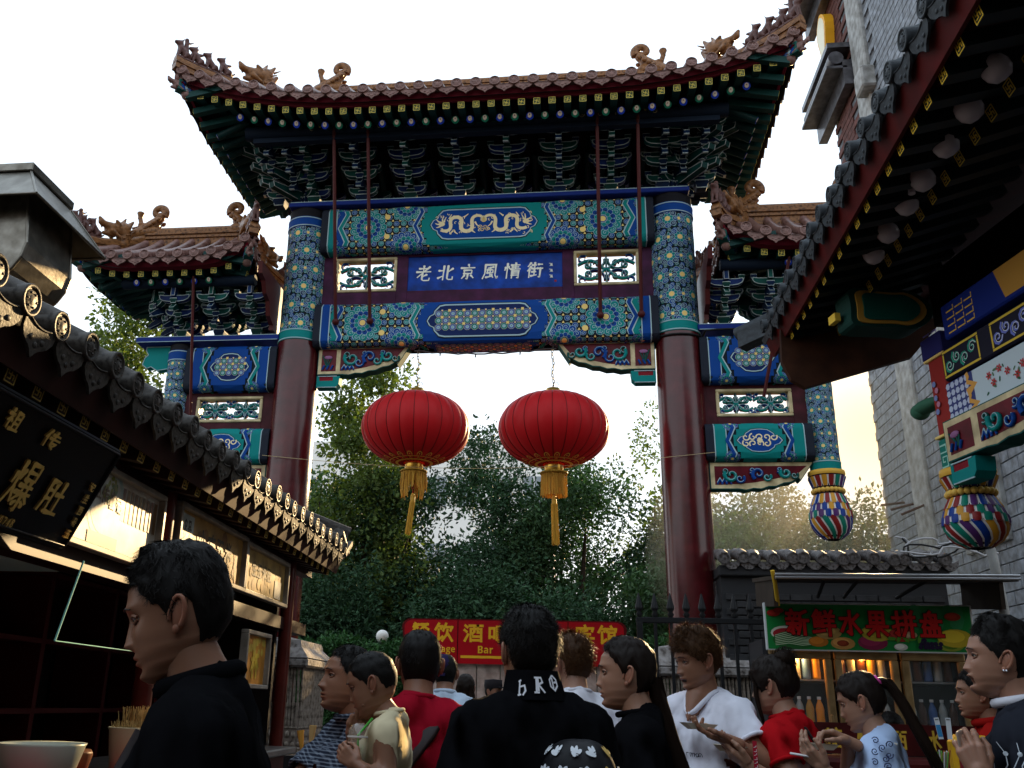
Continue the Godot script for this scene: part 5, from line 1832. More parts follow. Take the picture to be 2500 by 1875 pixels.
	p = sign_face(o, "window", -0.92, 0.33, 2.2, 2.53, -0.29, Color(0.62, 0.36, 0.1), 2)
	p.rect(0.02, 2.22, 0.27, 2.51, Color(0.62, 0.72, 0.72), 0.0005)
	for k in 3: glyph(p, ["one", "eight", "hao"][k], Vector2(0.04 + 0.065 * k, 2.37), Vector2(0.065, 0.11), 0.014, Color(0.02, 0.02, 0.02), 0.001)
	for k in 40: p.disc(Vector2(rng.randf_range(0.3, 1.22), rng.randf_range(2.24, 2.5)), rng.randf_range(0.02, 0.06), Color(0.75, 0.45, 0.12).lerp(Color(0.3, 0.12, 0.03), rng.randf()), 0.0004 + 0.00008 * k, 8)
	for k in 4: glyph(p, ["xiao", "chi", "wu", "mi"][k], Vector2(0.36 + 0.17 * k, 2.33), Vector2(0.14, 0.13), 0.02, Color(0.05, 0.02, 0.01), 0.005)
	part("print", p.b, mat("sign_print", Color.WHITE), o)
	p = sign_face(o, "window", -2.08, -0.98, 2.2, 2.51, -0.29, Color(0.64, 0.42, 0.14), 3)
	for k in 30: p.disc(Vector2(rng.randf_range(0.08, 1.02), rng.randf_range(2.24, 2.47)), rng.randf_range(0.02, 0.05), Color(0.75, 0.5, 0.16).lerp(Color(0.4, 0.2, 0.05), rng.randf()), 0.0004 + 0.00008 * k, 8)
	for k in 4: glyph(p, ["sheng", "wu", "mi", "du"][k], Vector2(0.2 + 0.13 * k, 2.32), Vector2(0.11, 0.11), 0.015, Color(0.06, 0.03, 0.01), 0.004)
	p.rect(0.82, 2.22, 1.0, 2.36, Color(0.5, 0.5, 0.46), 0.0035)
	part("print", p.b, mat("sign_print", Color.WHITE), o)
	# the orange poster at the far end and brown jars beyond the near man
	p = sign_face(o, "poster", -1.75, -1.2, 1.55, 1.9, -0.3, Color(0.75, 0.32, 0.04), 4)
	for k in 18: p.disc(Vector2(rng.randf_range(0.04, 0.5), rng.randf_range(1.75, 1.88)), 0.03, Color(0.8, 0.6, 0.1), 0.0004 + 0.0001 * k, 8)
	glyph(p, "bei2", Vector2(0.2, 1.6), Vector2(0.18, 0.18), 0.03, Color(0.85, 0.6, 0.05), 0.004)
	part("print", p.b, mat("sign_print", Color.WHITE), o)
	# black board with gilt characters, hung leaning out
	var up := Vector3(0.15, 0.32, 0).normalized()
	var pb := thing("sign_board", "black hanging shop board with raised gold characters under the left eave", "sign", Vector3(-1.25, 2.056, 5.95))
	var s := B.new()
	var bs := Basis(Vector3(up.y, -up.x, 0), up, Vector3.BACK)
	s.box(up * 0.23 - bs.x * 0.025 + Vector3(0, 0, 0.62), Vector3(0.04, 0.5, 1.26), bs, 0.008)
	part("board", s, mat("black_lacquer", Color(0.006, 0.005, 0.005), 0.3), pb)
	var ed := B.new()
	for y in [0.005, 0.46]: ed.bar(up * y + Vector3(0, 0, 0.0), up * y + Vector3(0, 0, 1.24), 0.008, 5)
	ed.bar(up * 0.005, up * 0.46, 0.008, 5)
	part("edge", ed, mat("black_lacquer", Color.WHITE), pb)
	# raised letters: three coats make their sides
	var chars := [["zu", -0.82, 0.345, 0.095, 0.08, 0.012], ["chuan", -0.565, 0.345, 0.115, 0.075, 0.011], ["bao", -0.6, 0.07, 0.165, 0.21, 0.017], ["du", -0.36, 0.1, 0.15, 0.16, 0.017], ["sheng", -0.86, 0.09, 0.15, 0.18, 0.017]]
	for k in 5: chars.append([["ji", "sheng", "xi", "hao", "wu"][k], -0.085 + 0.006 * k, 0.26 - 0.055 * k, 0.036, 0.04, 0.006])
	for k in 4: chars.append([["zero", "seven", "four", "eight"][k], -0.53 + 0.026 * k, 0.012, 0.024, 0.034, 0.005])
	for q in chars:
		var g := Paint.new(func(u: float, v: float, h: float) -> Vector3: return up * v + bs.x * (0.001 + h) + Vector3(0, 0, -u))
		for ly in 3: glyph(g, q[0], Vector2(q[1], q[2]), Vector2(q[3], q[4]), q[5], Color(0.9, 0.6, 0.16) if ly == 2 else Color(0.35, 0.2, 0.05), 0.005 * ly, 0.35)
		part("character", g.b, mat("gilt_letters", Color.WHITE, 0.3, 0.0, 0.5), pb)
	# galvanised exhaust on the roof
	var h := thing("exhaust_duct", "galvanised metal exhaust duct with a flared rain hood above the stall roof", "duct", Vector3(-2.08, 3.22, 5.6))
	h.scale = Vector3.ONE * 0.84
	var tin := mat("galvanised", Color(0.3, 0.28, 0.24), 0.34, 0.9, 0.8, 0.1, 1.2)
	var prof := PackedVector2Array([Vector2(-0.5, 0.95), Vector2(0.24, 0.93)])
	for k in 9:
		var a := k / 8.0 * PI * 0.55
		prof.append(Vector2(-0.42 + cos(a - 0.2) * 0.72, 0.62 - sin(a) * 0.44 - 0.0))
	prof.append(Vector2(-0.7, 0.1))
	s = B.new()
	s.prism(prof, -0.3, 0.22)
	for z in [-0.3, 0.22]:
		for k in prof.size() - 1: s.bar(Vector3(prof[k].x, prof[k].y, z), Vector3(prof[k + 1].x, prof[k + 1].y, z), 0.012, 5)
	part("elbow", s, tin, h)
	s = B.new()
	var lo := [Vector3(-0.75, 0.78, 0.38), Vector3(0.41, 0.78, 0.38), Vector3(0.41, 0.78, -0.5), Vector3(-0.75, 0.78, -0.5)]
	var hi2 := [Vector3(-0.75, 1.05, 0.2), Vector3(0.22, 1.05, 0.2), Vector3(0.22, 1.05, -0.3), Vector3(-0.75, 1.05, -0.3)]
	for k in 4:
		s.quad(lo[k], lo[(k + 1) % 4], hi2[(k + 1) % 4], hi2[k])
		s.bar(lo[k], lo[(k + 1) % 4], 0.01, 5)
		s.bar(lo[k], hi2[k], 0.01, 5)
	part("rain_hood", s, tin, h)
	s = B.new()
	s.box(Vector3(-0.28, 1.09, -0.05), Vector3(1.02, 0.06, 0.52), Basis(), 0.006)
	part("lid", s, tin, h)
	s = B.new()
	for z in [-0.2, 0.1]: s.box(Vector3(0.2, 0.86, z), Vector3(0.05, 0.14, 0.05))
	part("strap", s, mat("black_iron", Color(0.012, 0.012, 0.013), 0.5), h)
	# tubs on the counter
	var k1 := thing("skewer_bucket", "cream tub packed with bamboo skewers on the left stall counter", "bucket", Vector3(-1.28, 1.09, 4.95))
	s = B.new()
	s.lathe([[0.0, 0.0], [0.1, 0.0], [0.125, 0.19], [0.132, 0.2], [0.128, 0.205], [0.118, 0.19], [0.0, 0.16]], 24)
	part("tub", s, mat("cream_plastic", Color(0.62, 0.5, 0.3), 0.45), k1)
	s = B.new()
	rng.seed = 9
	for k in 240:
		var a := rng.randf() * TAU
		var q := sqrt(rng.randf()) * 0.11
		var q3 := Vector3(cos(a) * q, 0.16, sin(a) * q)
		var tall := 0.05 + rng.randf() * 0.03 + (0.07 if q3.z < -0.02 else 0.0)
		s.col = Color(0.62, 0.42, 0.16).lerp(Color(0.4, 0.24, 0.08), rng.randf())
		s.bar(q3, q3 + Vector3(rng.randf_range(-0.02, 0.02), tall, rng.randf_range(-0.02, 0.02)), 0.0022, 4)
	part("skewers", s, mat("bamboo", Color.WHITE, 0.6), k1).set_meta("kind", "stuff")
	var k2 := thing("serving_bowl", "pale bowl of white dip near the front of the left stall counter", "bowl", Vector3(-1.26, 1.09, 5.85))
	s = B.new()
	s.lathe([[0.0, 0.0], [0.13, 0.0], [0.175, 0.15], [0.18, 0.16], [0.17, 0.155], [0.13, 0.1], [0.0, 0.1]], 28)
	part("bowl", s, mat("pale_glaze", Color(0.6, 0.62, 0.5), 0.3), k2)
	s = B.new()
	s.lathe([[0.14, 0.11], [0.08, 0.14], [0.0, 0.15]], 20)
	part("filling", s, mat("white_dip", Color(0.75, 0.72, 0.6), 0.6), k2)
	var k3 := thing("clay_pot", "small brown clay pot beside the pale bowl", "pot", Vector3(-1.3, 1.09, 5.5))
	s = B.new()
	s.lathe([[0.0, 0.0], [0.06, 0.0], [0.085, 0.1], [0.075, 0.12], [0.0, 0.1]], 18)
	part("body", s, mat("brown_clay", Color(0.2, 0.07, 0.025), 0.5), k3)

func glass(key: String, c: Color) -> StandardMaterial3D:
	if M.has(key): return M[key]
	var m := StandardMaterial3D.new()
	m.resource_name = key
	m.albedo_color = c
	m.roughness = 0.05
	m.transparency = BaseMaterial3D.TRANSPARENCY_ALPHA
	M[key] = m
	return m

# courses of real bricks on a face; bricks past the limit are one part. f maps (along, up) to the face, out is its normal
func bricks(parent: Node3D, o: Vector3, along: Vector3, out: Vector3, L: float, H: float, bl: float, bh: float, m: Material, limit: int) -> void:
	var b := B.new()
	b.box(Vector3.ZERO, Vector3(bl - 0.012, bh - 0.012, 0.03), Basis(), 0.004)
	var me := b.mesh(m)
	var bas := Basis(along, Vector3.UP, out)
	var rest := []
	var k := 0
	for j in int(H / bh):
		for i in int(L / bl):
			var u := (i + 0.5 + (0.5 if j % 2 else 0.0)) * bl
			if u > L - bl * 0.5: continue
			var t := Transform3D(bas * Basis(Vector3.UP, sin(i * 7.1 + j * 3.3) * 0.006), o + along * u + Vector3.UP * ((j + 0.5) * bh) + out * (0.002 * sin(i * 3.7 + j * 11.0)))
			if k < limit: obj("brick", me, parent, t)
			else: rest.append(t)
			k += 1
	if rest.size(): many("bricks", me, rest, parent).set_meta("kind", "stuff")

func build_right() -> void:
	# the painted restaurant front: deep eave, hanging post and beams
	var o := thing("restaurant_front", "ornate painted shop front under a deep dark eave on the right", "building", Vector3(2.6, 0, 5.2), PI)
	var tile := mat("blue_grey_tile", Color(0.06, 0.072, 0.085), 0.55, 0.8, 0.0, 0.3, 2.2)
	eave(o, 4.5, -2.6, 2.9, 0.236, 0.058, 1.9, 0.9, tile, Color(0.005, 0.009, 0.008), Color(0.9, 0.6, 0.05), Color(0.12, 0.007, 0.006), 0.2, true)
	var rr := B.new()   # hip ridge running out past the far corner
	sweep_box(rr, PackedVector3Array([Vector3(-1.0, 4.95, 2.4), Vector3(-0.4, 4.62, 2.95), Vector3(0.1, 4.5, 3.35)]), 0.14, 0.14)
	rr.tube(PackedVector3Array([Vector3(-1.0, 5.1, 2.4), Vector3(-0.4, 4.77, 2.95), Vector3(0.12, 4.66, 3.4)]), 0.07, 0.07, 10)
	for k in 7: rr.tube(PackedVector3Array([Vector3(-0.1 - 0.2 * k, 4.5, 3.12), Vector3(-0.15 - 0.2 * k, 4.72, 2.7)]), 0.06, 0.06, 9)
	part("roof_ridge", rr, tile, o)
	var eb := B.new()
	eb.col = Color(0.06, 0.02, 0.01)
	eb.prism(PackedVector2Array([Vector2(2.64, 4.08), Vector2(2.7, 3.93), Vector2(2.8, 3.86), Vector2(3.62, 4.1), Vector2(3.9, 4.42), Vector2(2.66, 4.44)]), 2.6, 2.66, Transform3D(Basis(Vector3.UP, PI), Vector3(2.6, 0, 5.2)).affine_inverse())
	part("end_soffit", eb, mat("eave_paint", Color.WHITE), o)
	var a := deg_to_rad(11.7)
	var f := group_node("facade", o)
	f.global_transform = Transform3D(Basis(Vector3.UP, a) * Basis(Vector3.UP, -PI / 2), Vector3(3.5, 0, 3.27))   # local x runs towards the viewer, local z faces the street
	var paint := mat("beam_paint", Color.WHITE)
	var pat := mat("pattern_paint", Color.WHITE)
	var b := B.new()
	b.col = Color(0.3, 0.025, 0.02)
	b.box(Vector3(0.07, 3.56, -0.1), Vector3(0.2, 0.6, 0.2), Basis(), 0.02)
	b.col = Color(0.01, 0.17, 0.13)
	b.box(Vector3(0.08, 3.14, -0.1), Vector3(0.22, 0.24, 0.22), Basis(), 0.015)
	b.col = Color(0.02, 0.02, 0.14)
	b.box(Vector3(0.07, 3.92, -0.1), Vector3(0.24, 0.16, 0.24), Basis(), 0.01)
	b.col = GOLD
	for y in [3.835, 3.275, 3.02]: b.box(Vector3(0.075, y, -0.1), Vector3(0.235, 0.02, 0.235), Basis(), 0.004)
	var ps := part("hanging_post", b, paint, f)
	var p := Paint.new(func(u: float, v: float, h: float) -> Vector3: return Vector3(u, v, 0.011 + h))
	for q in [[0.02, 3.06, Color(0.3, 0.6, 0.5)], [0.02, 3.87, Color(0.25, 0.2, 0.6)]]:   # keyfret
		for k in 2:
			var x: float = q[0] - 0.03 + 0.085 * k
			var y: float = q[1]
			p.line(PackedVector2Array([Vector2(x, y), Vector2(x + 0.07, y), Vector2(x + 0.07, y + 0.07), Vector2(x + 0.02, y + 0.07), Vector2(x + 0.02, y + 0.035), Vector2(x + 0.045, y + 0.035)]), 0.01, q[2], 0.001)
			p.line(PackedVector2Array([Vector2(x, y + 0.1), Vector2(x + 0.07, y + 0.1), Vector2(x + 0.07, y + 0.15), Vector2(x, y + 0.15)]), 0.01, q[2], 0.001)
	for k in 5: p.disc(Vector2(0.03 + 0.02 * (k % 2), 3.45 + 0.05 * k), 0.022, [Color(0.2, 0.25, 0.5), Color(0.5, 0.2, 0.3)][k % 2], 0.0, 7)
	part("painted_pattern", p.b, pat, ps)
	lotus_drop(f, Vector3(0.08, 3.0, -0.1), 0.175, 0.5, true)
	# beams, bottom to top, each a part with its painted face
	var bx := func(called: String, y0: float, y1: float, x0: float, z: float, base: Color) -> Array:
		var q := B.new()
		q.col = base
		q.box(Vector3((x0 + 3.2) / 2, (y0 + y1) / 2, z - 0.09), Vector3(3.2 - x0, y1 - y0, 0.18), Basis(), 0.012)
		var n := part(called, q, paint, f)
		var pp := Paint.new(func(u: float, v: float, h: float) -> Vector3: return Vector3(u, v, z + 0.001 + h))
		return [n, pp]
	var q: Array = bx.call("flower_beam", 3.335, 3.6, 0.18, 0.03, Color(0.05, 0.06, 0.2))
	p = q[1]
	for i in 5:
		for j in 5: p.disc(Vector2(0.21 + 0.05 * i, 3.36 + 0.052 * j), 0.023, Color(0.5, 0.56, 0.72), 0.0, 6)
	var fl := PackedVector2Array()
	for k in 9: fl.append(Vector2(0.42 + 0.03 * sin(k * 1.57) + (0.04 if k % 2 else 0.0), 3.34 + 0.032 * k))
	p.line(fl, 0.03, Color(0.7, 0.35, 0.08), 0.001)
	p.rect(0.48, 3.345, 2.6, 3.59, Color(0.55, 0.66, 0.72), 0.0008)
	rng.seed = 6
	for k in 70:
		var c := Vector2(0.6 + fmod(k * 0.043, 1.7) + rng.randf_range(-0.05, 0.05), 3.46 + 0.05 * sin(k * 0.9) + rng.randf_range(-0.04, 0.04))
		p.disc(c, rng.randf_range(0.012, 0.024), [Color(0.03, 0.12, 0.07), Color(0.1, 0.2, 0.12)][k % 2], 0.0014 + 0.00004 * k, 6, 0.45, k * 1.9)
		if k % 3 == 0:
			for j in 6: p.disc(c + Vector2.from_angle(j * TAU / 6) * 0.017, 0.012, Color(0.55, 0.04, 0.05), 0.005 + 0.00003 * k + 0.0004 * (j % 2), 6, 0.5, j * TAU / 6)
	part("painted_pattern", p.b, pat, q[0])
	for i in 2:
		q = bx.call("scroll_beam", 3.62, 3.84, 0.17 + 0.52 * i, 0.02 + 0.004 * i, Color(0.012, 0.014, 0.03))
		p = q[1]
		var x0 := 0.19 + 0.52 * i
		var x1 := 0.58 if i == 0 else 3.1
		var col := Color(0.02, 0.3, 0.2) if i == 0 else Color(0.16, 0.2, 0.62)
		for e in [[x0, 3.635, x1, 3.65], [x0, 3.81, x1, 3.825]]: p.rect(e[0], e[1], e[2], e[3], Color(0.7, 0.5, 0.06), 0.001)
		for x in [x0, x1 - 0.015]: p.rect(x, 3.655, x + 0.015, 3.805, Color(0.7, 0.5, 0.06), 0.001)
		for k in int((x1 - x0) / 0.085):
			p.curl(Vector2(x0 + 0.06 + 0.085 * k, 3.73 + 0.02 * (1 if k % 2 else -1)), 0.05, k * 2.2, 0.016, col, 0.001 + 0.0003 * (k % 3), 1.0 if k % 2 else -1.0)
			p.curl(Vector2(x0 + 0.07 + 0.085 * k, 3.73 + 0.02 * (1 if k % 2 else -1)), 0.042, k * 2.2, 0.005, Color(0.7, 0.75, 0.8), 0.0022, 1.0 if k % 2 else -1.0)
		part("painted_pattern", p.b, pat, q[0])
	q = bx.call("blue_beam", 3.87, 4.12, 0.3, 0.06, Color(0.006, 0.02, 0.2))
	p = q[1]
	for k in 12:
		var x := 0.36 + 0.1 * (k % 3)
		p.line(PackedVector2Array([Vector2(x, 3.9 + 0.05 * (k / 3)), Vector2(x + 0.08, 3.9 + 0.05 * (k / 3)), Vector2(x + 0.08, 3.93 + 0.05 * (k / 3))]), 0.009, Color(0.75, 0.48, 0.05), 0.0)
	p.fan(PackedVector2Array([Vector2(0.95, 3.9), Vector2(1.6, 3.9), Vector2(1.6, 4.11), Vector2(0.88, 4.11)]), Color(0.5, 0.26, 0.05), 0.001)
	for k in 16: p.disc(Vector2(1.2 + 0.03 * (k % 4), 3.96 + 0.03 * (k / 4)), 0.013, Color(0.05, 0.3, 0.2), 0.0015, 7)
	part("painted_pattern", p.b, pat, q[0])
	queti(f, 0.16, 1.0, 3.33, 1.5, 0.28, true)
	# cloud-shaped bracket at the head of the post, and a small one on the wall side
	var cl := B.new()
	for k in 3:
		cl.col = [Color(0.004, 0.04, 0.035), Color(0.45, 0.25, 0.04), Color(0.004, 0.08, 0.06)][k]
		var s := 1.0 - 0.16 * k
		var pts := PackedVector2Array()
		for j in 40:
			var t := TAU * j / 40
			pts.append(Vector2(cos(t) * 0.3 + 0.03 * cos(4 * t), sin(t) * 0.17 + 0.03 * sin(3 * t)) * s)
		cl.prism(pts, -0.1 - 0.012 * k, 0.1 + 0.012 * k, Transform3D(Basis(Vector3.UP, PI / 2), Vector3(0.05, 4.16, 0.34)))
	cl.col = Color(0.75, 0.5, 0.06)
	cl.box(Vector3(0.0, 4.12, 0.66), Vector3(0.1, 0.06, 0.04))
	part("cloud_bracket", cl, paint, f)
	cl = B.new()
	cl.col = Color(0.05, 0.16, 0.1)
	cl.sphere(Vector3(-0.18, 3.56, -0.05), Vector3(0.17, 0.05, 0.07), 14, 8)
	cl.sphere(Vector3(-0.27, 3.545, -0.05), Vector3(0.06, 0.06, 0.07), 12, 8)
	part("side_cloud", cl, paint, f)
	var wl := B.new()   # the dark shop wall behind and below
	wl.col = Color(0.02, 0.016, 0.014)
	wl.box(Vector3(1.9, 1.2, -0.9), Vector3(2.6, 2.4, 0.08))
	wl.box(Vector3(1.6, 4.35, -0.35), Vector3(3.4, 0.4, 0.4))
	wl.box(Vector3(1.9, 3.0, -1.3), Vector3(2.8, 3.0, 0.06))
	part("shop_wall", wl, mat("stall_inside", Color.WHITE), f)
	for k in 9:   # slats of the raised shutter, then the planks under it
		var sb := B.new()
		sb.box(Vector3(1.0, 3.06 - 0.062 * k, -0.75 + 0.012 * k), Vector3(2.4, 0.056, 0.02), Basis(Vector3.RIGHT, -0.35), 0.006)
		part("shutter_slat", sb, mat("blue_steel", Color(0.13, 0.19, 0.26), 0.35, 0.7, 0.4), f)
	for k in 6:
		var sb := B.new()
		sb.box(Vector3(1.1, 2.47 - 0.075 * k, -0.72), Vector3(2.4, 0.07, 0.025), Basis(), 0.006)
		part("plank", sb, mat("ochre_wood", Color(0.36, 0.2, 0.06), 0.6, 1.2), f)
	# bulbs on cords under the eave
	var bulb := B.new()
	bulb.lathe([[0.0, -0.085], [0.04, -0.075], [0.062, -0.045], [0.067, -0.01], [0.058, 0.025], [0.03, 0.055], [0.022, 0.07]], 18)
	var bm := bulb.mesh(mat("milk_glass", Color(0.42, 0.36, 0.37), 0.15))
	var cap := B.new()
	cap.lathe([[0.024, 0.065], [0.026, 0.11], [0.012, 0.13], [0.004, 0.3]], 12)
	var cm := cap.mesh(mat("black_iron", Color.WHITE))
	var spots := [5.919, 5.606, 5.297, 4.956, 4.684, 4.337, 4.045]
	for k in 7:
		var l := thing("light_bulb", ["unlit round bulb under the right eave, the nearest and highest", "second unlit bulb from the near end of the right eave", "third unlit bulb along the right eave", "middle one of the seven unlit bulbs under the right eave", "fifth unlit bulb along the right eave, beside a small pale fitting", "second unlit bulb from the far end of the right eave", "unlit round bulb at the far end of the right eave row"][k], "bulb", Vector3(2.95, 4.32, spots[k]), 0.0, "unlit bulbs under the right eave")
		l.rotation.z = 0.5
		obj("globe", bm, l)
		obj("socket", cm, l)
	var lf := thing("spot_lamp", "small pale tube fitting hanging among the bulbs of the right eave", "lamp", Vector3(2.93, 4.28, 4.85))
	var t := B.new()
	t.bar(Vector3(0, 0, 0), Vector3(0.01, 0.16, 0), 0.02, 10)
	part("tube", t, mat("milk_glass", Color.WHITE), lf)
	# grey brick building beyond
	var g := thing("brick_building", "tall grey brick building rising behind the right eave", "building", Vector3(6, 0, -5.7))
	t = B.new()
	t.box(Vector3(1.5, 9, 3.4), Vector3(3.0, 18, 6.8))
	part("wall", t, mat("mortar", Color(0.2, 0.22, 0.25), 0.85, 0.7), g)
	var gb := mat("grey_brick", Color(0.33, 0.37, 0.43), 0.7, 0.8, 0.0, 0.2, 0.9)
	bricks(g, Vector3(-0.012, 10.2, 2.1), Vector3.BACK, Vector3.LEFT, 4.6, 6.0, 0.5, 0.13, gb, 290)
	var rb := mat("brown_brick", Color(0.16, 0.06, 0.05), 0.75, 0.8, 0.0, 0.2)
	var strip := group_node("siding", g)
	bricks(strip, Vector3(-0.012, 10.6, 0.0), Vector3.BACK, Vector3.LEFT, 1.3, 4.6, 0.65, 0.13, rb, 80)
	t = B.new()
	t.box(Vector3(-0.02, 9, 1.72), Vector3(0.1, 18, 0.62), Basis(), 0.02)
	part("pilaster", t, mat("pale_render", Color(0.5, 0.52, 0.52), 0.8, 0.8), g)
	for y in [12.1, 14.5]:
		t = B.new()
		t.tube(PackedVector3Array([Vector3(-0.3, y + 0.25, -0.5), Vector3(-0.3, y + 0.25, 1.35)]), 0.13, 0.13, 14)
		t.box(Vector3(-0.3, y + 0.06, 0.42), Vector3(0.36, 0.06, 1.85), Basis(), 0.01)
		t.box(Vector3(-0.18, y + 0.5, 0.42), Vector3(0.5, 0.1, 1.9))
		t.box(Vector3(-0.12, y - 0.05, 0.42), Vector3(0.16, 0.5, 1.85))
		part("cornice", t, mat("grey_metal", Color(0.16, 0.16, 0.18), 0.35, 0.7, 0.5), g)
	t = B.new()
	t.box(Vector3(-0.12, 11.3, 2.05), Vector3(0.24, 0.4, 0.4), Basis(), 0.03)
	part("air_unit", t, mat("pale_render", Color.WHITE), g)
	var yl := thing("yellow_letter", "yellow sign letter high on the corner of the brick building", "sign", Vector3(5.9, 13.55, -5.3))
	t = B.new()
	var pts := PackedVector2Array()
	for k in 24:
		var an := TAU * k / 24
		pts.append(Vector2(cos(an) * (0.26 + 0.05 * sin(3 * an)), sin(an) * 0.5))
	t.col = Color(0.85, 0.42, 0.02)
	t.prism(pts, -0.09, 0.09, Transform3D(Basis(Vector3.UP, -PI / 2), Vector3.ZERO))
	t.col = Color(0.85, 0.8, 0.6)
	t.prism(scaled(pts, Vector2(0.8, 0.86), Vector2.ZERO), 0.09, 0.1, Transform3D(Basis(Vector3.UP, -PI / 2), Vector3.ZERO))
	part("letter", t, mat("sign_plastic", Color.WHITE, 0.4), yl)
	var low := group_node("lower_wall", g)
	bricks(low, Vector3(-0.012, 2.2, 0.02), Vector3.BACK, Vector3.LEFT, 6.5, 4.8, 0.42, 0.16, gb, 290)
	t = B.new()
	t.box(Vector3(-0.04, 5.4, 3.6), Vector3(0.08, 4.0, 1.2), Basis(), 0.01)
	part("render_strip", t, mat("pale_render", Color.WHITE), g)
	for k in 3:
		t = B.new()
		t.bar(Vector3(-0.05, 4.5 - 0.1 * k, 1.0 + 0.4 * k), Vector3(-0.4, 4.45 - 0.15 * k, 1.05 + 0.4 * k), 0.02, 6)
		part("wall_hook", t, mat("rod_lacquer", Color.WHITE), g)
	# tiled wall
	var tw := thing("tiled_wall", "dark brick wall capped with grey barrel tiles right of the gate column", "wall", Vector3(2.42, 0, 0.3))
	t = B.new()
	t.box(Vector3(1.0, 1.35, 0), Vector3(2.06, 2.7, 0.3))
	part("core", t, mat("dark_mortar", Color(0.028, 0.028, 0.03), 0.85), tw)
	bricks(tw, Vector3(0.0, 1.9, 0.155), Vector3.RIGHT, Vector3.BACK, 2.06, 0.7, 0.2, 0.07, mat("dark_brick", Color(0.045, 0.045, 0.048), 0.8, 0.8, 0.0, 0.2), 120)
	t = B.new()
	t.box(Vector3(1.0, 2.74, 0), Vector3(2.1, 0.1, 0.42), Basis(), 0.01)
	part("coping", t, mat("dark_mortar", Color.WHITE), tw)
	var gt := mat("wall_tile", Color(0.2, 0.19, 0.2), 0.6, 1.2, 0.0, 0.3, 3.0)
	var bar := B.new()
	bar.tube(PackedVector3Array([Vector3(0, 0.13, -0.02), Vector3(0, 0.1, 0.12)]), 0.052, 0.055, 12)
	bar.tube(PackedVector3Array([Vector3(0, 0.1, 0.12), Vector3(0, 0.05, 0.27)]), 0.062, 0.062, 12)
	bar.lathe([[0.062, 0.0], [0.05, 0.012], [0.045, 0.0], [0.02, 0.006], [0.0, 0.008]], 12, Vector3(0, 0.05, 0.27), Basis(Vector3.RIGHT, PI / 2 + 0.3))
	var bm2 := bar.mesh(gt)
	var cup := B.new()
	cup.prism(PackedVector2Array([Vector2(-0.075, 0.03), Vector2(-0.03, 0.0), Vector2(0.03, 0.0), Vector2(0.075, 0.03), Vector2(0.07, -0.03), Vector2(0.03, -0.07), Vector2(-0.03, -0.07), Vector2(-0.07, -0.03)]), -0.2, 0.0)
	var cm2 := cup.mesh(gt)
	for k in 14:
		obj("barrel_tile", bm2, tw, Transform3D(Basis(Vector3.UP, 0.12 * sin(k * 2.1)), Vector3(0.0 + 0.153 * k, 2.8 + 0.008 * sin(k * 1.7), 0)))
		obj("lip_tile", cm2, tw, Transform3D(Basis(), Vector3(0.077 + 0.153 * k, 2.82, 0.235)))
	var rg := B.new()
	rg.tube(PackedVector3Array([Vector3(-0.05, 2.93, -0.05), Vector3(2.1, 2.93, -0.05)]), 0.05, 0.05, 10)
	part("ridge", rg, gt, tw)
	var cb := B.new()
	rng.seed = 12
	for k in 5:
		var cp := PackedVector3Array()
		for j in 14: cp.append(Vector3(3.95 + 0.07 * j * (0.5 + 0.1 * k) + 0.05 * sin(j * 1.1 + k), 3.03 - 0.16 * sin(j / 13.0 * PI) * (1 if k < 2 else -0.3) + 0.03 * sin(j * 0.9 + k * 2.0) - 0.05 * k, 0.75 + 0.05 * k))
		cb.col = [Color(0.5, 0.5, 0.52), Color(0.02, 0.02, 0.02)][k % 2]
		cb.tube(cp, 0.009, 0.009, 6)
	tag(part("cable_bundle", cb, mat("cable", Color.WHITE, 0.4)), "loose loops of cable on the wall below the right lotus post", "cable")

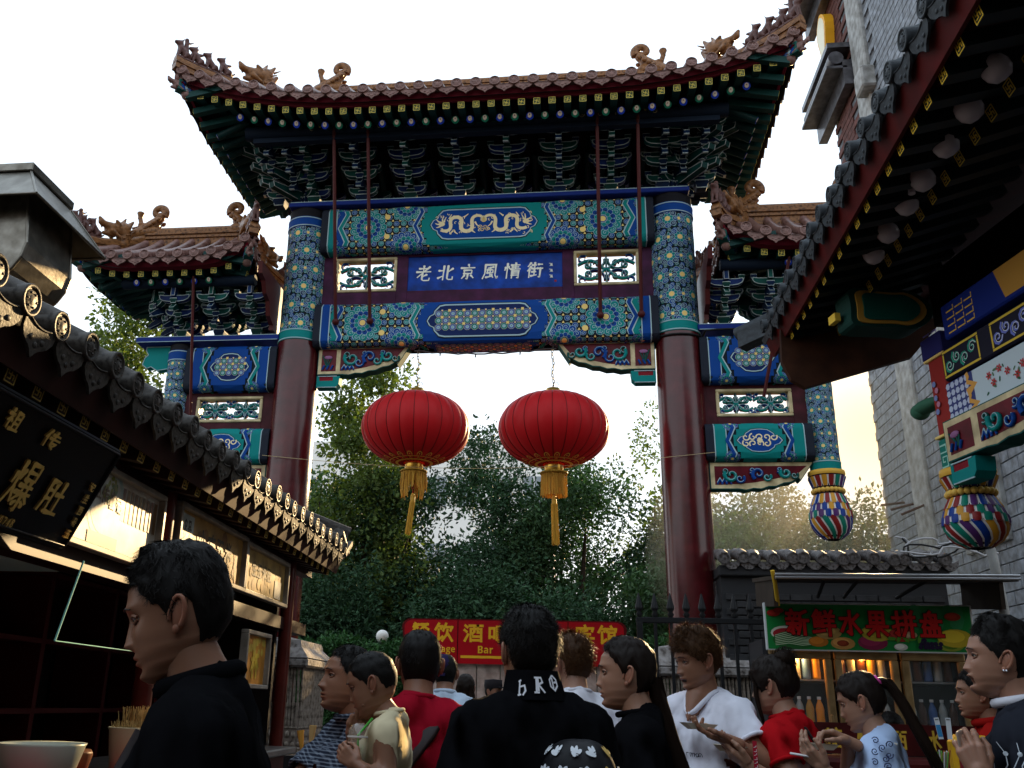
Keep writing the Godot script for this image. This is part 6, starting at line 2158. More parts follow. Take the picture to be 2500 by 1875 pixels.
func build_far() -> void:
	var o := thing("street_sign", "long red street sign with yellow characters beyond the gate", "sign", Vector3(0.13, 0, -3.5))
	var w := 3.06
	var b := B.new()
	b.col = Color(0.12, 0.004, 0.008)
	var rim := PackedVector2Array()
	for q in [[w / 2 - 0.12, 2.03, -PI / 2, 0.04], [w / 2 - 0.12, 2.46, 0.0, 0.12], [-w / 2 + 0.12, 2.46, PI / 2, 0.12], [-w / 2 + 0.12, 2.03, PI, 0.04]]:
		for k in 6: rim.append(Vector2(q[0], q[1]) + Vector2.from_angle(q[2] + k / 5.0 * PI / 2) * q[3])
	b.prism(scaled(rim, Vector2(1.02, 1.0), Vector2.ZERO), -0.07, 0.045)
	part("case", b, mat("sign_case", Color.WHITE, 0.3), o)
	for k in 4:
		b = B.new()
		b.col = Color(0.42, 0.006, 0.014)
		var x0 := -w / 2 + w / 4 * k + 0.008
		var P := Geometry2D.intersect_polygons(rim, PackedVector2Array([Vector2(x0, 1.9), Vector2(x0 + w / 4 - 0.016, 1.9), Vector2(x0 + w / 4 - 0.016, 2.7), Vector2(x0, 2.7)]))
		b.prism(scaled(P[0], Vector2(1, 0.985), Vector2(0, 0.02)), 0.045, 0.055)
		part("panel", b, mat("sign_panel", Color.WHITE, 0.3), o)
	var p := Paint.new(func(u: float, v: float, h: float) -> Vector3: return Vector3(u, v, 0.057 + h))
	var Y := Color(0.85, 0.48, 0.02)
	var words := [["can", -1.42], ["yin", -1.1], ["jiu", -0.68], ["ba", -0.34], ["bin", 0.86], ["guan", 1.16]]
	for q in words:
		var ch := Paint.new(p.where)
		glyph(ch, q[0], Vector2(q[1], 2.27), Vector2(0.27, 0.25), 0.034, Y)
		part("character", ch.b, mat("lettering", Color.WHITE), o)
	p.rect(-0.72, 2.055, -0.02, 2.09, Y)
	part("stripe", p.b, mat("lettering", Color.WHITE), o)
	for q in [["beverage", -1.06, 0.3], ["Bar", -0.38, 0.34]]:
		var tm := TextMesh.new()
		var sf := SystemFont.new()
		sf.font_names = PackedStringArray(["Droid Sans"])
		sf.font_weight = 700
		tm.font = sf
		tm.text = q[0]
		tm.font_size = 40
		tm.pixel_size = q[2] / 100.0
		tm.depth = 0.004
		tm.material = mat("yellow_letter_paint", Y, 0.4)
		obj("lettering", tm, o, Transform3D(Basis(), Vector3(q[1] + (0.0 if q[0] == "Bar" else 0.0), 2.17, 0.062)))
	var wl := thing("pale_wall", "pale weathered panel wall below the red street sign", "wall", Vector3(0.1, 0, -3.62))
	for k in 9:
		b = B.new()
		b.col = Color(0.95, 0.8, 0.74).lerp(Color(0.8, 0.66, 0.6), (k * 3 % 5) / 5.0)
		b.box(Vector3(-1.3 + 0.33 * k, 1.0, 0), Vector3(0.32, 2.0, 0.08), Basis(), 0.008)
		part("panel", b, mat("pale_panels", Color(0.85, 0.85, 0.85), 0.7, 0.6), wl)
	# lanterns
	for k in 2: lantern([Vector3(-0.73, 4.315, 0.1), Vector3(0.788, 4.29, 0.1)][k], ["round red lantern with a torn, uneven gold fringe, hanging on the left", "round red lantern with an even gold fringe and long tassel, hanging on the right"][k], k)
	var c := B.new()
	var P := PackedVector3Array()
	for k in 17:
		var t := k / 16.0
		P.append(Vector3(lerpf(-0.78, 0.83, t), 5.24 - 0.05 * sin(t * PI) + 0.008 * sin(k * 2.3), 0.1))
	c.tube(P, 0.009, 0.009, 6)
	for k in [3, 7, 12]: c.bar(P[k], P[k] - Vector3(0.005, 0.04, 0), 0.008, 5)
	tag(part("electric_cable", c, mat("cable_dark", Color(0.06, 0.05, 0.05), 0.5)), "dark cable strung between the tops of both lantern chains", "cable")
	c = B.new()
	P = PackedVector3Array()
	for k in 25:
		var t := k / 24.0
		P.append(Vector3(lerpf(-2.4, 2.45, t), 3.98 - 0.16 * sin(t * PI), 0.27))
	c.tube(P, 0.003, 0.003, 5)
	tag(part("string", c, mat("twine", Color(0.5, 0.38, 0.2), 0.8)), "thin twine stretched between the two red columns", "string")
	c = B.new()
	P = PackedVector3Array()
	for k in 13: P.append(Vector3(2.17 - cos(k / 12.0 * PI) * 0.262, 5.345 - 0.03 * sin(k / 12.0 * PI), sin(k / 12.0 * PI) * 0.262))
	for k in 12: P.append(Vector3(2.45 + 0.12 * k, 5.37 + 0.012 * sin(k * 0.8), 0.2))
	c.tube(P, 0.012, 0.012, 6)
	tag(part("black_cable", c, mat("black_iron", Color.WHITE)), "black cable wrapped round the right column under its green band", "cable")
	# iron fence
	var f := thing("iron_fence", "black iron fence with spear points in front of the right column", "fence", Vector3(1.55, 0, 1.2))
	var iron := mat("black_iron", Color.WHITE)
	for y in [2.2, 0.35]:
		b = B.new()
		b.box(Vector3(0.55, y, 0), Vector3(1.16, 0.05, 0.04), Basis(), 0.006)
		part("rail", b, iron, f)
	for k in 9:
		b = B.new()
		var x := 0.0 + 0.137 * k
		var thick := 0.026 if k in [0, 8] else 0.014
		b.box(Vector3(x, 1.1, 0.0), Vector3(thick * 2, 2.16, thick * 2 + 0.002), Basis(), 0.003)
		b.lathe([[0.014, 2.22], [0.03, 2.25], [0.016, 2.27], [0.03, 2.29], [0.036, 2.31], [0.006, 2.43], [0.0, 2.44]], 8, Vector3(x, 0, 0))
		part("bar", b, iron, f)
	# globe lamp over the hedge
	var g := thing("globe_lamp", "white globe lamp just above the far hedge", "lamp", Vector3(-2.0, 0, -4.9))
	b = B.new()
	b.sphere(Vector3(0, 2.42, 0), Vector3(0.1, 0.1, 0.1), 18, 12)
	part("globe", b, mat("white_globe", Color(0.85, 0.85, 0.82), 0.3), g)
	b = B.new()
	b.bar(Vector3(0, 0, 0), Vector3(0, 2.34, 0), 0.03, 8)
	part("pole", b, iron, g)
	# pale block of flats far behind the trees
	var h := thing("apartment_block", "pale far building with grey windows seen between the lanterns", "building", Vector3(-3.2, 0, -32))
	b = B.new()
	b.box(Vector3(-3.6, 6.2, 0), Vector3(14, 12.4, 6))
	part("wall", b, mat("far_wall", Color(0.82, 0.8, 0.76), 0.8, 0.0, 0.0, 0.0, 0.1), h)
	for i in 10:
		for j in 3:
			b = B.new()
			b.col = Color(0.25, 0.28, 0.3)
			b.box(Vector3(-10.0 + 1.4 * i, 4.3 + 2.9 * j, 3.01), Vector3(0.85, 1.3, 0.08))
			b.col = Color(0.6, 0.6, 0.6)
			b.box(Vector3(-10.0 + 1.4 * i, 4.3 + 2.9 * j, 3.05), Vector3(0.06, 1.3, 0.06))
			part("window", b, mat("far_window", Color.WHITE, 0.2), h)

func lantern(o: Vector3, label: String, kind: int) -> void:
	var t := thing("red_lantern", label, "lantern", o, 0.13 * kind, "lanterns hanging in the gateway")
	var n := 24
	var rx := 0.6
	var ry := 0.395
	var silk := mat("lantern_silk", Color(0.52, 0.012, 0.016), 0.5, 0.0)
	silk.backlight_enabled = true
	silk.backlight = Color(0.75, 0.12, 0.1)
	silk.rim_enabled = true
	silk.rim = 0.4
	var g := B.new()
	var P := PackedVector3Array()
	for j in 21:
		var a := PI * (0.045 + 0.91 * j / 20.0) - PI / 2
		for i in 5:
			var q := i / 4.0
			var ph := TAU / n * (q - 0.5)
			var bulge := 1.0 - 0.022 * pow(absf(2.0 * q - 1.0), 2.0) + 0.006 * q
			P.append(Vector3(sin(ph) * rx * pow(cos(a), 0.82) * bulge, sin(a) * ry, cos(ph) * rx * pow(cos(a), 0.82) * bulge))
	g.net(P, 5, 21)
	var me := g.mesh(silk)
	var rib := B.new()
	rib.col = Color(0.12, 0.004, 0.006)
	var rp := PackedVector3Array()
	for j in 21: rp.append(P[j * 5] * 1.003)
	rib.tube(rp, 0.0045, 0.0045, 5)
	var rm := rib.mesh(mat("lantern_rib", Color.WHITE, 0.5))
	for k in n: obj("rib", rm, t, Transform3D(Basis(Vector3.UP, TAU * k / n), Vector3.ZERO))
	for k in n: obj("silk_panel", me, t, Transform3D(Basis(Vector3.UP, TAU * k / n), Vector3.ZERO))
	var gold := mat("lantern_gold", Color(0.75, 0.45, 0.08), 0.28, 0.0, 0.8)
	var b := B.new()
	b.lathe([[0.0, ry + 0.0], [0.12, ry - 0.02], [0.125, ry - 0.005], [0.078, ry], [0.076, ry + 0.07], [0.0, ry + 0.072]], 24)
	part("top_cap", b, gold, t)
	b = B.new()
	b.lathe([[0.07, -ry - 0.1], [0.1, -ry - 0.1], [0.1, -ry - 0.02], [0.11, -ry + 0.03], [0.0, -ry + 0.03]], 24)
	part("bottom_collar", b, gold, t)
	var p := Paint.new(func(u: float, v: float, h: float) -> Vector3:
		var a := -v
		var rr := rx * pow(cos(a), 0.82) * 0.99
		return Vector3(sin(u) * (rr + h), sin(a) * (ry + h), cos(u) * (rr + h)))
	p.coat = 0.006
	for k in 36:
		var u := TAU * k / 36
		p.line(PackedVector2Array([Vector2(u, 1.33), Vector2(u + TAU / 36, 1.33)]), 0.05, Color(0.8, 0.5, 0.08), 0.001)
		p.line(PackedVector2Array([Vector2(u, 1.2), Vector2(u + TAU / 36, 1.2)]), 0.022, Color(0.8, 0.5, 0.08), 0.001)
		if k % 2 == 0:
			var pts := PackedVector2Array()
			for j in 9: pts.append(Vector2(u + cos(j / 8.0 * PI) * 0.085, 1.16 - sin(j / 8.0 * PI) * 0.12))
			p.line(pts, 0.028, Color(0.8, 0.5, 0.08), 0.0012)
			p.line(PackedVector2Array([Vector2(u - 0.05, 1.27), Vector2(u, 1.23), Vector2(u + 0.05, 1.27)]), 0.02, Color(0.8, 0.5, 0.08), 0.0014)
			p.disc(Vector2(u, 1.12), 0.025, Color(0.8, 0.5, 0.08), 0.0014, 6)
	part("gold_print", p.b, mat("gold_print", Color.WHITE, 0.45), t)
	b = B.new()   # fringe
	rng.seed = 21 + kind
	for ring in 2:
		for k in 90:
			var a := TAU * k / 90
			var r: float = 0.135 if ring == 0 else 0.115
			var L := 0.24 + rng.randf() * 0.015
			if kind == 0: L = 0.1 + 0.16 * absf(sin(a * 2.0 + 0.6)) + rng.randf() * 0.05
			if ring == 1 and kind == 0: L *= 0.6
			if kind == 1 and ring == 0 and k % 3: continue
			var wob := rng.randf_range(-0.012, 0.012) * (2.0 if kind == 0 else 0.6)
			b.col = Color(0.75, 0.42, 0.06).lerp(Color(0.5, 0.24, 0.03), rng.randf())
			b.bar(Vector3(cos(a) * r, -ry - 0.09, sin(a) * r), Vector3(cos(a) * r + wob, -ry - 0.09 - L, sin(a) * r + wob), 0.0035, 4)
	b.col = Color(0.6, 0.36, 0.06)
	b.lathe([[0.1, -ry - 0.1], [0.15, -ry - 0.1], [0.15, -ry - 0.085], [0.1, -ry - 0.085]], 24)
	var silkgold := mat("fringe_silk", Color.WHITE, 0.5)
	silkgold.backlight_enabled = true
	silkgold.backlight = Color(0.4, 0.25, 0.05)
	part("fringe", b, silkgold, t).set_meta("kind", "stuff")
	b = B.new()
	var y1 := -ry - 0.33
	var y2 := -1.18 if kind == 0 else -1.26
	for k in 34:
		var a := k * 2.4
		var r := 0.004 * sqrt(k) * (1.2 if kind == 0 else 1.5)
		b.col = Color(0.75, 0.42, 0.05).lerp(Color(0.55, 0.28, 0.03), (k % 7) / 7.0)
		var sway := -0.035 if kind == 0 else 0.012
		b.bar(Vector3(cos(a) * r, y1 - 0.09, sin(a) * r), Vector3(cos(a) * r * 1.2 + sway, y2 + 0.05 * rng.randf(), sin(a) * r), 0.004, 4)
	part("tassel", b, silkgold, t)
	b = B.new()
	b.col = Color(0.5, 0.03, 0.02)
	b.bar(Vector3(0, -ry - 0.1, 0), Vector3(0, y1, 0), 0.006, 5)
	b.col = Color(0.7, 0.4, 0.06)
	b.lathe([[0.012, y1 - 0.12], [0.026, y1 - 0.1], [0.026, y1 - 0.03], [0.014, y1]], 10)
	part("tassel_knot", b, silkgold, t)
	b = B.new()   # chain
	var y := ry + 0.07
	var k := 0
	while o.y + y < 5.29:
		var bas := Basis(Vector3.UP, PI / 2 * (k % 2) + 0.3)
		var L := PackedVector3Array()
		for j in 9: L.append(Vector3(0.008 * sin(k), y, 0) + bas * Vector3(sin(j / 8.0 * TAU) * 0.011, 0.018 - cos(j / 8.0 * TAU) * 0.024, 0))
		b.tube(L, 0.0045, 0.0045, 5, PackedFloat32Array(), false)
		y += 0.036
		k += 1
	var W := PackedVector3Array()
	for j in 12: W.append(Vector3(0.03 + cos(j * 0.5) * 0.03, ry + 0.12 + sin(j * 0.5) * 0.035, 0.0))
	b.tube(W, 0.003, 0.003, 4)
	part("chain", b, mat("old_chain", Color(0.05, 0.04, 0.035), 0.5, 0.0, 0.5), t)


# ================================================================ GREENERY
var leaf_meshes := []

func leaf_cluster(seed_: int, n: int, r: float, size: float, m: Material, long := 0.5) -> Mesh:
	var b := B.new()
	rng.seed = seed_
	for k in n:
		var d := Vector3(rng.randfn(), rng.randfn() * 0.8, rng.randfn()).normalized()
		var p := d * r * pow(rng.randf(), 0.45)
		var a := (d + Vector3(rng.randfn(), rng.randfn() - 0.3, rng.randfn()) * 0.7).normalized()
		var s := a.cross(Vector3(rng.randfn(), rng.randfn(), rng.randfn())).normalized()
		var L := size * rng.randf_range(0.7, 1.3)
		var w := L * long * 0.5
		var up := s.cross(a) * L * 0.12
		b.col = Color.WHITE * rng.randf_range(0.65, 1.25)
		b.tri(p, p + a * L * 0.5 + s * w - up, p + a * L)
		b.tri(p, p + a * L, p + a * L * 0.5 - s * w - up)
	return b.mesh(m)

func leaf_mat(key: String, c: Color, back: Color) -> StandardMaterial3D:
	var m := mat(key, c, 0.6)
	m.backlight_enabled = true
	m.backlight = back.linear_to_srgb()
	m.metallic_specular = 0.25
	return m

# puffs: [centre, radius] relative to the foot; clusters sit in the outer part of every puff
func tree(label: String, foot: Vector3, puffs: Array, trunk: Array, mesh: Mesh, per: float, seed_: int, group: String, squash := 0.85, loose := 0.3) -> void:
	var t := thing("tree", label, "tree", foot, 0.0, group)
	var b := B.new()
	for q in trunk: b.tube(PackedVector3Array(q[0]), q[1], q[2], 9)
	part("trunk", b, mat("bark", Color(0.05, 0.035, 0.025), 0.85, 1.2, 0.0, 0.5, 2.0), t)
	rng.seed = seed_
	var ts := []
	var cs := []
	for q in puffs:
		var n := int(per * q[1] * q[1])
		for k in n:
			var d := Vector3(rng.randfn(), rng.randfn(), rng.randfn()).normalized()
			var p: Vector3 = q[0] + d * Vector3(1, squash, 1) * q[1] * (1.0 - loose * rng.randf() * rng.randf() * 2.0 + rng.randfn() * 0.07)
			var s := rng.randf_range(0.7, 1.25)
			ts.append(Transform3D(Basis(Vector3(rng.randfn(), rng.randfn(), rng.randfn()).normalized(), rng.randf() * TAU).scaled(Vector3.ONE * s), p))
			cs.append(Color.WHITE * rng.randf_range(0.6, 1.3))
	many("crown", mesh, ts, t, cs).set_meta("kind", "stuff")

func crown(n: int, w: float, h0: float, h1: float, r: float, seed_: int, taper := 0.5, deep := 0.7) -> Array:
	rng.seed = seed_
	var out := []
	for k in n:
		var y := lerpf(h0, h1, (k + 0.5) / n)
		var f := (y - h0) / (h1 - h0)
		var wide := w * (1.0 - taper * f) * (0.75 + 0.25 * sin(f * PI))
		var a := rng.randf() * TAU
		out.append([Vector3(cos(a) * wide * rng.randf_range(0.2, 0.9), y, sin(a) * wide * deep * rng.randf_range(0.2, 0.9)), r * rng.randf_range(0.75, 1.2) * (1.0 - 0.35 * f)])
	return out

func simple_trunk(h: float, r: float) -> Array:
	return [[[Vector3.ZERO, Vector3(0.1, h * 0.35, 0), Vector3(-0.05, h * 0.7, 0.1), Vector3(0.05, h * 0.95, 0)], r, r * 0.15], [[Vector3(0.05, h * 0.3, 0), Vector3(0.7, h * 0.55, 0.2), Vector3(1.0, h * 0.75, 0.3)], r * 0.5, r * 0.1], [[Vector3(0.05, h * 0.4, 0), Vector3(-0.6, h * 0.6, -0.2), Vector3(-1.0, h * 0.8, 0.1)], r * 0.45, r * 0.1]]

func build_trees() -> void:
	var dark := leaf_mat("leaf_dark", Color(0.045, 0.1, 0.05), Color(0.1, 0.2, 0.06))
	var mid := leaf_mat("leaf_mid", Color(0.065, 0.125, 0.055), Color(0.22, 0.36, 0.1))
	var lit := leaf_mat("leaf_sunlit_tint", Color(0.13, 0.19, 0.06), Color(0.7, 0.74, 0.2))  # sunlit look put into the colour: paler, yellower leaves
	var ma := leaf_cluster(1, 84, 0.36, 0.1, dark, 0.5)
	var mb := leaf_cluster(2, 80, 0.38, 0.1, mid, 0.5)
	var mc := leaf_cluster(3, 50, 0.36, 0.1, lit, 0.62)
	var grp := "trees beyond the gate"
	# the dense dark wall of foliage
	var rows := [[-4.6, -9.6, 6.6, 2.1], [-2.3, -8.6, 6.4, 2.0], [-0.5, -9.6, 7.1, 2.0], [1.2, -9.2, 6.5, 1.9], [3.5, -10.4, 6.2, 2.1], [-0.9, -7.4, 4.0, 1.7], [2.6, -7.2, 4.2, 1.7], [-3.4, -7.0, 3.9, 1.6], [0.8, -6.6, 3.4, 1.4]]
	var names := ["dense dark tree at the left end of the row beyond the gate", "dark bushy tree behind the left column's foot", "dark tree whose top shows under the left lantern", "tall dark tree between and behind the two lanterns", "dark tree rising just left of the right column", "low bushy tree below the left lantern's tassel", "low bushy tree below the right lantern", "low dark tree beside the stall's far eave", "lowest dark shrub-like tree behind the red sign's middle"]
	for k in rows.size():
		var q: Array = rows[k]
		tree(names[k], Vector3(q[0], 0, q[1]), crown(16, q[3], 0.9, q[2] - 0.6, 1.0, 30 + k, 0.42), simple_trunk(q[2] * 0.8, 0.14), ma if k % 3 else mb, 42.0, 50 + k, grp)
	# slender airy ones against the sky
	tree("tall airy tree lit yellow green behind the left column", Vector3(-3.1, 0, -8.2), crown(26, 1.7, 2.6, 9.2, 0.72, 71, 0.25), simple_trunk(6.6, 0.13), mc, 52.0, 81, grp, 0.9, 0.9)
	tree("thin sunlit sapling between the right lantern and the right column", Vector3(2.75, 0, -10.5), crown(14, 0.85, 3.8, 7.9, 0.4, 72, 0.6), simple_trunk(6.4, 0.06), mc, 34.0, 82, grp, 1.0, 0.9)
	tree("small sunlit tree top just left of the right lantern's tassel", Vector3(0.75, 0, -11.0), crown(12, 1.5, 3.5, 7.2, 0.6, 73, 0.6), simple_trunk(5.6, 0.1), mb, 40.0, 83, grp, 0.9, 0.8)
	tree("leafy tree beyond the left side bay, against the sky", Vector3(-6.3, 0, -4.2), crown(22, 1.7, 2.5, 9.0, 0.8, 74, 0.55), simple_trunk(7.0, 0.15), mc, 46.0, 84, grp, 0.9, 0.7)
	# right of the column, catching the sun
	var right := [[4.2, -7.8, 5.2, 1.5], [5.7, -7.2, 5.2, 1.6], [7.4, -8.2, 5.6, 1.8], [5.2, -10.5, 6.4, 1.8], [4.0, -12.8, 6.7, 1.9]]
	var rn := ["bright green tree directly right of the right column", "sunlit tree behind the hanging lotus post", "hazy yellow green tree under the sun glare", "darker tree further back between the two sunlit ones", "tallest and furthest of the trees right of the right column"]
	for k in right.size():
		var q: Array = right[k]
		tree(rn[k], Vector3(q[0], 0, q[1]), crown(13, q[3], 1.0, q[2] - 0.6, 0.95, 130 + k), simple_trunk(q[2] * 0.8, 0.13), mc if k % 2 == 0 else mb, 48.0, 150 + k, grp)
	# clipped hedges
	var hm := leaf_cluster(9, 60, 0.2, 0.07, leaf_mat("leaf_hedge", Color(0.05, 0.13, 0.045), Color(0.08, 0.2, 0.04)), 0.6)
	for s in 2:
		var x0: float = [-4.2, 1.9][s]
		var L: float = [3.0, 2.4][s]
		rng.seed = 60 + s
		var ts := []
		var cs := []
		for k in 620:
			var p := Vector3(rng.randf() * L, 1.0 + rng.randf() * 1.2, rng.randf() * 0.7)
			if k % 2: p.y = 2.15 + rng.randfn() * 0.05 + 0.06 * sin(p.x * 5.0)
			elif k % 3: p.z = 0.7 + rng.randfn() * 0.04
			ts.append(Transform3D(Basis(Vector3(rng.randfn(), rng.randfn(), rng.randfn()).normalized(), rng.randf() * TAU), p))
			cs.append(Color.WHITE * rng.randf_range(0.6, 1.3))
		var h := thing("hedge", ["clipped green hedge left of the red street sign", "clipped hedge behind the iron fence"][s], "hedge", Vector3(x0, 0, -5.3 + 0.6 * s))
		many("leaves", hm, ts, h, cs).set_meta("kind", "stuff")

	# haze bank added in place of lens glare, beyond the right side bay
	var fog := FogVolume.new()
	fog.shape = RenderingServer.FOG_VOLUME_SHAPE_ELLIPSOID
	fog.size = Vector3(6.5, 5.5, 9.0)
	var fm := FogMaterial.new()
	fm.density = 0.06
	fm.albedo = Color(1.0, 0.93, 0.78)
	fog.material = fm
	fog.name = "added_glare_haze"
	fog.position = Vector3(5.4, 3.8, -5.6)
	add_child(fog)
	tag(fog, "added bank of haze standing in for the sun glare right of the gate", "haze")
	fog.set_meta("kind", "stuff")


# ================================================================ PEOPLE
func curve_at(t: Array, y: float) -> float:   # [[y, value], ...] with y falling
	for k in range(1, t.size()):
		if y >= t[k][0]:
			var f: float = (y - t[k][0]) / maxf(1e-6, t[k - 1][0] - t[k][0])
			f = f * f * (3.0 - 2.0 * f) * 0.5 + f * 0.5
			return lerpf(t[k][1], t[k - 1][1], f)
	return t[t.size() - 1][1]

const FRONT := [[0.122, 0.0], [0.115, 0.034], [0.095, 0.062], [0.065, 0.083], [0.035, 0.09], [0.012, 0.085], [-0.02, 0.086], [-0.045, 0.088], [-0.062, 0.088], [-0.078, 0.083], [-0.096, 0.085], [-0.11, 0.074], [-0.119, 0.045], [-0.121, 0.0]]
const BACK := [[0.122, 0.0], [0.115, 0.045], [0.095, 0.078], [0.065, 0.098], [0.02, 0.103], [-0.02, 0.095], [-0.05, 0.078], [-0.08, 0.05], [-0.1, 0.025], [-0.121, 0.0]]
const WIDE := [[0.122, 0.0], [0.115, 0.034], [0.095, 0.057], [0.06, 0.074], [0.02, 0.077], [-0.02, 0.072], [-0.05, 0.066], [-0.078, 0.054], [-0.1, 0.037], [-0.113, 0.022], [-0.121, 0.0]]

# a point of the head's surface; a is the angle from the face (0) round to the back (PI)
func head_point(a: float, y: float, f: Dictionary) -> Vector3:
	var zf := curve_at(FRONT, y)
	var zb := curve_at(BACK, y)
	var w: float = curve_at(WIDE, y) * f.get("wide", 1.0)
	var zc := (zf - zb) * 0.5
	var hb := (zf + zb) * 0.5
	var s := sin(a)
	var c := cos(a)
	var p := Vector3(signf(s) * pow(absf(s), 0.9) * w, y, zc + signf(c) * pow(absf(c), 0.92) * hb)
	if c > 0.0 and y < 0.075:
		var x := absf(p.x)
		var g := 0.0
		# nose
		if y > -0.056 and y < 0.03:
			var t := clampf((0.03 - y) / 0.062, 0.0, 1.0)
			var prot := lerpf(0.002, 0.021 * f.get("nose", 1.0), pow(t, 1.35))
			if y < -0.032: prot *= clampf(1.0 - (-0.032 - y) / 0.015, 0.0, 1.0)
			var nw := lerpf(0.0085, 0.0165, t * t)
			g += prot * exp(-pow(x / nw, 2.0) * 1.1)
			if y < -0.018: g += 0.005 * exp(-pow((x - 0.013) / 0.007, 2.0)) * clampf(1.0 - absf(y + 0.032) / 0.014, 0.0, 1.0)
		# sockets, brow, cheeks, lips, chin
		g -= 0.0105 * exp(-pow((x - 0.031) / 0.018, 2.0) - pow((y - 0.011) / 0.012, 2.0))
		g += 0.0035 * exp(-pow((x - 0.027) / 0.024, 2.0) - pow((y - 0.034) / 0.009, 2.0))
		g += 0.005 * exp(-pow((x - 0.046) / 0.02, 2.0) - pow((y + 0.02) / 0.02, 2.0))
		var mw := exp(-pow(x / 0.023, 4.0))
		g += 0.0055 * mw * exp(-pow((y + 0.0575) / 0.0055, 2.0)) + 0.006 * mw * exp(-pow((y + 0.071) / 0.006, 2.0)) - 0.0045 * mw * exp(-pow((y + 0.0642) / 0.0022, 2.0))
		g -= 0.004 * exp(-pow(x / 0.02, 2.0) - pow((y + 0.083) / 0.006, 2.0))
		g += 0.004 * exp(-pow(x / 0.02, 2.0) - pow((y + 0.1) / 0.01, 2.0))
		var open: float = f.get("mouth", 0.0)
		if open > 0.0:
			g -= 0.03 * open * exp(-pow(x / 0.02, 4.0) - pow((y + 0.069) / (0.011 * open), 4.0))
			g += 0.007 * open * exp(-pow(x / 0.026, 4.0)) * (exp(-pow((y + 0.052) / 0.006, 2.0)) + exp(-pow((y + 0.088) / 0.007, 2.0)))
		p.z += g
	return p

func hairline(a: float, f: Dictionary) -> float:   # where the hair begins at this angle
	var q := absf(wrapf(a, -PI, PI)) + 0.03 * sin(a * 23.0)
	var fr: float = f.get("brow_hair", 0.078) + 0.003 * sin(a * 31.0) + 0.002 * sin(a * 57.0)
	if q < 0.75: return fr - 0.012 * q
	if q < 1.2: return lerpf(fr - 0.01, f.get("temple", 0.03), (q - 0.75) / 0.45)
	if q < 1.5: return lerpf(f.get("temple", 0.03), -0.012, (q - 1.2) / 0.3)
	if q < 1.75: return lerpf(-0.012, 0.03, (q - 1.5) / 0.25)
	if q < 2.15: return lerpf(0.03, f.get("nape", -0.06), (q - 1.75) / 0.4)
	return f.get("nape", -0.06)

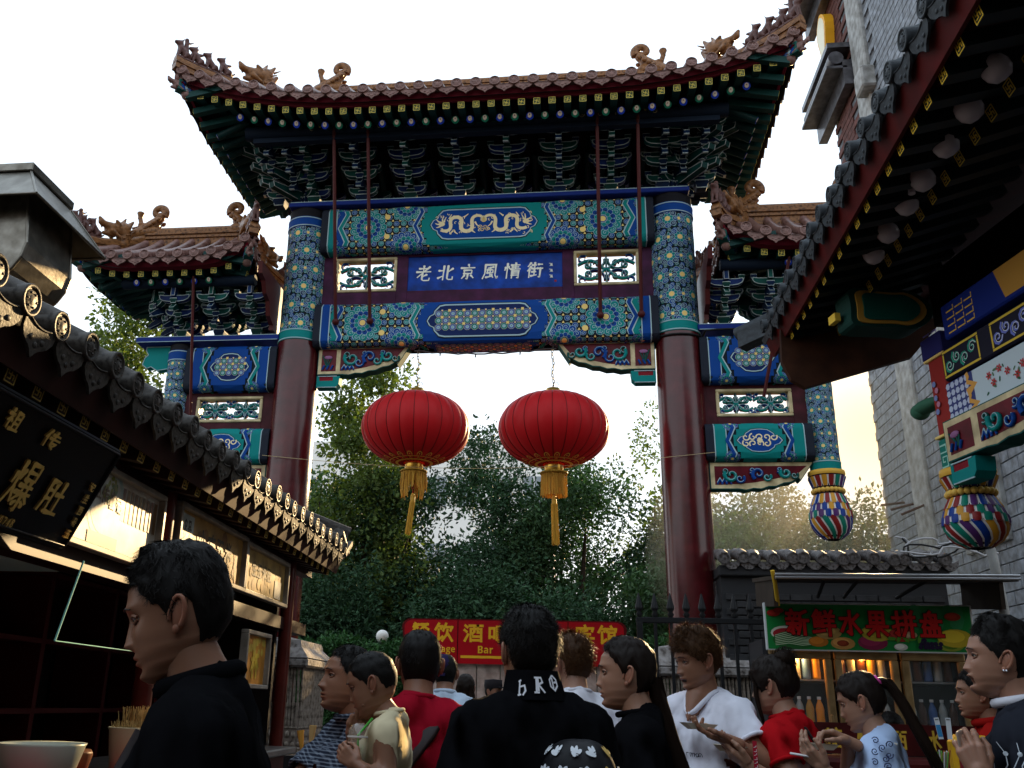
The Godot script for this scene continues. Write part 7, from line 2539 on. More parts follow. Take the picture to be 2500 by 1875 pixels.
func add_head(b: B, t: Transform3D, f: Dictionary, skin: Color) -> void:
	b.at(t)
	var nu := 84
	var ys := []
	for k in 16: ys.append(lerpf(0.122, 0.045, pow(k / 16.0, 0.8)))
	for k in 56: ys.append(lerpf(0.045, -0.103, k / 56.0))
	for k in 9: ys.append(lerpf(-0.103, -0.121, k / 8.0))
	var P := PackedVector3Array()
	var start := b.v.size()
	b.col = skin
	for y in ys:
		for i in nu:
			var q := (i + 0.5) / nu * 2.0 - 1.0
			P.append(head_point(PI * (q * 0.62 + 0.38 * q * q * q), y, f))
	b.net(P, nu, ys.size(), true, true)
	for j in ys.size():   # lips, shade painted into lip line and open mouth, a little warmth
		var y: float = ys[j]
		for i in nu:
			var p: Vector3 = P[j * nu + i]
			if p.z < 0.03: continue
			var x := absf(p.x)
			var c := skin
			var m := exp(-pow(x / 0.023, 6.0) - pow((y + 0.0645) / 0.011, 4.0))
			c = c.lerp(Color(skin.r * 0.85, skin.g * 0.5, skin.b * 0.5), 0.8 * m)
			c = c.lerp(Color(0.02, 0.006, 0.005), exp(-pow(x / 0.022, 4.0) - pow((y + 0.0642) / 0.0022, 2.0)) * 0.7)
			if f.get("mouth", 0.0) > 0.0: c = c.lerp(Color(0.015, 0.004, 0.004), clampf(exp(-pow(x / 0.018, 4.0) - pow((y + 0.069) / (0.0095 * f.mouth), 4.0)) * 1.4, 0, 1))
			if f.get("beard", 0.0) > 0.0:
				c = c.lerp(skin * 0.35, f.beard * exp(-pow(x / 0.024, 4.0) - pow((y + 0.051) / 0.005, 2.0)))
				if y < -0.085: c = c.lerp(skin * 0.45, f.beard * 0.5)
			b.c[start + j * nu + i] = c
	for s in [-1.0, 1.0]:
		# eyes
		var e := head_point(s * 0.36, 0.011, f)
		e = Vector3(s * 0.0315, 0.011, curve_at(FRONT, 0.011) - 0.02)
		b.col = Color(0.5, 0.46, 0.42)
		var eb := Basis(Vector3.UP, s * 0.2)
		b.sphere(e, Vector3(0.0145, 0.0085, 0.0135), 12, 8, eb)
		b.col = Color(0.012, 0.008, 0.006)
		b.sphere(e + eb * Vector3(0, -0.0005, 0.0092), Vector3(0.006, 0.0062, 0.005), 10, 6, eb)
		# lids and brows
		var L := PackedVector3Array()
		var W := PackedVector3Array()
		var R := PackedVector3Array()
		for k in 9:
			var q := k / 8.0 * 2.0 - 1.0
			L.append(e + eb * Vector3(q * 0.0165, 0.0078 - 0.0062 * q * q, 0.0125 - 0.007 * q * q))
			W.append(e + eb * Vector3(q * 0.0155, -0.0072 + 0.005 * q * q, 0.0115 - 0.006 * q * q))
			var by := 0.035 - 0.004 * absf(q * s + 0.3) + 0.001
			var bp := head_point(s * (0.36 + 0.2 * q), by, f)
			R.append(bp + Vector3(0, 0, 0.001))
		b.col = skin * 0.8
		b.tube(L, 0.0042, 0.0036, 6)
		b.tube(W, 0.0034, 0.003, 6)
		b.col = Color(0.015, 0.01, 0.008)
		b.tube(L, 0.0014, 0.0012, 4)
		var lash := PackedVector3Array()
		for q in L: lash.append(q + Vector3(0, -0.0035, 0.0034))
		b.tube(lash, 0.0013, 0.001, 4)
		b.tube(R, 0.0034, 0.0022, 5, PackedFloat32Array(), true, 0.6)
		# ears
		b.col = skin * Color(1.0, 0.86, 0.84)
		var o := Vector3(s * (curve_at(WIDE, 0.0) * f.get("wide", 1.0) + 0.004), -0.004, -0.012)
		var er := Basis(Vector3.UP, s * -0.5) * Basis(Vector3.RIGHT, -0.15)
		b.sphere(o, Vector3(0.007, 0.03, 0.018), 10, 8, er)
		var C := PackedVector3Array()
		for k in 13:
			var a := -0.9 + k / 12.0 * 4.4
			C.append(o + er * Vector3(s * 0.006, sin(a) * (0.031 if a > 0 else 0.03) + 0.002, -cos(a - 0.3) * 0.018 * -1.0 * -1.0))
		b.tube(C, 0.0052, 0.0042, 6)
		b.sphere(o + er * Vector3(s * 0.003, -0.027, 0.006), Vector3(0.006, 0.009, 0.008), 8, 6, er)

func hair_point(a: float, s: float, f: Dictionary, off: float) -> Vector3:   # s from the hairline (0) to the crown (1)
	var y0 := hairline(a, f) + 0.004 * sin(a * 41.0) * sin(a * 17.0)
	var y := lerpf(y0, 0.1219, 1.0 - pow(1.0 - s, 1.6))
	var p := head_point(a, y, {"wide": f.get("wide", 1.0), "nose": 0.0})
	var c := Vector3(0, 0.0, -0.01)
	return p + (p - c).normalized() * off

func add_hair(parent: Node3D, t: Transform3D, f: Dictionary, m: Material, seed_: int, count := 1600) -> void:
	var b := B.new()
	b.at(t)
	rng.seed = seed_
	var nu := 64
	var nv := 18
	var P := PackedVector3Array()
	var thick: float = f.get("thick", 0.018)
	var sides: float = f.get("sides", 0.007)
	var th := func(a: float, s: float) -> float:
		var q := smoothstep(0.0, 0.16, s) * lerpf(sides, thick, smoothstep(0.25, 0.85, s))
		var n := noise.get_noise_3d(sin(a) * 900.0 + seed_ * 50.0, s * 700.0, cos(a) * 900.0)
		return 0.0015 + q * (1.0 + 0.45 * n) + f.get("quiff", 0.0) * exp(-pow(wrapf(a, -PI, PI) / 0.8, 2.0)) * smoothstep(0.02, 0.3, s) * (1.0 - s * 0.7)
	for j in nv:
		for i in nu:
			var a := TAU * i / nu
			P.append(hair_point(a, j / float(nv - 1), f, th.call(a, j / float(nv - 1))))
	b.net(P, nu, nv, true)
	var am := ArrayMesh.new()
	b.add_to(am, mat(m.resource_name + "_base", m.get_meta("base"), 0.6))
	b = B.new()
	b.at(t)
	var L: float = f.get("strand", 0.03)
	var lift: float = f.get("lift", 0.22)
	var clump := Vector3.ZERO
	var ca := 0.0
	var cs := 0.0
	for k in count:
		if k % 7 == 0:
			ca = rng.randf() * TAU
			cs = 1.0 - pow(rng.randf(), 0.75)
			clump = Vector3(rng.randfn(), rng.randfn() * 0.5 + 0.3, rng.randfn()) * f.get("mess", 0.13) * 1.6
		var a := ca + rng.randfn() * 0.05
		var s := clampf(cs + rng.randfn() * 0.025, 0.0, 1.0)
		var p := hair_point(a, s, f, th.call(a, s) - 0.002)
		var n := (p - Vector3(0, 0.01, -0.01)).normalized()
		var fl := (hair_point(a + rng.randfn() * 0.12, maxf(0.0, s - 0.15), f, 0.0) - hair_point(a, s, f, 0.0)).normalized()
		var d: Vector3 = (fl * (1.0 - lift) + n * lift * rng.randf_range(0.3, 1.2) + Vector3(rng.randfn(), rng.randfn(), rng.randfn()) * f.get("mess", 0.13) * 0.6 + clump).normalized()
		if s > 0.8 and f.has("forward"): d = (d + Vector3(0, 0.1, f.forward)).normalized()
		var len := L * rng.randf_range(0.5, 1.3) * smoothstep(-0.4, 0.25, s)
		if a > PI * 0.75 and a < PI * 1.25 and s < 0.3: len *= 0.5
		var w: Vector3 = d.cross(n).normalized() * f.get("blade", 0.0007)
		var mid: Vector3 = p + d * len * 0.5
		var tip: Vector3 = p + (d + fl * 0.45).normalized() * len
		b.quad(p - w, p + w, mid + w * 0.7, mid - w * 0.7)
		b.tri(mid - w * 0.7, mid + w * 0.7, tip)
	b.add_to(am, m)
	obj("hair", am, parent)

# a lock: many strands along a path, spreading
func add_lock(parent: Node3D, t: Transform3D, path: Array, r0: float, r1: float, n: int, m: Material, called := "hair_lock", seed_ := 3, flat := 1.0) -> void:
	var b := B.new()
	b.at(t)
	var core := PackedVector3Array()
	var c := Curve3D.new()
	for k in path.size():
		var tan: Vector3 = (path[mini(k + 1, path.size() - 1)] - path[maxi(k - 1, 0)]) * 0.2
		c.add_point(path[k], -tan, tan)
	var L := c.get_baked_length()
	for k in 15: core.append(c.sample_baked(L * k / 14.0))
	var R := PackedFloat32Array()
	for k in 15: R.append(lerpf(r0, r1, k / 14.0) * (0.55 + 0.45 * sin(minf(1.0, k / 5.0) * PI / 2)) * (1.0 - 0.6 * smoothstep(0.75, 1.0, k / 14.0)))
	b.tube(core, r0, r1, 12, R, true, flat)
	rng.seed = seed_
	for k in n:
		var a := rng.randf() * TAU
		var o := Vector3(cos(a), rng.randf_range(-0.3, 0.3), sin(a))
		var q := PackedVector3Array()
		var e := rng.randf_range(0.6, 1.04)
		for j in 7:
			var u := j / 6.0 * e
			q.append(c.sample_baked(L * minf(u, 1.0)) + o * lerpf(r0, r1, u) * (0.75 + 0.35 * sin(u * 9.0 + a * 3.0) * 0.4 + 0.2 * u) * (flat if false else 1.0) + Vector3(0, -0.02 * maxf(0.0, u - 0.9) * 5.0, 0))
		b.tube(q, 0.0016, 0.0008, 3, PackedFloat32Array(), false)
	part(called, b, m, parent)

# an open or closing hand: wrist at the origin, fingers along +z, palm facing -y; side +1 has its thumb towards +x
func hand_bones(curl: Array, side: float, thumb := 0.5, s := 1.0) -> Array:
	var q := [[Vector3(0, 0, -0.04), Vector3(0, 0, 0.02), 0.025, 0.026]]
	var bx := [0.03, 0.0105, -0.0095, -0.028]
	var ln := [[0.042, 0.026, 0.02], [0.046, 0.03, 0.021], [0.042, 0.028, 0.02], [0.033, 0.021, 0.018]]
	for k in 4:
		var p := Vector3(bx[k] * side, 0.002, 0.088 - 0.006 * absf(k - 1.2))
		q.append([Vector3(bx[k] * 0.6 * side, 0, 0.02), p, 0.017, 0.0135])
		var a: float = curl[k] * 0.55
		var d := Vector3(bx[k] * side * 1.6, 0, 1).normalized()
		for j in 3:
			var dir := Vector3(d.x, -sin(a), d.z * cos(a)).normalized()
			var e: Vector3 = p + dir * ln[k][j]
			q.append([p, e, 0.0096 - 0.0009 * j, 0.0088 - 0.0009 * j])
			p = e
			a += curl[k] * (0.9 if j == 0 else 0.7)
	var b0 := Vector3(0.022 * side, -0.006, 0.02)
	var b1 := Vector3(0.047 * side, -0.012 - 0.016 * thumb, 0.052)
	var b2 := b1 + Vector3(0.014 * side * (1.0 - thumb), -0.018 * thumb, 0.03)
	q.append([b0, b1, 0.019, 0.0125])
	q.append([b1, b2, 0.0115, 0.0102])
	q.append([b2, b2 + Vector3(-0.008 * side * thumb, -0.012 * thumb, 0.024), 0.0102, 0.0085])
	for e in q:
		for j in 2: e[j] *= s
		for j in [2, 3]: e[j] *= s
	return q

func add_hand(b: B, t: Transform3D, curl: Array, side: float, thumb: float, s := 1.0) -> void:
	b.at(t)
	field(b, hand_bones(curl, side, thumb, s), 0.0042, 0.006)

# turns -y to the palm direction and +z to the way the fingers point
func hand_at(wrist: Vector3, fingers: Vector3, palm: Vector3) -> Transform3D:
	var z := fingers.normalized()
	var y := (-palm - z * (-palm).dot(z)).normalized()
	return Transform3D(Basis(y.cross(z), y, z), wrist)

func skin_mat(tone: int) -> StandardMaterial3D:
	var m := mat("skin%d" % tone, Color.WHITE, 0.42)
	m.metallic_specular = 0.4
	m.normal_enabled = true
	m.normal_texture = grit
	m.normal_scale = 0.22
	m.uv1_triplanar = true
	m.uv1_scale = Vector3.ONE * 14.0
	m.subsurf_scatter_enabled = true
	m.subsurf_scatter_strength = 0.12
	return m

func cloth_mat(key: String, c: Color, bump := 0.9) -> StandardMaterial3D:
	var m := mat(key, c, 0.9)
	m.normal_enabled = true
	m.normal_texture = cloth_nm
	m.normal_scale = bump
	m.uv1_triplanar = true
	m.uv1_scale = Vector3.ONE * 1.6
	m.metallic_specular = 0.08
	return m

# s: at (feet), turn, h, label, skin, shirt, arms [[shoulder offset ignored], elbow, wrist] in body axes, hands, head (yaw, pitch, roll), look (face and hair)
var heads := {}
var shirts := {}
var sizes := {}

func over_shirt(t: Node3D, axis: int) -> Callable:   # (u, v) across and up on the cloth, seen along an axis of the body
	var pts: PackedVector3Array = shirts[t]
	var o := 2 if axis == 0 else 0
	var a := 0 if axis == 0 else 2
	return func(u: float, v: float, h: float) -> Vector3:
		var best := 0.0
		var near := 1e9
		for p in pts:
			var d := Vector2(p[a] - u, p.y - v).length_squared()
			if d < 0.0006 and p[o] > 0.0 and p[o] > best - 0.002: best = maxf(best, p[o])
		var q := Vector3(u, v, u)
		q[o] = best + 0.003 + h
		q[a] = u
		return q

func person(s: Dictionary) -> Node3D:
	var tilt: float = s.get("lean", 0.0)
	if s.has("eye"):   # the middle of the head is known: work out height and feet
		var lh := 0.95 + 0.675 * cos(tilt)
		if not s.has("h"): s.h = 1.75 * s.eye.y / lh
		var kk: float = s.h / 1.75
		s.at = s.eye - Basis(Vector3.UP, s.turn) * Vector3(0, lh, 0.675 * sin(tilt) + 0.03) * kk
	var k: float = s.h / 1.75
	var fem: bool = s.get("fem", false)
	var t := thing("person", s.label, "person", s.at, s.turn)
	var sk: Color = s.get("skin", Color(0.36, 0.19, 0.12))
	var b := B.new()
	b.col = sk
	var lean: float = s.get("lean", 0.0)
	var bow := Basis(Vector3.RIGHT, lean)
	var hip := Vector3(0, 0.95, 0) * k
	var up := func(x: float, y: float, z: float) -> Vector3: return hip + bow * (Vector3(x, y - 0.95, z) * k)
	var sw: float = (0.14 if fem else 0.164) * s.get("broad", 1.0)
	var fat: float = s.get("stout", 1.0)
	var neck0: Vector3 = up.call(0.0, 1.46, -0.025)
	var chin: Array = s.get("head", [0.0, 0.0, 0.0])
	var hc: Vector3 = up.call(0.0, 1.625, 0.03) + bow * Vector3(s.get("duck", Vector2.ZERO).x, 0, s.get("duck", Vector2.ZERO).y)
	var torso := [[up.call(-0.07, 1.3, 0.0), up.call(0.07, 1.3, 0.0), 0.115 * fat, 0.115 * fat], [up.call(-0.05, 1.12, 0.01), up.call(0.05, 1.12, 0.01), 0.112 * fat, 0.112 * fat], [up.call(-0.065, 0.98, 0), up.call(0.065, 0.98, 0), 0.12 * fat, 0.12 * fat],
		[up.call(-sw * 0.7, 1.395, -0.02), up.call(sw * 0.7, 1.395, -0.02), 0.07, 0.07], [up.call(0, 1.468, -0.035), up.call(-sw * 0.85, 1.41, -0.015), 0.045, 0.058], [up.call(0, 1.468, -0.035), up.call(sw * 0.85, 1.41, -0.015), 0.045, 0.058]]
	if fem: torso.append_array([[up.call(-0.065, 1.27, 0.07), up.call(-0.065, 1.27, 0.075), 0.065, 0.06], [up.call(0.065, 1.27, 0.07), up.call(0.065, 1.27, 0.075), 0.065, 0.06]])
	var scale := func(bones: Array, add: float) -> Array:
		var o := []
		for q in bones: o.append([q[0], q[1], (q[2] + add) * k, (q[3] + add) * k])
		return o
	var inv := Basis(Vector3.UP, -s.turn)
	for i in 2:
		if s.arms[i].is_empty(): s.arms[i] = [hip / k + bow * Vector3((-0.25 if i == 0 else 0.25), 0.19, -0.04), hip / k + Vector3((-0.25 if i == 0 else 0.25), -0.06, 0.08)]
		elif s.arms[i][0] is Vector3:   # given in the street's axes
			for j in 2: s.arms[i][j] = inv * (s.arms[i][j] - s.at) / k
			for j in range(2, mini(4, s.arms[i].size())): s.arms[i][j] = inv * s.arms[i][j]
	var limbs := []
	var sleeves := []
	var cuts := []
	var cuffs := []
	var hands := []
	var wrists := []
	for i in 2:
		var sd := -1.0 if i == 0 else 1.0
		var sh: Vector3 = up.call(sd * sw, 1.395, -0.01)
		var ar: Array = s.arms[i]
		var el: Vector3 = ar[0] * k
		var wr: Vector3 = ar[1] * k
		limbs.append([sh, el, 0.05, 0.039])
		limbs.append([el, wr, 0.038, 0.026])
		wrists.append([el, wr])
		var slv: float = s.get("sleeve", 0.5)
		if slv > 0.0:
			var e2 := sh.lerp(el, minf(slv, 1.0))
			sleeves.append([sh, e2 + (e2 - sh).normalized() * 0.06 * k, 0.056, 0.056])
			if slv < 1.0:
				cuts.append([e2, (el - sh).normalized(), 0.14 * k])
				cuffs.append([e2, (el - sh).normalized()])
			else:
				sleeves.append([el, wr, 0.052, 0.04])
				cuts.append([wr, (wr - el).normalized(), 0.1 * k])
		if ar.size() > 2: hands.append([wr, ar[2], ar[3], ar[4], -sd, ar[5]])
		else: hands.append([wr, (wr - el).normalized(), Vector3(-sd, 0, 0), [0.5, 0.55, 0.6, 0.65], -sd, 0.4])
	var legs := []
	for sd in [-1.0, 1.0]:
		legs.append([hip + Vector3(sd * 0.09, -0.03, 0) * k, Vector3(sd * 0.1, 0.5, 0.02) * k, 0.085, 0.058])
		legs.append([Vector3(sd * 0.1, 0.5, 0.02) * k, Vector3(sd * 0.105, 0.09, -0.02) * k, 0.055, 0.042])
	var body: Array = scale.call(torso, -0.006) + scale.call(limbs, 0.0)
	body.append([neck0, hc + Vector3(0, -0.06, -0.025) * k, 0.062 * k, (0.052 if fem else 0.057) * k])
	if s.has("vneck"): body.append([up.call(0, 1.47, 0.045), up.call(0, 1.375, 0.128), 0.052 * k, 0.006 * k])
	field(b, body, 0.0155, 0.035 * k)
	var hb := Basis(Vector3.UP, chin[0]) * Basis(Vector3.RIGHT, chin[1]) * Basis(Vector3.BACK, chin[2])
	var ht := Transform3D(hb.scaled(Vector3.ONE * k * s.get("head_size", 1.0)), hc)
	add_head(b, ht, s.look, sk)
	b.moved = false
	for q in hands:
		b.col = sk
		add_hand(b, hand_at(q[0], q[1], q[2]), q[3], q[4], q[5], k)
	b.moved = false
	part("body", b, skin_mat(0), t)
	add_hair(t, ht, s.look, s.hair, int(s.at.x * 100.0) + 500, s.get("strands", 3000))
	# clothes
	var c := B.new()
	c.col = Color.WHITE
	field(c, scale.call(torso, s.get("loose", 0.014)) + scale.call(sleeves, s.get("loose", 0.014)), 0.0155, 0.045 * k, cuts, 0.019)
	for q in cuffs:
		var u: Vector3 = q[1].cross(Vector3(0.2, 0.1, 1)).normalized()
		var w: Vector3 = q[1].cross(u)
		var hem := PackedVector3Array()
		for j in 17: hem.append(q[0] - q[1] * 0.004 + (u * cos(TAU * j / 16) + w * sin(TAU * j / 16)) * (0.057 + s.get("loose", 0.014)) * k)
		c.tube(hem, 0.009 * k, 0.009 * k, 6, PackedFloat32Array(), false)
	part("shirt", c, s.shirt, t)
	shirts[t] = c.v
	if s.get("collar", true):
		c = B.new()
		var ring := PackedVector3Array()
		for j in 19:
			var a := j / 18.0 * TAU
			var drop := -0.012 * cos(a) - (0.085 * pow(maxf(0.0, cos(a)), 3.0) if s.has("vneck") else 0.0)
			ring.append(neck0 + bow * (Vector3(sin(a) * 0.07, 0.042 + drop, cos(a) * 0.07 + 0.014 + (0.05 * pow(maxf(0.0, cos(a)), 3.0) if s.has("vneck") else 0.0)) * k))
		c.tube(ring, s.get("collar_r", 0.011) * k, s.get("collar_r", 0.011) * k, 8)
		part("collar", c, s.get("collar_mat", s.shirt), t)
	c = B.new()
	field(c, scale.call(legs, 0.018) + [[hip + Vector3(-0.06, 0, 0) * k, hip + Vector3(0.06, 0, 0) * k, 0.13 * k * fat, 0.13 * k * fat]], 0.03, 0.05)
	part("trousers", c, cloth_mat("dark_trousers", Color(0.02, 0.02, 0.025)), t)
	for sd in [-1.0, 1.0]:
		c = B.new()
		field(c, [[Vector3(sd * 0.105, 0.05, -0.04) * k, Vector3(sd * 0.12, 0.04, 0.13) * k, 0.045 * k, 0.036 * k]], 0.016, 0.02)
		part("shoe", c, mat("shoe_rubber", Color(0.05, 0.05, 0.05), 0.7), t)
	heads[t] = ht
	sizes[t] = Transform3D(Basis().scaled(Vector3.ONE * k), Vector3.ZERO)
	return t


func build_crowd() -> void:
	var black := hair_mat("hair_black", Color(0.008, 0.006, 0.005), Color(0.1, 0.06, 0.03))
	var brown := hair_mat("hair_brown", Color(0.07, 0.03, 0.01), Color(0.36, 0.2, 0.07))
	var soft := hair_mat("hair_soft", Color(0.016, 0.009, 0.006), Color(0.16, 0.08, 0.035))
	var tan := Color(0.29, 0.14, 0.085)
	var fair := Color(0.38, 0.205, 0.135)
	var jet := cloth_mat("black_shirt", Color(0.005, 0.005, 0.006))
	var V := func(x: float, y: float, z: float) -> Vector3: return Vector3(x, y, z)
	# nearest man, in profile at the stall
	var t := person({"eye": V.call(0.204, 1.6, 8.009), "turn": -1.3, "lean": 0.13, "label": "man in a black polo shirt bending over the left stall, nearest of all", "skin": tan, "shirt": jet, "sleeve": 0.55, "broad": 1.04, "stout": 1.08, "head": [0.0, 0.3, 0.0], "hair": black, "strands": 6000, "collar_r": 0.02,
		"look": {"wide": 1.0, "beard": 0.35, "thick": 0.026, "sides": 0.008, "quiff": 0.014, "forward": 0.25, "strand": 0.024, "brow_hair": 0.08, "blade": 0.0008}, "arms": [[V.call(0.2, 1.08, 7.72), V.call(-0.05, 1.14, 7.7), V.call(-1, 0.0, -0.2), V.call(0, -1, 0.2), [0.7, 0.75, 0.8, 0.85], 0.7], [V.call(0.32, 1.05, 8.22), V.call(0.06, 1.13, 8.22), V.call(-1, 0.05, -0.2), V.call(0, -1, 0), [0.8, 0.8, 0.85, 0.9], 0.7]]})
	var c := B.new()   # strap of his bag
	c.at(sizes[t])
	c.tube(PackedVector3Array([V.call(-0.08, 1.4, 0.17), V.call(-0.04, 1.25, 0.23), V.call(0.08, 1.05, 0.22)]), 0.014, 0.014, 8, PackedFloat32Array(), true, 0.4)
	part("bag_strap", c, mat("strap_leather", Color(0.03, 0.02, 0.02), 0.4), t)
	# man with a moustache and the child he carries
	t = person({"eye": V.call(0.14, 1.52, 6.307), "turn": -0.95, "label": "man with a moustache in a dark striped shirt carrying the child", "skin": tan, "shirt": striped(), "sleeve": 0.6, "head": [-0.05, -0.1, 0.0], "hair": black, "look": {"beard": 0.75, "thick": 0.014, "sides": 0.005, "brow_hair": 0.088, "wide": 1.03, "nose": 1.15}, "arms": [[V.call(-0.06, 1.12, 6.35), V.call(0.16, 1.2, 6.6)], [V.call(0.24, 1.12, 6.5), V.call(0.285, 1.31, 6.73), V.call(0.25, 1.0, 0.1), V.call(0.6, 0.0, 0.8), [0.5, 0.5, 0.55, 0.6], 0.3]]})
	person({"eye": V.call(0.362, 1.5, 6.75), "turn": -1.5, "h": 1.12, "label": "small child in a cream sleeveless top drinking through a green straw", "skin": tan, "shirt": cloth_mat("cream_cotton", Color(0.72, 0.62, 0.4), 0.9), "sleeve": 0.0, "head": [0.0, 0.35, 0.0], "head_size": 1.25, "hair": black, "strands": 2600, "broad": 1.02, "stout": 1.0, "duck": Vector2(0.0, 0.03), "look": {"thick": 0.006, "sides": 0.004, "strand": 0.007, "lift": 0.8, "nose": 0.75, "wide": 1.04, "nape": -0.03}, "arms": [[V.call(0.33, 1.22, 6.63), V.call(0.29, 1.28, 6.75)], [V.call(0.42, 1.235, 6.87), V.call(0.335, 1.275, 6.92), V.call(-0.8, 0.5, -0.2), V.call(-0.2, 0.2, -1), [0.9, 0.9, 0.95, 1.0], 0.9]]})
	var cup := thing("drink_cup", "clear plastic cup with a domed lid held up by the child", "cup", V.call(0.318, 1.268, 6.838))
	c = B.new()
	c.lathe([[0.028, 0.0], [0.034, 0.08], [0.036, 0.081]], 22)
	c.lathe([[0.036, 0.083], [0.033, 0.1], [0.022, 0.115], [0.01, 0.12]], 22)
	part("shell", c, glass("clear_plastic", Color(0.9, 0.85, 0.8, 0.16)), cup)
	c = B.new()
	c.lathe([[0.036, 0.078], [0.038, 0.08], [0.036, 0.084]], 22)
	part("rim", c, mat("clear_rim", Color(0.6, 0.55, 0.5), 0.2), cup)
	c = B.new()
	c.bar(V.call(0.005, 0.01, 0.02), V.call(0.002, 0.085, 0.028), 0.0035, 8)
	c.bar(V.call(0.002, 0.085, 0.028), V.call(0.044, 0.135, 0.03), 0.0035, 8)
	tag(obj("drinking_straw", c.mesh(mat("green_straw", Color(0.1, 0.55, 0.08), 0.3)), self, Transform3D(Basis(), V.call(0.318, 1.268, 6.838))), "bright green straw standing in the child's clear cup", "straw")
	# red shirt from behind
	t = person({"eye": V.call(0.377, 1.585, 6.118), "turn": 3.3, "label": "man in a red t-shirt with a black shoulder strap, seen from behind", "skin": tan, "shirt": cloth_mat("crimson_shirt", Color(0.32, 0.008, 0.022), 0.45), "sleeve": 0.55, "stout": 1.1, "broad": 1.08, "head": [0.15, 0.0, 0.0], "hair": black, "look": {"thick": 0.014, "sides": 0.005, "wide": 1.02, "nape": -0.075}, "arms": [[], []]})
	c = B.new()
	c.at(sizes[t])
	c.tube(PackedVector3Array([V.call(-0.1, 1.45, 0.05), V.call(-0.09, 1.465, -0.04), V.call(-0.04, 1.38, -0.125), V.call(0.07, 1.22, -0.15), V.call(0.16, 1.04, -0.11)]), 0.04, 0.016, 8, PackedFloat32Array([0.036, 0.04, 0.034, 0.018, 0.016]), true, 0.35)
	part("bag_strap", c, mat("strap_leather", Color.WHITE), t)
	# further back
	t = person({"eye": V.call(0.075, 1.645, 3.08), "turn": 3.2, "label": "person in a pale blue shirt, purple cap and dark rucksack, further back", "skin": tan, "shirt": cloth_mat("pale_blue_shirt", Color(0.5, 0.6, 0.72)), "sleeve": 0.6, "hair": black, "collar_r": 0.018, "strands": 500, "look": {"thick": 0.01, "sides": 0.006}, "arms": [[], []]})
	c = B.new()
	var ht: Transform3D = heads[t]
	c.at(ht)
	c.sphere(V.call(0.02, 0.06, -0.012), V.call(0.086, 0.075, 0.108), 20, 12)
	c.box(V.call(0.02, 0.045, 0.12), V.call(0.13, 0.012, 0.09), Basis(), 0.004)
	c.box(V.call(0.02, -0.005, -0.112), V.call(0.05, 0.02, 0.02))
	part("cap", c, cloth_mat("purple_cap", Color(0.025, 0.02, 0.06)), t)
	c = B.new()
	c.at(sizes[t])
	field(c, [[V.call(0, 1.1, -0.19), V.call(0, 1.28, -0.18), 0.13, 0.11]], 0.025, 0.02)
	for s in [-1.0, 1.0]: c.tube(PackedVector3Array([V.call(s * 0.11, 1.1, -0.13), V.call(s * 0.11, 1.38, -0.11), V.call(s * 0.11, 1.465, -0.01), V.call(s * 0.1, 1.3, 0.15)]), 0.026, 0.026, 8, PackedFloat32Array(), true, 0.4)
	part("rucksack", c, mat("black_nylon", Color(0.012, 0.012, 0.014), 0.5), t)
	t = person({"eye": V.call(-0.072, 1.59, 0.47), "turn": 3.2, "fem": true, "label": "far woman with long straight dark hair, seen from behind", "skin": tan, "shirt": jet, "hair": soft, "strands": 500, "look": {"thick": 0.02, "sides": 0.014}, "arms": [[], []]})
	long_hair(t, soft, 500, 0.4)
	t = person({"eye": V.call(0.094, 1.585, -0.84), "turn": 1.0, "label": "far man in a dark cap and jacket, his face turned right", "skin": tan, "shirt": jet, "sleeve": 1.0, "hair": black, "strands": 400, "look": {"thick": 0.01, "sides": 0.008}, "arms": [[], []]})
	c = B.new()
	c.at(heads[t])
	c.lathe([[0.088, 0.04], [0.092, 0.07], [0.088, 0.13], [0.0, 0.14]], 20, V.call(0, 0, -0.01), Basis(), 1.0, 1.2)
	c.box(V.call(0, 0.05, 0.13), V.call(0.12, 0.012, 0.07), Basis(), 0.004)
	part("cap", c, mat("dark_cap", Color(0.012, 0.01, 0.012), 0.8), t)
	person({"eye": V.call(1.42, 1.56, 2.6), "turn": 2.9, "label": "dark figure behind the iron fence between the ponytailed woman and the white t-shirt", "skin": tan, "shirt": jet, "hair": black, "strands": 500, "look": {"thick": 0.016, "sides": 0.01}, "arms": [[], []]})
	# the man in the middle with gothic letters on his collar
	t = person({"eye": V.call(0.827, 1.6, 6.846), "turn": 3.5, "broad": 1.02, "stout": 1.03, "label": "man in a black jacket with white gothic letters on its collar, seen from behind", "skin": fair, "shirt": jet, "sleeve": 1.0, "loose": 0.024, "head": [0.1, 0.0, 0.0], "hair": black, "strands": 7000, "collar": false, "look": {"thick": 0.024, "sides": 0.01, "strand": 0.022, "lift": 0.55, "nape": -0.07, "blade": 0.0008}, "arms": [[], []]})
	c = B.new()
	c.at(sizes[t])
	var big: Transform3D = sizes[t]
	var P := PackedVector3Array()
	for j in 5:
		for i in 21:
			var a := PI / 2 + (i / 20.0) * PI * 1.0
			var r := lerpf(0.094, 0.074, j / 4.0) + 0.003 * sin(a * 5.0)
			P.append(V.call(sin(a) * r * 1.05, 1.49 + 0.021 * j, cos(a) * r - 0.03 + 0.004 * j))
	c.net(P, 21, 5)
	part("collar", c, jet, t)
	var p := Paint.new(func(u: float, v: float, h: float) -> Vector3:
		var a := PI + u * 11.0
		var j: float = v / 0.021
		var r := lerpf(0.094, 0.074, j / 4.0) + 0.003 * sin(a * 5.0) + 0.003 + h
		return big * V.call(sin(a) * r * 1.05, 1.49 + v, cos(a) * r - 0.03 + 0.004 * j - 0.002))
	var ink := Color(0.7, 0.7, 0.74)
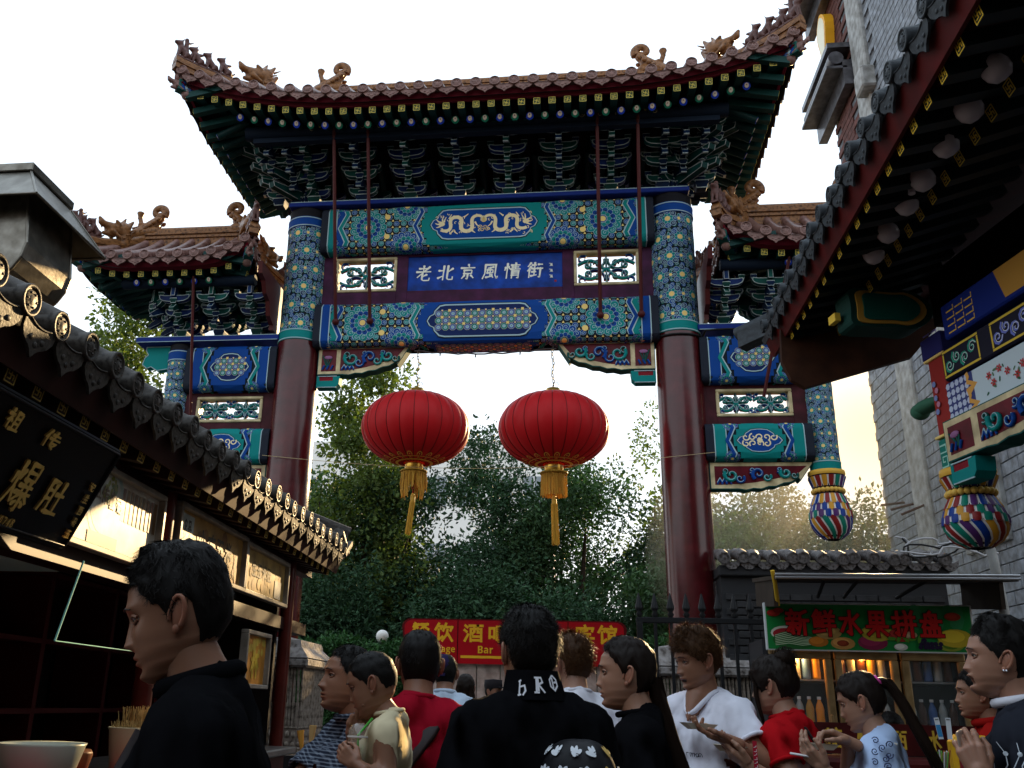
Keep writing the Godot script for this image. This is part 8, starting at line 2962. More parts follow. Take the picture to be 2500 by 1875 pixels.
	var goth := [[[Vector2(0.2, 0), Vector2(0.2, 1)], [Vector2(0.05, 0.9), Vector2(0.35, 1.0)], [Vector2(0.2, 0.55), Vector2(0.7, 0.65), Vector2(0.8, 0.3), Vector2(0.55, 0.0)], [Vector2(0.05, 0.0), Vector2(0.4, 0.05)]], [[Vector2(0.2, 0), Vector2(0.25, 1)], [Vector2(0.05, 1), Vector2(0.7, 1.0), Vector2(0.8, 0.7), Vector2(0.3, 0.5)], [Vector2(0.45, 0.5), Vector2(0.95, 0.0)], [Vector2(0.0, 0.02), Vector2(0.45, 0.02)], [Vector2(0.38, 0.1), Vector2(0.38, 0.95)]], [[Vector2(0.5, 1), Vector2(0.1, 0.7), Vector2(0.12, 0.25), Vector2(0.5, 0.0), Vector2(0.88, 0.3), Vector2(0.86, 0.72), Vector2(0.5, 1)], [Vector2(0.4, 0.15), Vector2(0.4, 0.85)], [Vector2(0.5, 0.5), Vector2(0.78, 0.55)]]]
	for k in 3:
		for st in goth[k]:
			var pts := PackedVector2Array()
			for q in st: pts.append(V2(-0.075 + 0.05 * k, 0.012 + 0.008 * k) + q * V2(0.032, 0.042))
			p.line(pts, 0.0052, ink, 0.0002 * k)
	part("lettering", p.b, mat("white_print", Color.WHITE, 0.6), t)
	# rucksack with leaf emblems
	var rk := thing("patterned_rucksack", "black rucksack printed with white three-leaf emblems behind the man in black", "backpack", V.call(0.975, 1.19, 7.0))
	c = B.new()
	field(c, [[V.call(-0.02, 0.02, 0), V.call(0.02, 0.02, 0), 0.09, 0.09], [V.call(-0.02, 0.1, 0), V.call(0.02, 0.1, 0), 0.078, 0.078], [V.call(-0.02, -0.12, 0), V.call(0.02, -0.12, 0), 0.1, 0.1]], 0.012, 0.05)
	part("bag", c, mat("black_nylon", Color.WHITE), rk)
	p = Paint.new(func(u: float, v: float, h: float) -> Vector3:
		var y := v
		var a := u / 0.09
		var r := 0.094 if y < 0.06 else 0.094 * sqrt(maxf(0.02, 1.0 - pow((y - 0.06) / 0.122, 2.0)))
		return V.call(sin(a) * (r + 0.021 + h), y, cos(a) * (r + 0.002 + h)))
	rng.seed = 14
	for i in 5:
		for j in 5:
			var o := V2(-0.115 + 0.052 * i + (0.026 if j % 2 else 0.0), -0.06 + 0.05 * j)
			var tl := rng.randf_range(-0.5, 0.5)
			var cc := Color(0.7, 0.74, 0.78) if (i * 3 + j * 2) % 5 else Color(0.6, 0.4, 0.12)
			for k in 3: p.disc(o + V2(0, 0.009).rotated(tl + (k - 1) * 0.75), 0.015, cc, 0.0006 * k + 0.002, 9, 0.42, tl + PI / 2 + (k - 1) * 0.75)
			for k in 2: p.line(PackedVector2Array([o + V2(-0.018, 0.004 - 0.005 * k).rotated(tl), o + V2(0.018, 0.004 - 0.005 * k).rotated(tl)]), 0.0016, Color(0.01, 0.01, 0.012), 0.0042)
	part("print", p.b, mat("white_print", Color.WHITE), rk)
	# between them
	person({"eye": V.call(0.956, 1.64, 5.121), "turn": 3.5, "label": "man with sunlit brown spiky hair and a white shirt, behind the man in black", "skin": fair, "shirt": cloth_mat("white_shirt", Color(0.72, 0.72, 0.78)), "sleeve": 0.6, "head": [0.3, 0.0, 0.0], "hair": brown, "strands": 5200, "look": {"thick": 0.026, "sides": 0.007, "strand": 0.036, "lift": 0.75, "mess": 0.3, "nape": -0.06}, "arms": [[], []]})
	t = person({"eye": V.call(1.142, 1.56, 6.346), "turn": -1.65, "fem": true, "label": "woman in black with dark hair tied back in a long low ponytail", "skin": fair, "shirt": jet, "sleeve": 0.6, "head": [0.05, 0.02, 0.0], "hair": soft, "strands": 1500, "look": {"thick": 0.017, "sides": 0.012, "lift": 0.12, "temple": 0.045, "wide": 0.96, "nose": 0.92, "brow_hair": 0.088, "nape": -0.065, "blade": 0.0006}, "arms": [[], []]})
	add_lock(t, heads[t], [V.call(0, -0.01, -0.1), V.call(0.0, -0.08, -0.115), V.call(0.0, -0.2, -0.14), V.call(-0.01, -0.36, -0.19), V.call(-0.01, -0.5, -0.23)], 0.034, 0.03, 260, soft, "ponytail")
	# white t-shirt
	var tw := cloth_mat("white_tee", Color(0.74, 0.74, 0.82), 0.6)
	t = person({"eye": V.call(1.519, 1.66, 5.3), "turn": -0.75, "label": "young man with sunlit hair in a white v-neck t-shirt eating from a tray", "skin": tan, "shirt": tw, "sleeve": 0.62, "vneck": true, "head": [-0.45, 0.2, 0.0], "hair": brown, "strands": 5200, "look": {"thick": 0.034, "sides": 0.014, "strand": 0.036, "lift": 0.5, "mess": 0.3, "quiff": 0.014, "brow_hair": 0.058, "temple": 0.01, "mouth": 0.5}, "arms": [[V.call(1.33, 1.14, 5.25), V.call(1.34, 0.95, 5.4)], [V.call(1.74, 1.26, 5.5), V.call(1.6, 1.335, 5.57), V.call(-1, 0.3, 0.15), V.call(0.1, 1, 0.1), [0.35, 0.4, 0.5, 0.75], 0.2]]})
	p = Paint.new(over_shirt(t, 0))
	var name := "2,30 8,22 14,30 4,50 14,62 10,80 0,76;18,56 18,72 24,72 26,56;30,52 28,88 30,56 38,56 36,70 30,72;42,64 50,62 48,54 42,60 44,72 52,70;55,72 56,56 62,56;65,72 66,56 71,58 70,72 72,58 77,58 77,72;86,58 80,62 82,72 88,70 88,58 89,72;93,72 93,56 99,60 99,72"
	for st in strokes(name):
		var pts := PackedVector2Array()
		for q in st: pts.append(V2(-0.1 + q.x * 0.17, 1.235 + q.y * 0.1))
		p.line(pts, 0.0035, Color(0.02, 0.02, 0.04), 0.0)
	part("lettering", p.b, mat("dark_print", Color.WHITE, 0.6), t)
	food_tray(V.call(1.482, 1.378, 5.575), 0.25, "pale paper tray on the open hand of the man in white")
	# red top with a bun
	t = person({"eye": V.call(1.838, 1.56, 5.341), "turn": -2.1, "fem": true, "lean": 0.06, "label": "woman in a red cold-shoulder top with her dark hair in a bun", "skin": fair, "shirt": cloth_mat("red_top", Color(0.42, 0.008, 0.012), 0.5), "sleeve": 0.45, "head": [0.0, 0.1, 0.0], "hair": soft, "strands": 2200, "look": {"thick": 0.022, "sides": 0.016, "lift": 0.25, "brow_hair": 0.035, "temple": -0.02, "strand": 0.028, "nape": -0.05}, "arms": [[V.call(1.76, 1.17, 5.2), V.call(1.74, 1.32, 5.44), V.call(-1, 0.2, 0.3), V.call(-0.2, -1, 0), [0.7, 0.75, 0.8, 0.85], 0.7], [V.call(1.85, 1.14, 5.58), V.call(1.67, 1.245, 5.58), V.call(-0.9, 0.6, -0.1), V.call(0.3, 0.9, -0.3), [0.5, 0.55, 0.6, 0.7], 0.3]]})
	c = B.new()
	c.at(heads[t])
	c.sphere(V.call(0, 0.115, -0.075), V.call(0.05, 0.045, 0.048), 14, 10)
	rng.seed = 31
	for k in 300:
		var d := Vector3(rng.randfn(), rng.randfn(), rng.randfn()).normalized()
		var q: Vector3 = V.call(0, 0.115, -0.075) + d * 0.046
		var e := d.cross(V.call(1, 0.4, 0)).normalized() * 0.03 + d * 0.012 * rng.randf()
		c.tube(PackedVector3Array([q, q + e * 0.5 + d * 0.004, q + e]), 0.0009, 0.0006, 3, PackedFloat32Array(), false)
	part("bun", c, soft, t)
	for s in [-1.0, 1.0]: add_lock(t, heads[t], [V.call(s * 0.066, 0.04, 0.055), V.call(s * 0.075, -0.03, 0.06), V.call(s * 0.07, -0.11, 0.055), V.call(s * 0.06, -0.17, 0.05)], 0.014, 0.006, 50, soft)
	c = B.new()
	c.at(sizes[t])
	c.tube(PackedVector3Array([V.call(0.06, 1.46, 0.0), V.call(0.07, 1.45, -0.08), V.call(0.02, 1.32, -0.14), V.call(-0.06, 1.15, -0.14)]), 0.007, 0.007, 6)
	part("bag_strap", c, mat("strap_leather", Color.WHITE), t)
	food_tray(V.call(1.61, 1.295, 5.53), -0.15, "pale paper tray held by the woman in red")
	var ly := thing("lanyard", "red lanyard printed with white letters hanging at the red top", "lanyard", V.call(1.69, 1.15, 5.62), -0.2)
	c = B.new()
	c.box(V.call(0, 0.06, 0), V.call(0.017, 0.26, 0.003))
	part("ribbon", c, mat("lanyard_red", Color(0.4, 0.01, 0.03), 0.6), ly)
	p = Paint.new(func(u: float, v: float, h: float) -> Vector3: return V.call(u, v, 0.002 + h))
	for k in 12: p.line(PackedVector2Array([V2(-0.005, 0.0 + 0.015 * k), V2(0.005, 0.004 * (k % 2) + 0.015 * k), V2(0.005, 0.009 + 0.015 * k)]), 0.0022, Color(0.7, 0.65, 0.65), 0.0)
	part("lettering", p.b, mat("white_print", Color.WHITE), ly)
	# striped blouse and high ponytail
	t = person({"eye": V.call(2.15, 1.5, 5.522), "turn": -1.95, "fem": true, "lean": 0.05, "label": "girl in a pale blue striped blouse with a high ponytail and pink band", "skin": fair, "shirt": cloth_mat("blue_stripe_blouse", Color(0.45, 0.58, 0.82), 0.6), "sleeve": 0.6, "head": [0.0, 0.28, 0.0], "hair": soft, "strands": 1800, "collar": false, "look": {"thick": 0.016, "sides": 0.01, "lift": 0.12, "wide": 0.96, "nose": 0.9, "brow_hair": 0.07, "temple": 0.02, "nape": -0.06, "blade": 0.0006}, "arms": [[V.call(2.08, 1.14, 5.42), V.call(2.04, 1.35, 5.68), V.call(-0.9, 0.35, 0.1), V.call(-0.3, -0.9, 0.3), [0.8, 0.95, 1.0, 1.05], 0.8], [V.call(2.12, 1.1, 5.75), V.call(1.925, 1.25, 5.75), V.call(-0.7, 0.75, -0.1), V.call(0.5, 0.6, -0.6), [0.5, 0.55, 0.65, 0.75], 0.3]]})
	add_lock(t, heads[t], [V.call(0, 0.075, -0.09), V.call(0, 0.06, -0.14), V.call(0, -0.04, -0.165), V.call(0.0, -0.18, -0.18), V.call(0.0, -0.36, -0.2)], 0.024, 0.026, 320, soft, "ponytail", 5)
	c = B.new()
	c.at(heads[t])
	c.lathe([[0.024, -0.006], [0.03, 0.0], [0.024, 0.006]], 14, V.call(0, 0.072, -0.108), Basis(Vector3.RIGHT, -1.2))
	part("hair_band", c, mat("pink_band", Color(0.7, 0.08, 0.35), 0.5), t)
	c = B.new()
	c.at(sizes[t])
	c.tube(PackedVector3Array([V.call(0.085, 1.455, -0.07), V.call(0.095, 1.475, -0.01), V.call(0.1, 1.4, 0.085), V.call(0.1, 1.28, 0.135), V.call(0.13, 1.05, 0.12)]), 0.012, 0.012, 8, PackedFloat32Array(), true, 0.5)
	part("bag_strap", c, mat("pale_strap", Color(0.55, 0.52, 0.46), 0.6), t)
	p = Paint.new(over_shirt(t, 1))
	for k in 14: p.curl(V2(-0.02 + 0.03 * sin(k * 2.0), 1.19 + 0.013 * k), 0.014, k, 0.004, Color(0.02, 0.03, 0.1), 0.0002 * k)
	part("embroidery", p.b, mat("dark_print", Color.WHITE), t)
	food_tray(V.call(1.93, 1.318, 5.69), -0.1, "pale paper tray of food held by the girl in the blue blouse")
	var ph := thing("white_phone", "white phone held flat under the nearest paper tray", "phone", V.call(1.86, 1.295, 5.72), -0.2)
	c = B.new()
	c.box(Vector3.ZERO, V.call(0.11, 0.008, 0.055), Basis(Vector3.BACK, -0.12), 0.003)
	part("case", c, mat("white_plastic", Color(0.75, 0.74, 0.74), 0.25), ph)
	# the man with his mouth open
	t = person({"eye": V.call(2.38, 1.635, 6.333), "turn": -1.93, "label": "man with his mouth wide open and an ear stud, nearest on the right", "skin": Color(0.35, 0.18, 0.115), "shirt": cloth_mat("inky_shirt", Color(0.02, 0.022, 0.03)), "sleeve": 0.6, "broad": 1.03, "head": [0.12, -0.06, 0.0], "hair": black, "strands": 5200, "collar_r": 0.016, "collar_mat": cloth_mat("white_shirt", Color.WHITE), "look": {"mouth": 1.0, "thick": 0.03, "sides": 0.005, "strand": 0.02, "quiff": 0.01, "brow_hair": 0.082, "blade": 0.0008, "wide": 1.04}, "arms": [[V.call(2.28, 1.12, 6.16), V.call(2.12, 1.2, 6.3)], [V.call(2.36, 1.1, 6.62), V.call(2.2, 1.28, 6.52), V.call(-0.2, 1, -0.2), V.call(0.2, 0.3, -1), [0.7, 0.75, 0.8, 0.9], 0.5]]})
	c = B.new()
	c.at(heads[t])
	for k in 2: c.sphere(V.call(0.086, -0.034, 0.0 - 0.008 * k), Vector3.ONE * 0.0042, 8, 6)
	part("ear_stud", c, mat("silver", Color(0.9, 0.9, 0.95), 0.1, 0.0, 1.0), t)
	p = Paint.new(over_shirt(t, 1))
	for k in 7:
		var pts := PackedVector2Array()
		for j in 8: pts.append(V2(-0.1 + 0.035 * k + 0.02 * sin(j * 1.1 + k), 1.16 + 0.032 * j))
		p.line(pts, 0.0045, Color(0.5, 0.55, 0.6), 0.0003 * k, 0.002)
		p.disc(pts[6], 0.007, Color(0.5, 0.55, 0.6), 0.0026, 8)
	part("print", p.b, mat("white_print", Color.WHITE), t)
	ph = thing("gold_phone", "pale gold phone held up by the man with the open mouth", "phone", V.call(2.172, 1.365, 6.48), 0.9)
	ph.rotation.z = 0.16
	c = B.new()
	c.box(Vector3.ZERO, V.call(0.05, 0.1, 0.007), Basis(), 0.003)
	part("case", c, mat("pale_gold", Color(0.55, 0.45, 0.38), 0.3, 0.0, 0.4), ph)
	# stall keepers
	person({"eye": V.call(2.942, 1.56, 4.665), "turn": -1.75, "fem": true, "label": "stall worker in a red polo shirt behind the yellow juice box", "skin": tan, "shirt": cloth_mat("red_polo", Color(0.3, 0.01, 0.008)), "sleeve": 0.55, "hair": black, "collar_r": 0.02, "look": {"thick": 0.014, "sides": 0.01, "lift": 0.2}, "arms": [[], []]})
	person({"eye": V.call(2.93, 1.36, 3.3), "turn": -0.6, "fem": true, "label": "older woman with a dark fringe sitting low before the drinks fridge", "skin": tan, "shirt": jet, "hair": black, "look": {"thick": 0.02, "sides": 0.014, "lift": 0.15, "brow_hair": 0.045, "wide": 1.04}, "arms": [[], []]})
	# a passer-by whose hair just shows at the left edge
	t = person({"eye": V.call(0.2, 1.5, 8.98), "turn": 2.6, "fem": true, "label": "passer-by at the left edge whose sunlit hair shows", "skin": fair, "shirt": jet, "hair": brown, "look": {"thick": 0.02, "sides": 0.016}, "arms": [[], []]})
	long_hair(t, brown, 400, 0.32)

func hair_mat(key: String, c: Color, back: Color) -> StandardMaterial3D:
	var m := mat(key, c, 0.45)
	m.metallic_specular = 0.2
	m.backlight_enabled = true
	m.backlight = back.linear_to_srgb()
	m.set_meta("base", c * 0.7)
	return m

func V2(x: float, y: float) -> Vector2:
	return Vector2(x, y)

func long_hair(t: Node3D, m: Material, n: int, L: float) -> void:
	for k in 3: add_lock(t, heads[t], [Vector3((k - 1) * 0.05, 0.03, -0.075), Vector3((k - 1) * 0.062, -0.08, -0.085), Vector3((k - 1) * 0.066, -0.2, -0.1), Vector3((k - 1) * 0.066, -L, -0.11)], 0.045, 0.03, n / 3, m, "long_hair", 40 + k)

func striped() -> StandardMaterial3D:
	var m := cloth_mat("striped_shirt", Color.WHITE)
	if m.albedo_texture: return m
	var im := Image.create(8, 256, false, Image.FORMAT_RGB8)
	for k in 32:
		im.fill_rect(Rect2i(0, k * 8, 8, 8), Color(0.02, 0.025, 0.04).linear_to_srgb())
		im.fill_rect(Rect2i(0, k * 8, 8, 3), Color(0.22, 0.26, 0.32).linear_to_srgb())
	m.albedo_texture = ImageTexture.create_from_image(im)
	m.uv1_scale = Vector3.ONE * 2.6
	return m

func food_tray(o: Vector3, turn: float, label: String) -> void:
	var t := thing("paper_tray", label, "tray", o, turn, "paper food trays")
	var b := B.new()
	var lo := [Vector3(-0.045, 0, -0.025), Vector3(0.045, 0, -0.025), Vector3(0.045, 0, 0.025), Vector3(-0.045, 0, 0.025)]
	var hi := [Vector3(-0.075, 0.026, -0.038), Vector3(0.062, 0.02, -0.036), Vector3(0.065, 0.02, 0.036), Vector3(-0.072, 0.026, 0.038)]
	b.quad(lo[3], lo[2], lo[1], lo[0])
	for k in 4:
		b.quad(lo[k], lo[(k + 1) % 4], hi[(k + 1) % 4], hi[k])
		b.quad(lo[k] * 0.97 + Vector3(0, 0.002, 0), hi[k] * 0.98, hi[(k + 1) % 4] * 0.98, lo[(k + 1) % 4] * 0.97 + Vector3(0, 0.002, 0))
	part("paper", b, mat("tray_paper", Color(0.66, 0.6, 0.48), 0.8), t)
	b = B.new()
	rng.seed = 17
	for k in 14:
		b.col = Color(0.5, 0.26, 0.06).lerp(Color(0.6, 0.4, 0.14), rng.randf())
		b.sphere(Vector3(rng.randf_range(-0.04, 0.04), 0.01 + rng.randf() * 0.008, rng.randf_range(-0.022, 0.022)), Vector3(0.014, 0.008, 0.01), 8, 5, Basis(Vector3.UP, rng.randf() * 3.0))
	part("food", b, mat("fried_food", Color.WHITE, 0.5), t)

# ================================================================ THE FRUIT STALL
func build_fruit_stall() -> void:
	var o := thing("drinks_fridge", "tall three-door drinks fridge under the fruit banner", "fridge", Vector3(3.2, 0, 2.0))
	var dark := mat("black_iron", Color.WHITE)
	var steel := mat("warm_steel", Color(0.5, 0.34, 0.16), 0.35, 0.5, 0.4)
	var b := B.new()
	b.col = Color(0.03, 0.03, 0.035)
	for q in [[0, 1.0, -0.62, 1.52, 2.0, 0.05], [-0.74, 1.0, -0.32, 0.04, 2.0, 0.6], [0.74, 1.0, -0.32, 0.04, 2.0, 0.6], [0, 1.96, -0.32, 1.44, 0.06, 0.6], [0, 0.2, -0.32, 1.44, 0.4, 0.6]]: b.box(Vector3(q[0], q[1], q[2]), Vector3(q[3], q[4], q[5]))
	part("cabinet", b, mat("fridge_body", Color.WHITE, 0.5), o)
	for k in 4:
		b = B.new()
		b.box(Vector3(0, 0.62 + 0.36 * k, -0.3), Vector3(1.44, 0.012, 0.5))
		part("shelf", b, mat("shelf_wire", Color(0.2, 0.2, 0.2), 0.4), o)
	for k in 3:
		b = B.new()
		var x := -0.49 + 0.49 * k
		for q in [[x, 1.89, 0.46, 0.07], [x, 0.44, 0.46, 0.07], [x - 0.205, 1.165, 0.055, 1.38], [x + 0.205, 1.165, 0.055, 1.38]]: b.box(Vector3(q[0], q[1], 0.0), Vector3(q[2], q[3], 0.05), Basis(), 0.008)
		var d := part("door", b, steel, o)
		b = B.new()
		b.quad(Vector3(x - 0.18, 0.47, 0.0), Vector3(x + 0.18, 0.47, 0.0), Vector3(x + 0.18, 1.86, 0.0), Vector3(x - 0.18, 1.86, 0.0))
		part("glass", b, glass("fridge_glass", Color(0.8, 0.85, 0.85, 0.06)), d)
		b = B.new()
		b.box(Vector3(x + (0.19 if k < 2 else -0.19), 1.3, 0.04), Vector3(0.02, 0.3, 0.03), Basis(), 0.006)
		part("handle", b, steel, d)
	for x in [-0.49, 0.0]:   # unseen tubes, placed to light the inside behind two doors
		b = B.new()
		b.bar(Vector3(x - 0.15, 1.89, -0.1), Vector3(x + 0.15, 1.89, -0.1), 0.012, 8)
		var glow := mat("unseen_fridge_lamp", Color(1, 0.8, 0.5), 0.5)
		glow.emission_enabled = true
		glow.emission = Color(1.0, 0.7, 0.35)
		glow.emission_energy_multiplier = 1.5
		part("unseen_tube", b, glow, o)
		var lp := OmniLight3D.new()
		lp.light_color = Color(1.0, 0.68, 0.32)
		lp.light_energy = 0.09 if x < -0.1 else 0.04
		lp.light_size = 0.03
		lp.omni_range = 3.0
		lp.omni_attenuation = 2.0
		lp.shadow_enabled = true
		lp.position = Vector3(x, 1.86, -0.1)
		o.add_child(lp)
	var pal := [["orange", Color(0.75, 0.26, 0.02)], ["amber", Color(0.45, 0.24, 0.04)], ["dark cola-brown", Color(0.06, 0.02, 0.01)], ["yellow", Color(0.6, 0.5, 0.04)], ["green", Color(0.03, 0.25, 0.1)], ["blue", Color(0.05, 0.12, 0.35)], ["clear", Color(0.35, 0.38, 0.38)]]
	var made := []
	for q in pal:
		var n := Node3D.new()
		b = B.new()
		b.lathe([[0.0, 0.0], [0.03, 0.0], [0.032, 0.02], [0.03, 0.1], [0.032, 0.14], [0.026, 0.17], [0.013, 0.2], [0.013, 0.215]], 12)
		var m := mat("bottle_" + q[0].replace(" ", "_").replace("-", "_"), q[1], 0.12)
		obj("bottle_body", b.mesh(m), n)
		b = B.new()
		b.lathe([[0.015, 0.212], [0.015, 0.232], [0.0, 0.233]], 10)
		obj("bottle_cap", b.mesh(mat("cap_white", Color(0.6, 0.6, 0.6), 0.4)), n)
		made.append(n)
	var sh := ["top", "second", "third", "lowest"]
	var dn := ["left", "middle", "right"]
	for r in 4:
		for k in 15:
			var ci: int = [0, 1, 6, 5, 1][k % 5] if k < 5 else ([2, 6, 2, 1, 6][k % 5] if k < 10 else [6, 2, 5, 6, 2][k % 5])
			if r == 2 and k < 5: ci = [3, 3, 4, 5, 4][k]
			if r == 1 and k == 3: ci = 1
			if r == 1 and k == 4: ci = 0
			var n: Node3D = made[ci].duplicate()
			n.name = numbered("drink_bottle")
			add_child(n)
			n.position = Vector3(2.56 + 0.075 * (k % 5) + 0.49 * (k / 5), 1.707 - 0.36 * r if r > 0 else 1.707, 1.86)
			tag(n, "%s bottle, %s from the left on the %s shelf behind the %s fridge door" % [pal[ci][0], ["first", "second", "third", "fourth", "fifth"][k % 5], sh[r], dn[k / 5]], "bottle", "bottles in the drinks fridge")
	for n in made: n.free()
	# banner
	var bn := thing("fruit_banner", "green banner with red characters and printed fruit above the fridge", "banner", Vector3(3.22, 1.92, 2.1))
	b = B.new()
	b.col = Color(0.6, 0.62, 0.62)
	b.box(Vector3(0, 0.17, -0.02), Vector3(1.54, 0.36, 0.03), Basis(), 0.004)
	part("frame", b, mat("banner_frame", Color.WHITE, 0.4), bn)
	var p := Paint.new(func(u: float, v: float, h: float) -> Vector3: return Vector3(u, v, -0.003 + h))
	p.rect(-0.755, 0.0, 0.755, 0.34, Color(0.015, 0.2, 0.045), 0.0)
	rng.seed = 8
	for k in 20: p.disc(Vector2(0.3 + rng.randf() * 0.38, 0.2 + rng.randf() * 0.1), 0.05, Color(0.03, 0.22, 0.08), 0.0005 + 0.00003 * k, 9)
	p.disc(Vector2(-0.62, 0.12), 0.11, Color(0.6, 0.6, 0.5), 0.002, 16, 0.5)
	p.disc(Vector2(-0.62, 0.115), 0.095, Color(0.35, 0.02, 0.03), 0.0023, 16, 0.45)
	p.disc(Vector2(-0.55, 0.07), 0.17, Color(0.02, 0.12, 0.03), 0.0026, 20, 0.4)
	for k in 7: p.line(PackedVector2Array([Vector2(-0.7, 0.03 + 0.012 * k), Vector2(-0.6, 0.045 + 0.014 * k), Vector2(-0.5, 0.03 + 0.012 * k), Vector2(-0.42, 0.04 + 0.008 * k)]), 0.005, Color(0.5, 0.6, 0.4), 0.003 + 0.0001 * k)
	var fr := [[-0.38, 0.06, 0.075, Color(0.65, 0.22, 0.03)], [-0.2, 0.045, 0.09, Color(0.7, 0.35, 0.1)], [-0.2, 0.05, 0.045, Color(0.3, 0.05, 0.02)], [0.02, 0.05, 0.11, Color(0.3, 0.03, 0.09)], [-0.3, 0.13, 0.1, Color(0.6, 0.38, 0.12)], [0.06, 0.13, 0.12, Color(0.65, 0.5, 0.06)], [0.24, 0.12, 0.1, Color(0.5, 0.05, 0.04)], [0.3, 0.12, 0.05, Color(0.75, 0.5, 0.3)], [0.22, 0.03, 0.05, Color(0.75, 0.75, 0.68)], [0.58, 0.05, 0.1, Color(0.3, 0.4, 0.05)], [0.58, 0.05, 0.06, Color(0.1, 0.2, 0.02)], [0.62, 0.1, 0.13, Color(0.7, 0.52, 0.04)], [-0.72, 0.27, 0.05, Color(0.4, 0.03, 0.02)], [-0.66, 0.29, 0.04, Color(0.4, 0.03, 0.02)], [0.62, 0.26, 0.06, Color(0.4, 0.04, 0.02)]]
	for k in fr.size():
		var q: Array = fr[k]
		p.disc(Vector2(clampf(q[0], -0.75 + q[2], 0.75 - q[2]), maxf(q[1], q[2] * 0.55)), q[2], q[3] * 0.7, 0.0045 + 0.0004 * k, 14, 0.52)
		p.disc(Vector2(clampf(q[0], -0.75 + q[2], 0.75 - q[2]) - q[2] * 0.15, maxf(q[1], q[2] * 0.55) + q[2] * 0.1), q[2] * 0.7, q[3], 0.0047 + 0.0004 * k, 12, 0.5)
	for k in 14: p.disc(Vector2(0.36 + 0.028 * (k % 6) + rng.randf() * 0.01, 0.03 + 0.026 * (k / 6)), 0.017, Color(0.02, 0.012, 0.04), 0.012 + 0.0001 * k, 8)
	for k in 5: p.disc(Vector2(0.16 + 0.05 * k, 0.09), 0.035, Color(0.08, 0.25, 0.03), 0.0135 + 0.0001 * k, 6, 0.4, k * 1.1)
	var keys := ["xin", "xian", "shui", "guo", "pin", "pan"]
	for k in 6:
		var ch := Paint.new(p.where)
		for ly in 2: glyph(ch, keys[k], Vector2(-0.61 + 0.197 * k, 0.105), Vector2(0.165, 0.19), 0.034 if ly == 0 else 0.024, Color(0.03, 0.004, 0.004) if ly == 0 else Color(0.5, 0.015, 0.015), 0.0155 + 0.0012 * ly)
		part("character", ch.b, mat("banner_print", Color.WHITE, 0.35), bn)
	part("print", p.b, mat("banner_print", Color.WHITE, 0.35), bn)
	# awning above
	var aw := thing("stall_awning", "dark awning with a silver front edge over the fruit banner", "awning", Vector3(3.28, 2.44, 2.1))
	b = B.new()
	b.box(Vector3(0, 0.0, 0.1), Vector3(1.66, 0.03, 0.95), Basis(Vector3.RIGHT, 0.1))
	for x in [-0.8, 0.8]: b.box(Vector3(x, -0.1, 0.0), Vector3(0.03, 0.2, 0.7), Basis(Vector3.RIGHT, 0.1))
	part("canopy", b, mat("brown_canvas", Color(0.05, 0.035, 0.025), 0.6, 0.8), aw)
	b = B.new()
	for y in [-0.05, -0.028]: b.bar(Vector3(-0.84, y, 0.58), Vector3(0.84, y + 0.005, 0.58), 0.01, 8)
	part("front_rail", b, mat("aluminium", Color(0.6, 0.6, 0.62), 0.3, 0.0, 0.8), aw)
	for x in [-0.45, -0.2, 0.3]:
		b = B.new()
		b.bar(Vector3(x, -0.02, 0.45), Vector3(x * 0.8, -0.1, -0.2), 0.014, 6)
		part("brace", b, dark, aw)
	b = B.new()
	b.tube(PackedVector3Array([Vector3(2.44, 2.45, 2.6), Vector3(2.46, 2.36, 2.56), Vector3(2.5, 2.22, 2.4)]), 0.016, 0.016, 8)
	tag(part("yellow_hose", b, mat("yellow_rubber", Color(0.6, 0.38, 0.03), 0.5)), "short yellow hose end at the banner's upper left corner", "hose")
	b = B.new()
	b.tube(PackedVector3Array([Vector3(4.1, 3.1, 2.2), Vector3(4.12, 2.6, 2.3), Vector3(4.14, 1.6, 2.35), Vector3(4.15, 0.0, 2.35)]), 0.035, 0.035, 10)
	tag(part("drain_pipe", b, mat("pale_render", Color.WHITE)), "pale pipe running down right of the awning", "pipe")
	# juice cart
	var jc := thing("juice_box", "yellow and red juice dispenser box on the stall cart", "box", Vector3(2.72, 0.89, 5.08), -0.2)
	b = B.new()
	b.col = Color(0.7, 0.38, 0.02)
	b.box(Vector3(0, 0.24, 0), Vector3(0.17, 0.5, 0.16), Basis(), 0.03)
	part("case", b, mat("juice_plastic", Color.WHITE, 0.35), jc)
	p = Paint.new(func(u: float, v: float, h: float) -> Vector3: return Vector3(u, v, 0.081 + h))
	p.rect(-0.065, 0.1, 0.068, 0.44, Color(0.28, 0.02, 0.03), 0.0)
	glyph(p, "zha", Vector2(-0.04, 0.35), Vector2(0.075, 0.075), 0.009, Color(0.75, 0.55, 0.55), 0.001)
	glyph(p, "zhi", Vector2(-0.04, 0.25), Vector2(0.075, 0.075), 0.009, Color(0.75, 0.55, 0.55), 0.001)
	part("label", p.b, mat("juice_print", Color.WHITE, 0.5), jc)
	var ct := thing("juice_cart", "low red food cart with yellow characters before the fridge", "cart", Vector3(2.75, 0, 4.2))
	b = B.new()
	b.box(Vector3(0, 0.62, 0), Vector3(1.1, 1.24, 0.5), Basis(), 0.02)
	b.box(Vector3(0, 1.33, -0.1), Vector3(1.0, 0.16, 0.04))
	part("body", b, mat("counter_panel", Color.WHITE), ct)
	p = Paint.new(func(u: float, v: float, h: float) -> Vector3: return Vector3(u, v, -0.079 + h))
	for k in 5: glyph(p, ["tang", "chao", "xi", "bing", "zhi"][k], Vector2(-0.42 + 0.17 * k, 1.28), Vector2(0.09, 0.1), 0.012, Color(0.65, 0.42, 0.05), 0.001)
	part("lettering", p.b, mat("lettering", Color.WHITE), ct)
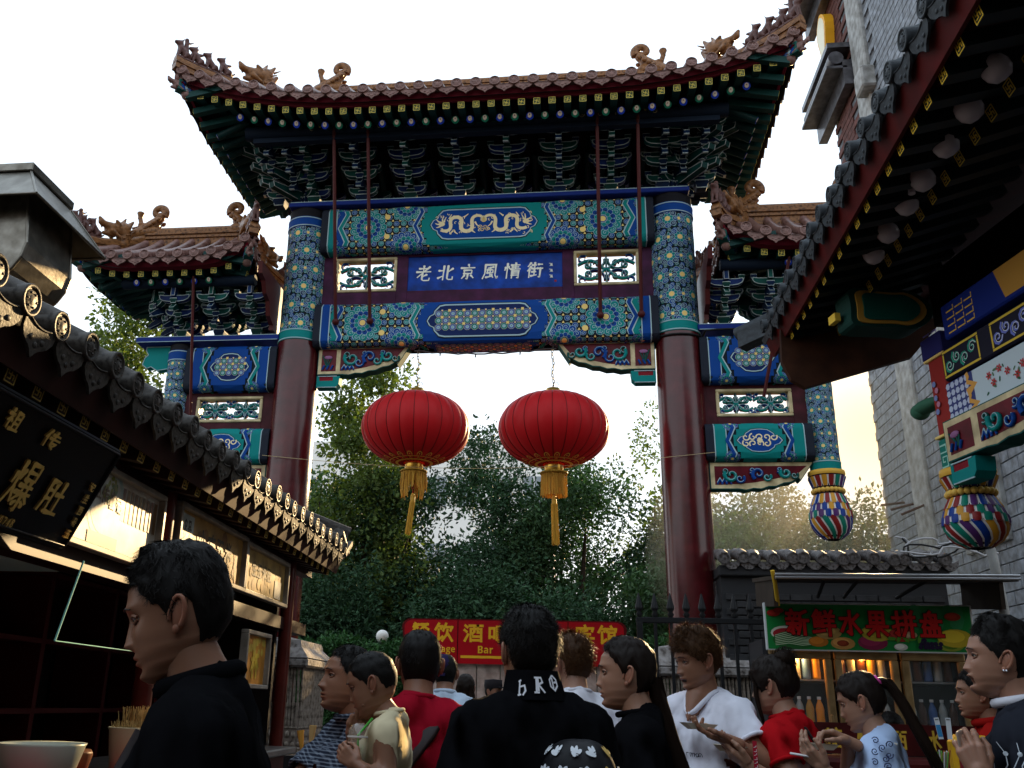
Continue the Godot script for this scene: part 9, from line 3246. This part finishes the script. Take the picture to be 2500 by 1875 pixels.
	for k in 2:
		var cd := thing("price_card", ["blue and white card standing by the juice box", "plain white card standing by the juice box"][k], "card", Vector3(2.575 + 0.036 * k, 1.375, 5.15 + 0.01 * k), -0.25)
		cd.rotation.z = 0.1 if k == 0 else -0.02
		b = B.new()
		b.col = Color(0.7, 0.72, 0.74)
		b.box(Vector3(0, 0.03, 0), Vector3(0.02, 0.09, 0.003))
		if k == 0:
			b.col = Color(0.05, 0.25, 0.5)
			b.box(Vector3(0, 0.02, 0.002), Vector3(0.018, 0.05, 0.002))
		b.col = Color(0.2, 0.2, 0.2)
		b.box(Vector3(0, 0.068, 0.0022), Vector3(0.014, 0.006, 0.002))
		part("card", b, mat("card_stock", Color.WHITE, 0.4), cd)
	var st := thing("straw_bundle", "bundle of wrapped colourful straws at the bottom right", "straws", Vector3(2.4, 1.2, 5.6))
	rng.seed = 77
	for k in 46:
		b = B.new()
		b.col = [Color(0.7, 0.72, 0.7), Color(0.2, 0.5, 0.1), Color(0.7, 0.5, 0.05), Color(0.6, 0.15, 0.05)][k % 4]
		var a := rng.randf() * TAU
		var r := rng.randf() * 0.035
		b.bar(Vector3(cos(a) * r * 0.5, 0, sin(a) * r * 0.5), Vector3(cos(a) * r * 1.4, 0.11 + rng.randf() * 0.02, sin(a) * r * 1.4), 0.003, 6)
		part("straw", b, mat("straw_wrap", Color.WHITE, 0.25), st)
	b = B.new()
	b.lathe([[0.0, -0.06], [0.04, -0.06], [0.045, 0.04], [0.04, 0.04], [0.0, -0.02]], 16)
	part("holder", b, mat("counter_panel", Color.WHITE), st)
	var cn := thing("cone_stand", "stand of paper cones with fried snacks beyond the moustached man", "snacks", Vector3(-0.13, 1.17, 5.72))
	for k in 4:
		b = B.new()
		b.col = [Color(0.6, 0.3, 0.05), Color(0.62, 0.4, 0.16), Color(0.7, 0.6, 0.5), Color(0.6, 0.33, 0.08)][k]
		var x := -0.03 + 0.025 * k
		b.lathe([[0.004, 0.06], [0.016, 0.16 + 0.02 * (k % 2)], [0.013, 0.16 + 0.02 * (k % 2)], [0.0, 0.1]], 12, Vector3(x, 0, 0.02 * (k % 2)), Basis(Vector3.BACK, 0.15 - 0.2 * k))
		part("paper_cone", b, mat("cone_paper", Color.WHITE, 0.7), cn)
	b = B.new()
	b.box(Vector3(0, 0.03, 0), Vector3(0.2, 0.06, 0.12))
	part("rack", b, dark, cn)


# unseen blocks behind the viewer, placed to shade the crowd from the sky
func build_behind() -> void:
	var m := mat("shade_block_wall", Color(0.16, 0.14, 0.13), 0.85, 0.8)
	for q in [["unseen low block behind the viewer on the left, placed to shade the crowd", -3.6, 16.5, 3.6, 12.0, 4.2], ["unseen two storey block out of view on the right, placed to shade the crowd", 5.9, 14.5, 4.2, 15.0, 7.0], ["unseen wide block across the street behind the viewer, placed to shade the crowd", 1.0, 25.0, 26.0, 4.0, 9.0]]:
		var o := thing("unseen_shade_block", q[0], "building", Vector3(q[1], 0, q[2]))
		var b := B.new()
		b.box(Vector3(0, q[5] / 2, 0), Vector3(q[3], q[5], q[4]))
		part("wall", b, m, o)
		b = B.new()
		b.box(Vector3(0, q[5] + 0.1, 0), Vector3(q[3] + 1.0, 0.2, q[4] + 1.0), Basis(), 0.03)
		part("roof", b, mat("grey_tile", Color.WHITE), o)


func build_all() -> void:
	var g := B.new()
	g.quad(Vector3(-200, 0, 60), Vector3(200, 0, 60), Vector3(200, 0, -200), Vector3(-200, 0, -200))
	struct("ground", g, mat("paving", Color(0.16, 0.15, 0.14), 0.85, 0.7, 0.0, 0.3, 0.4))
	build_gate()
	build_stall()
	build_right()
	build_far()
	build_trees()
	build_fruit_stall()
	build_behind()
	build_crowd()
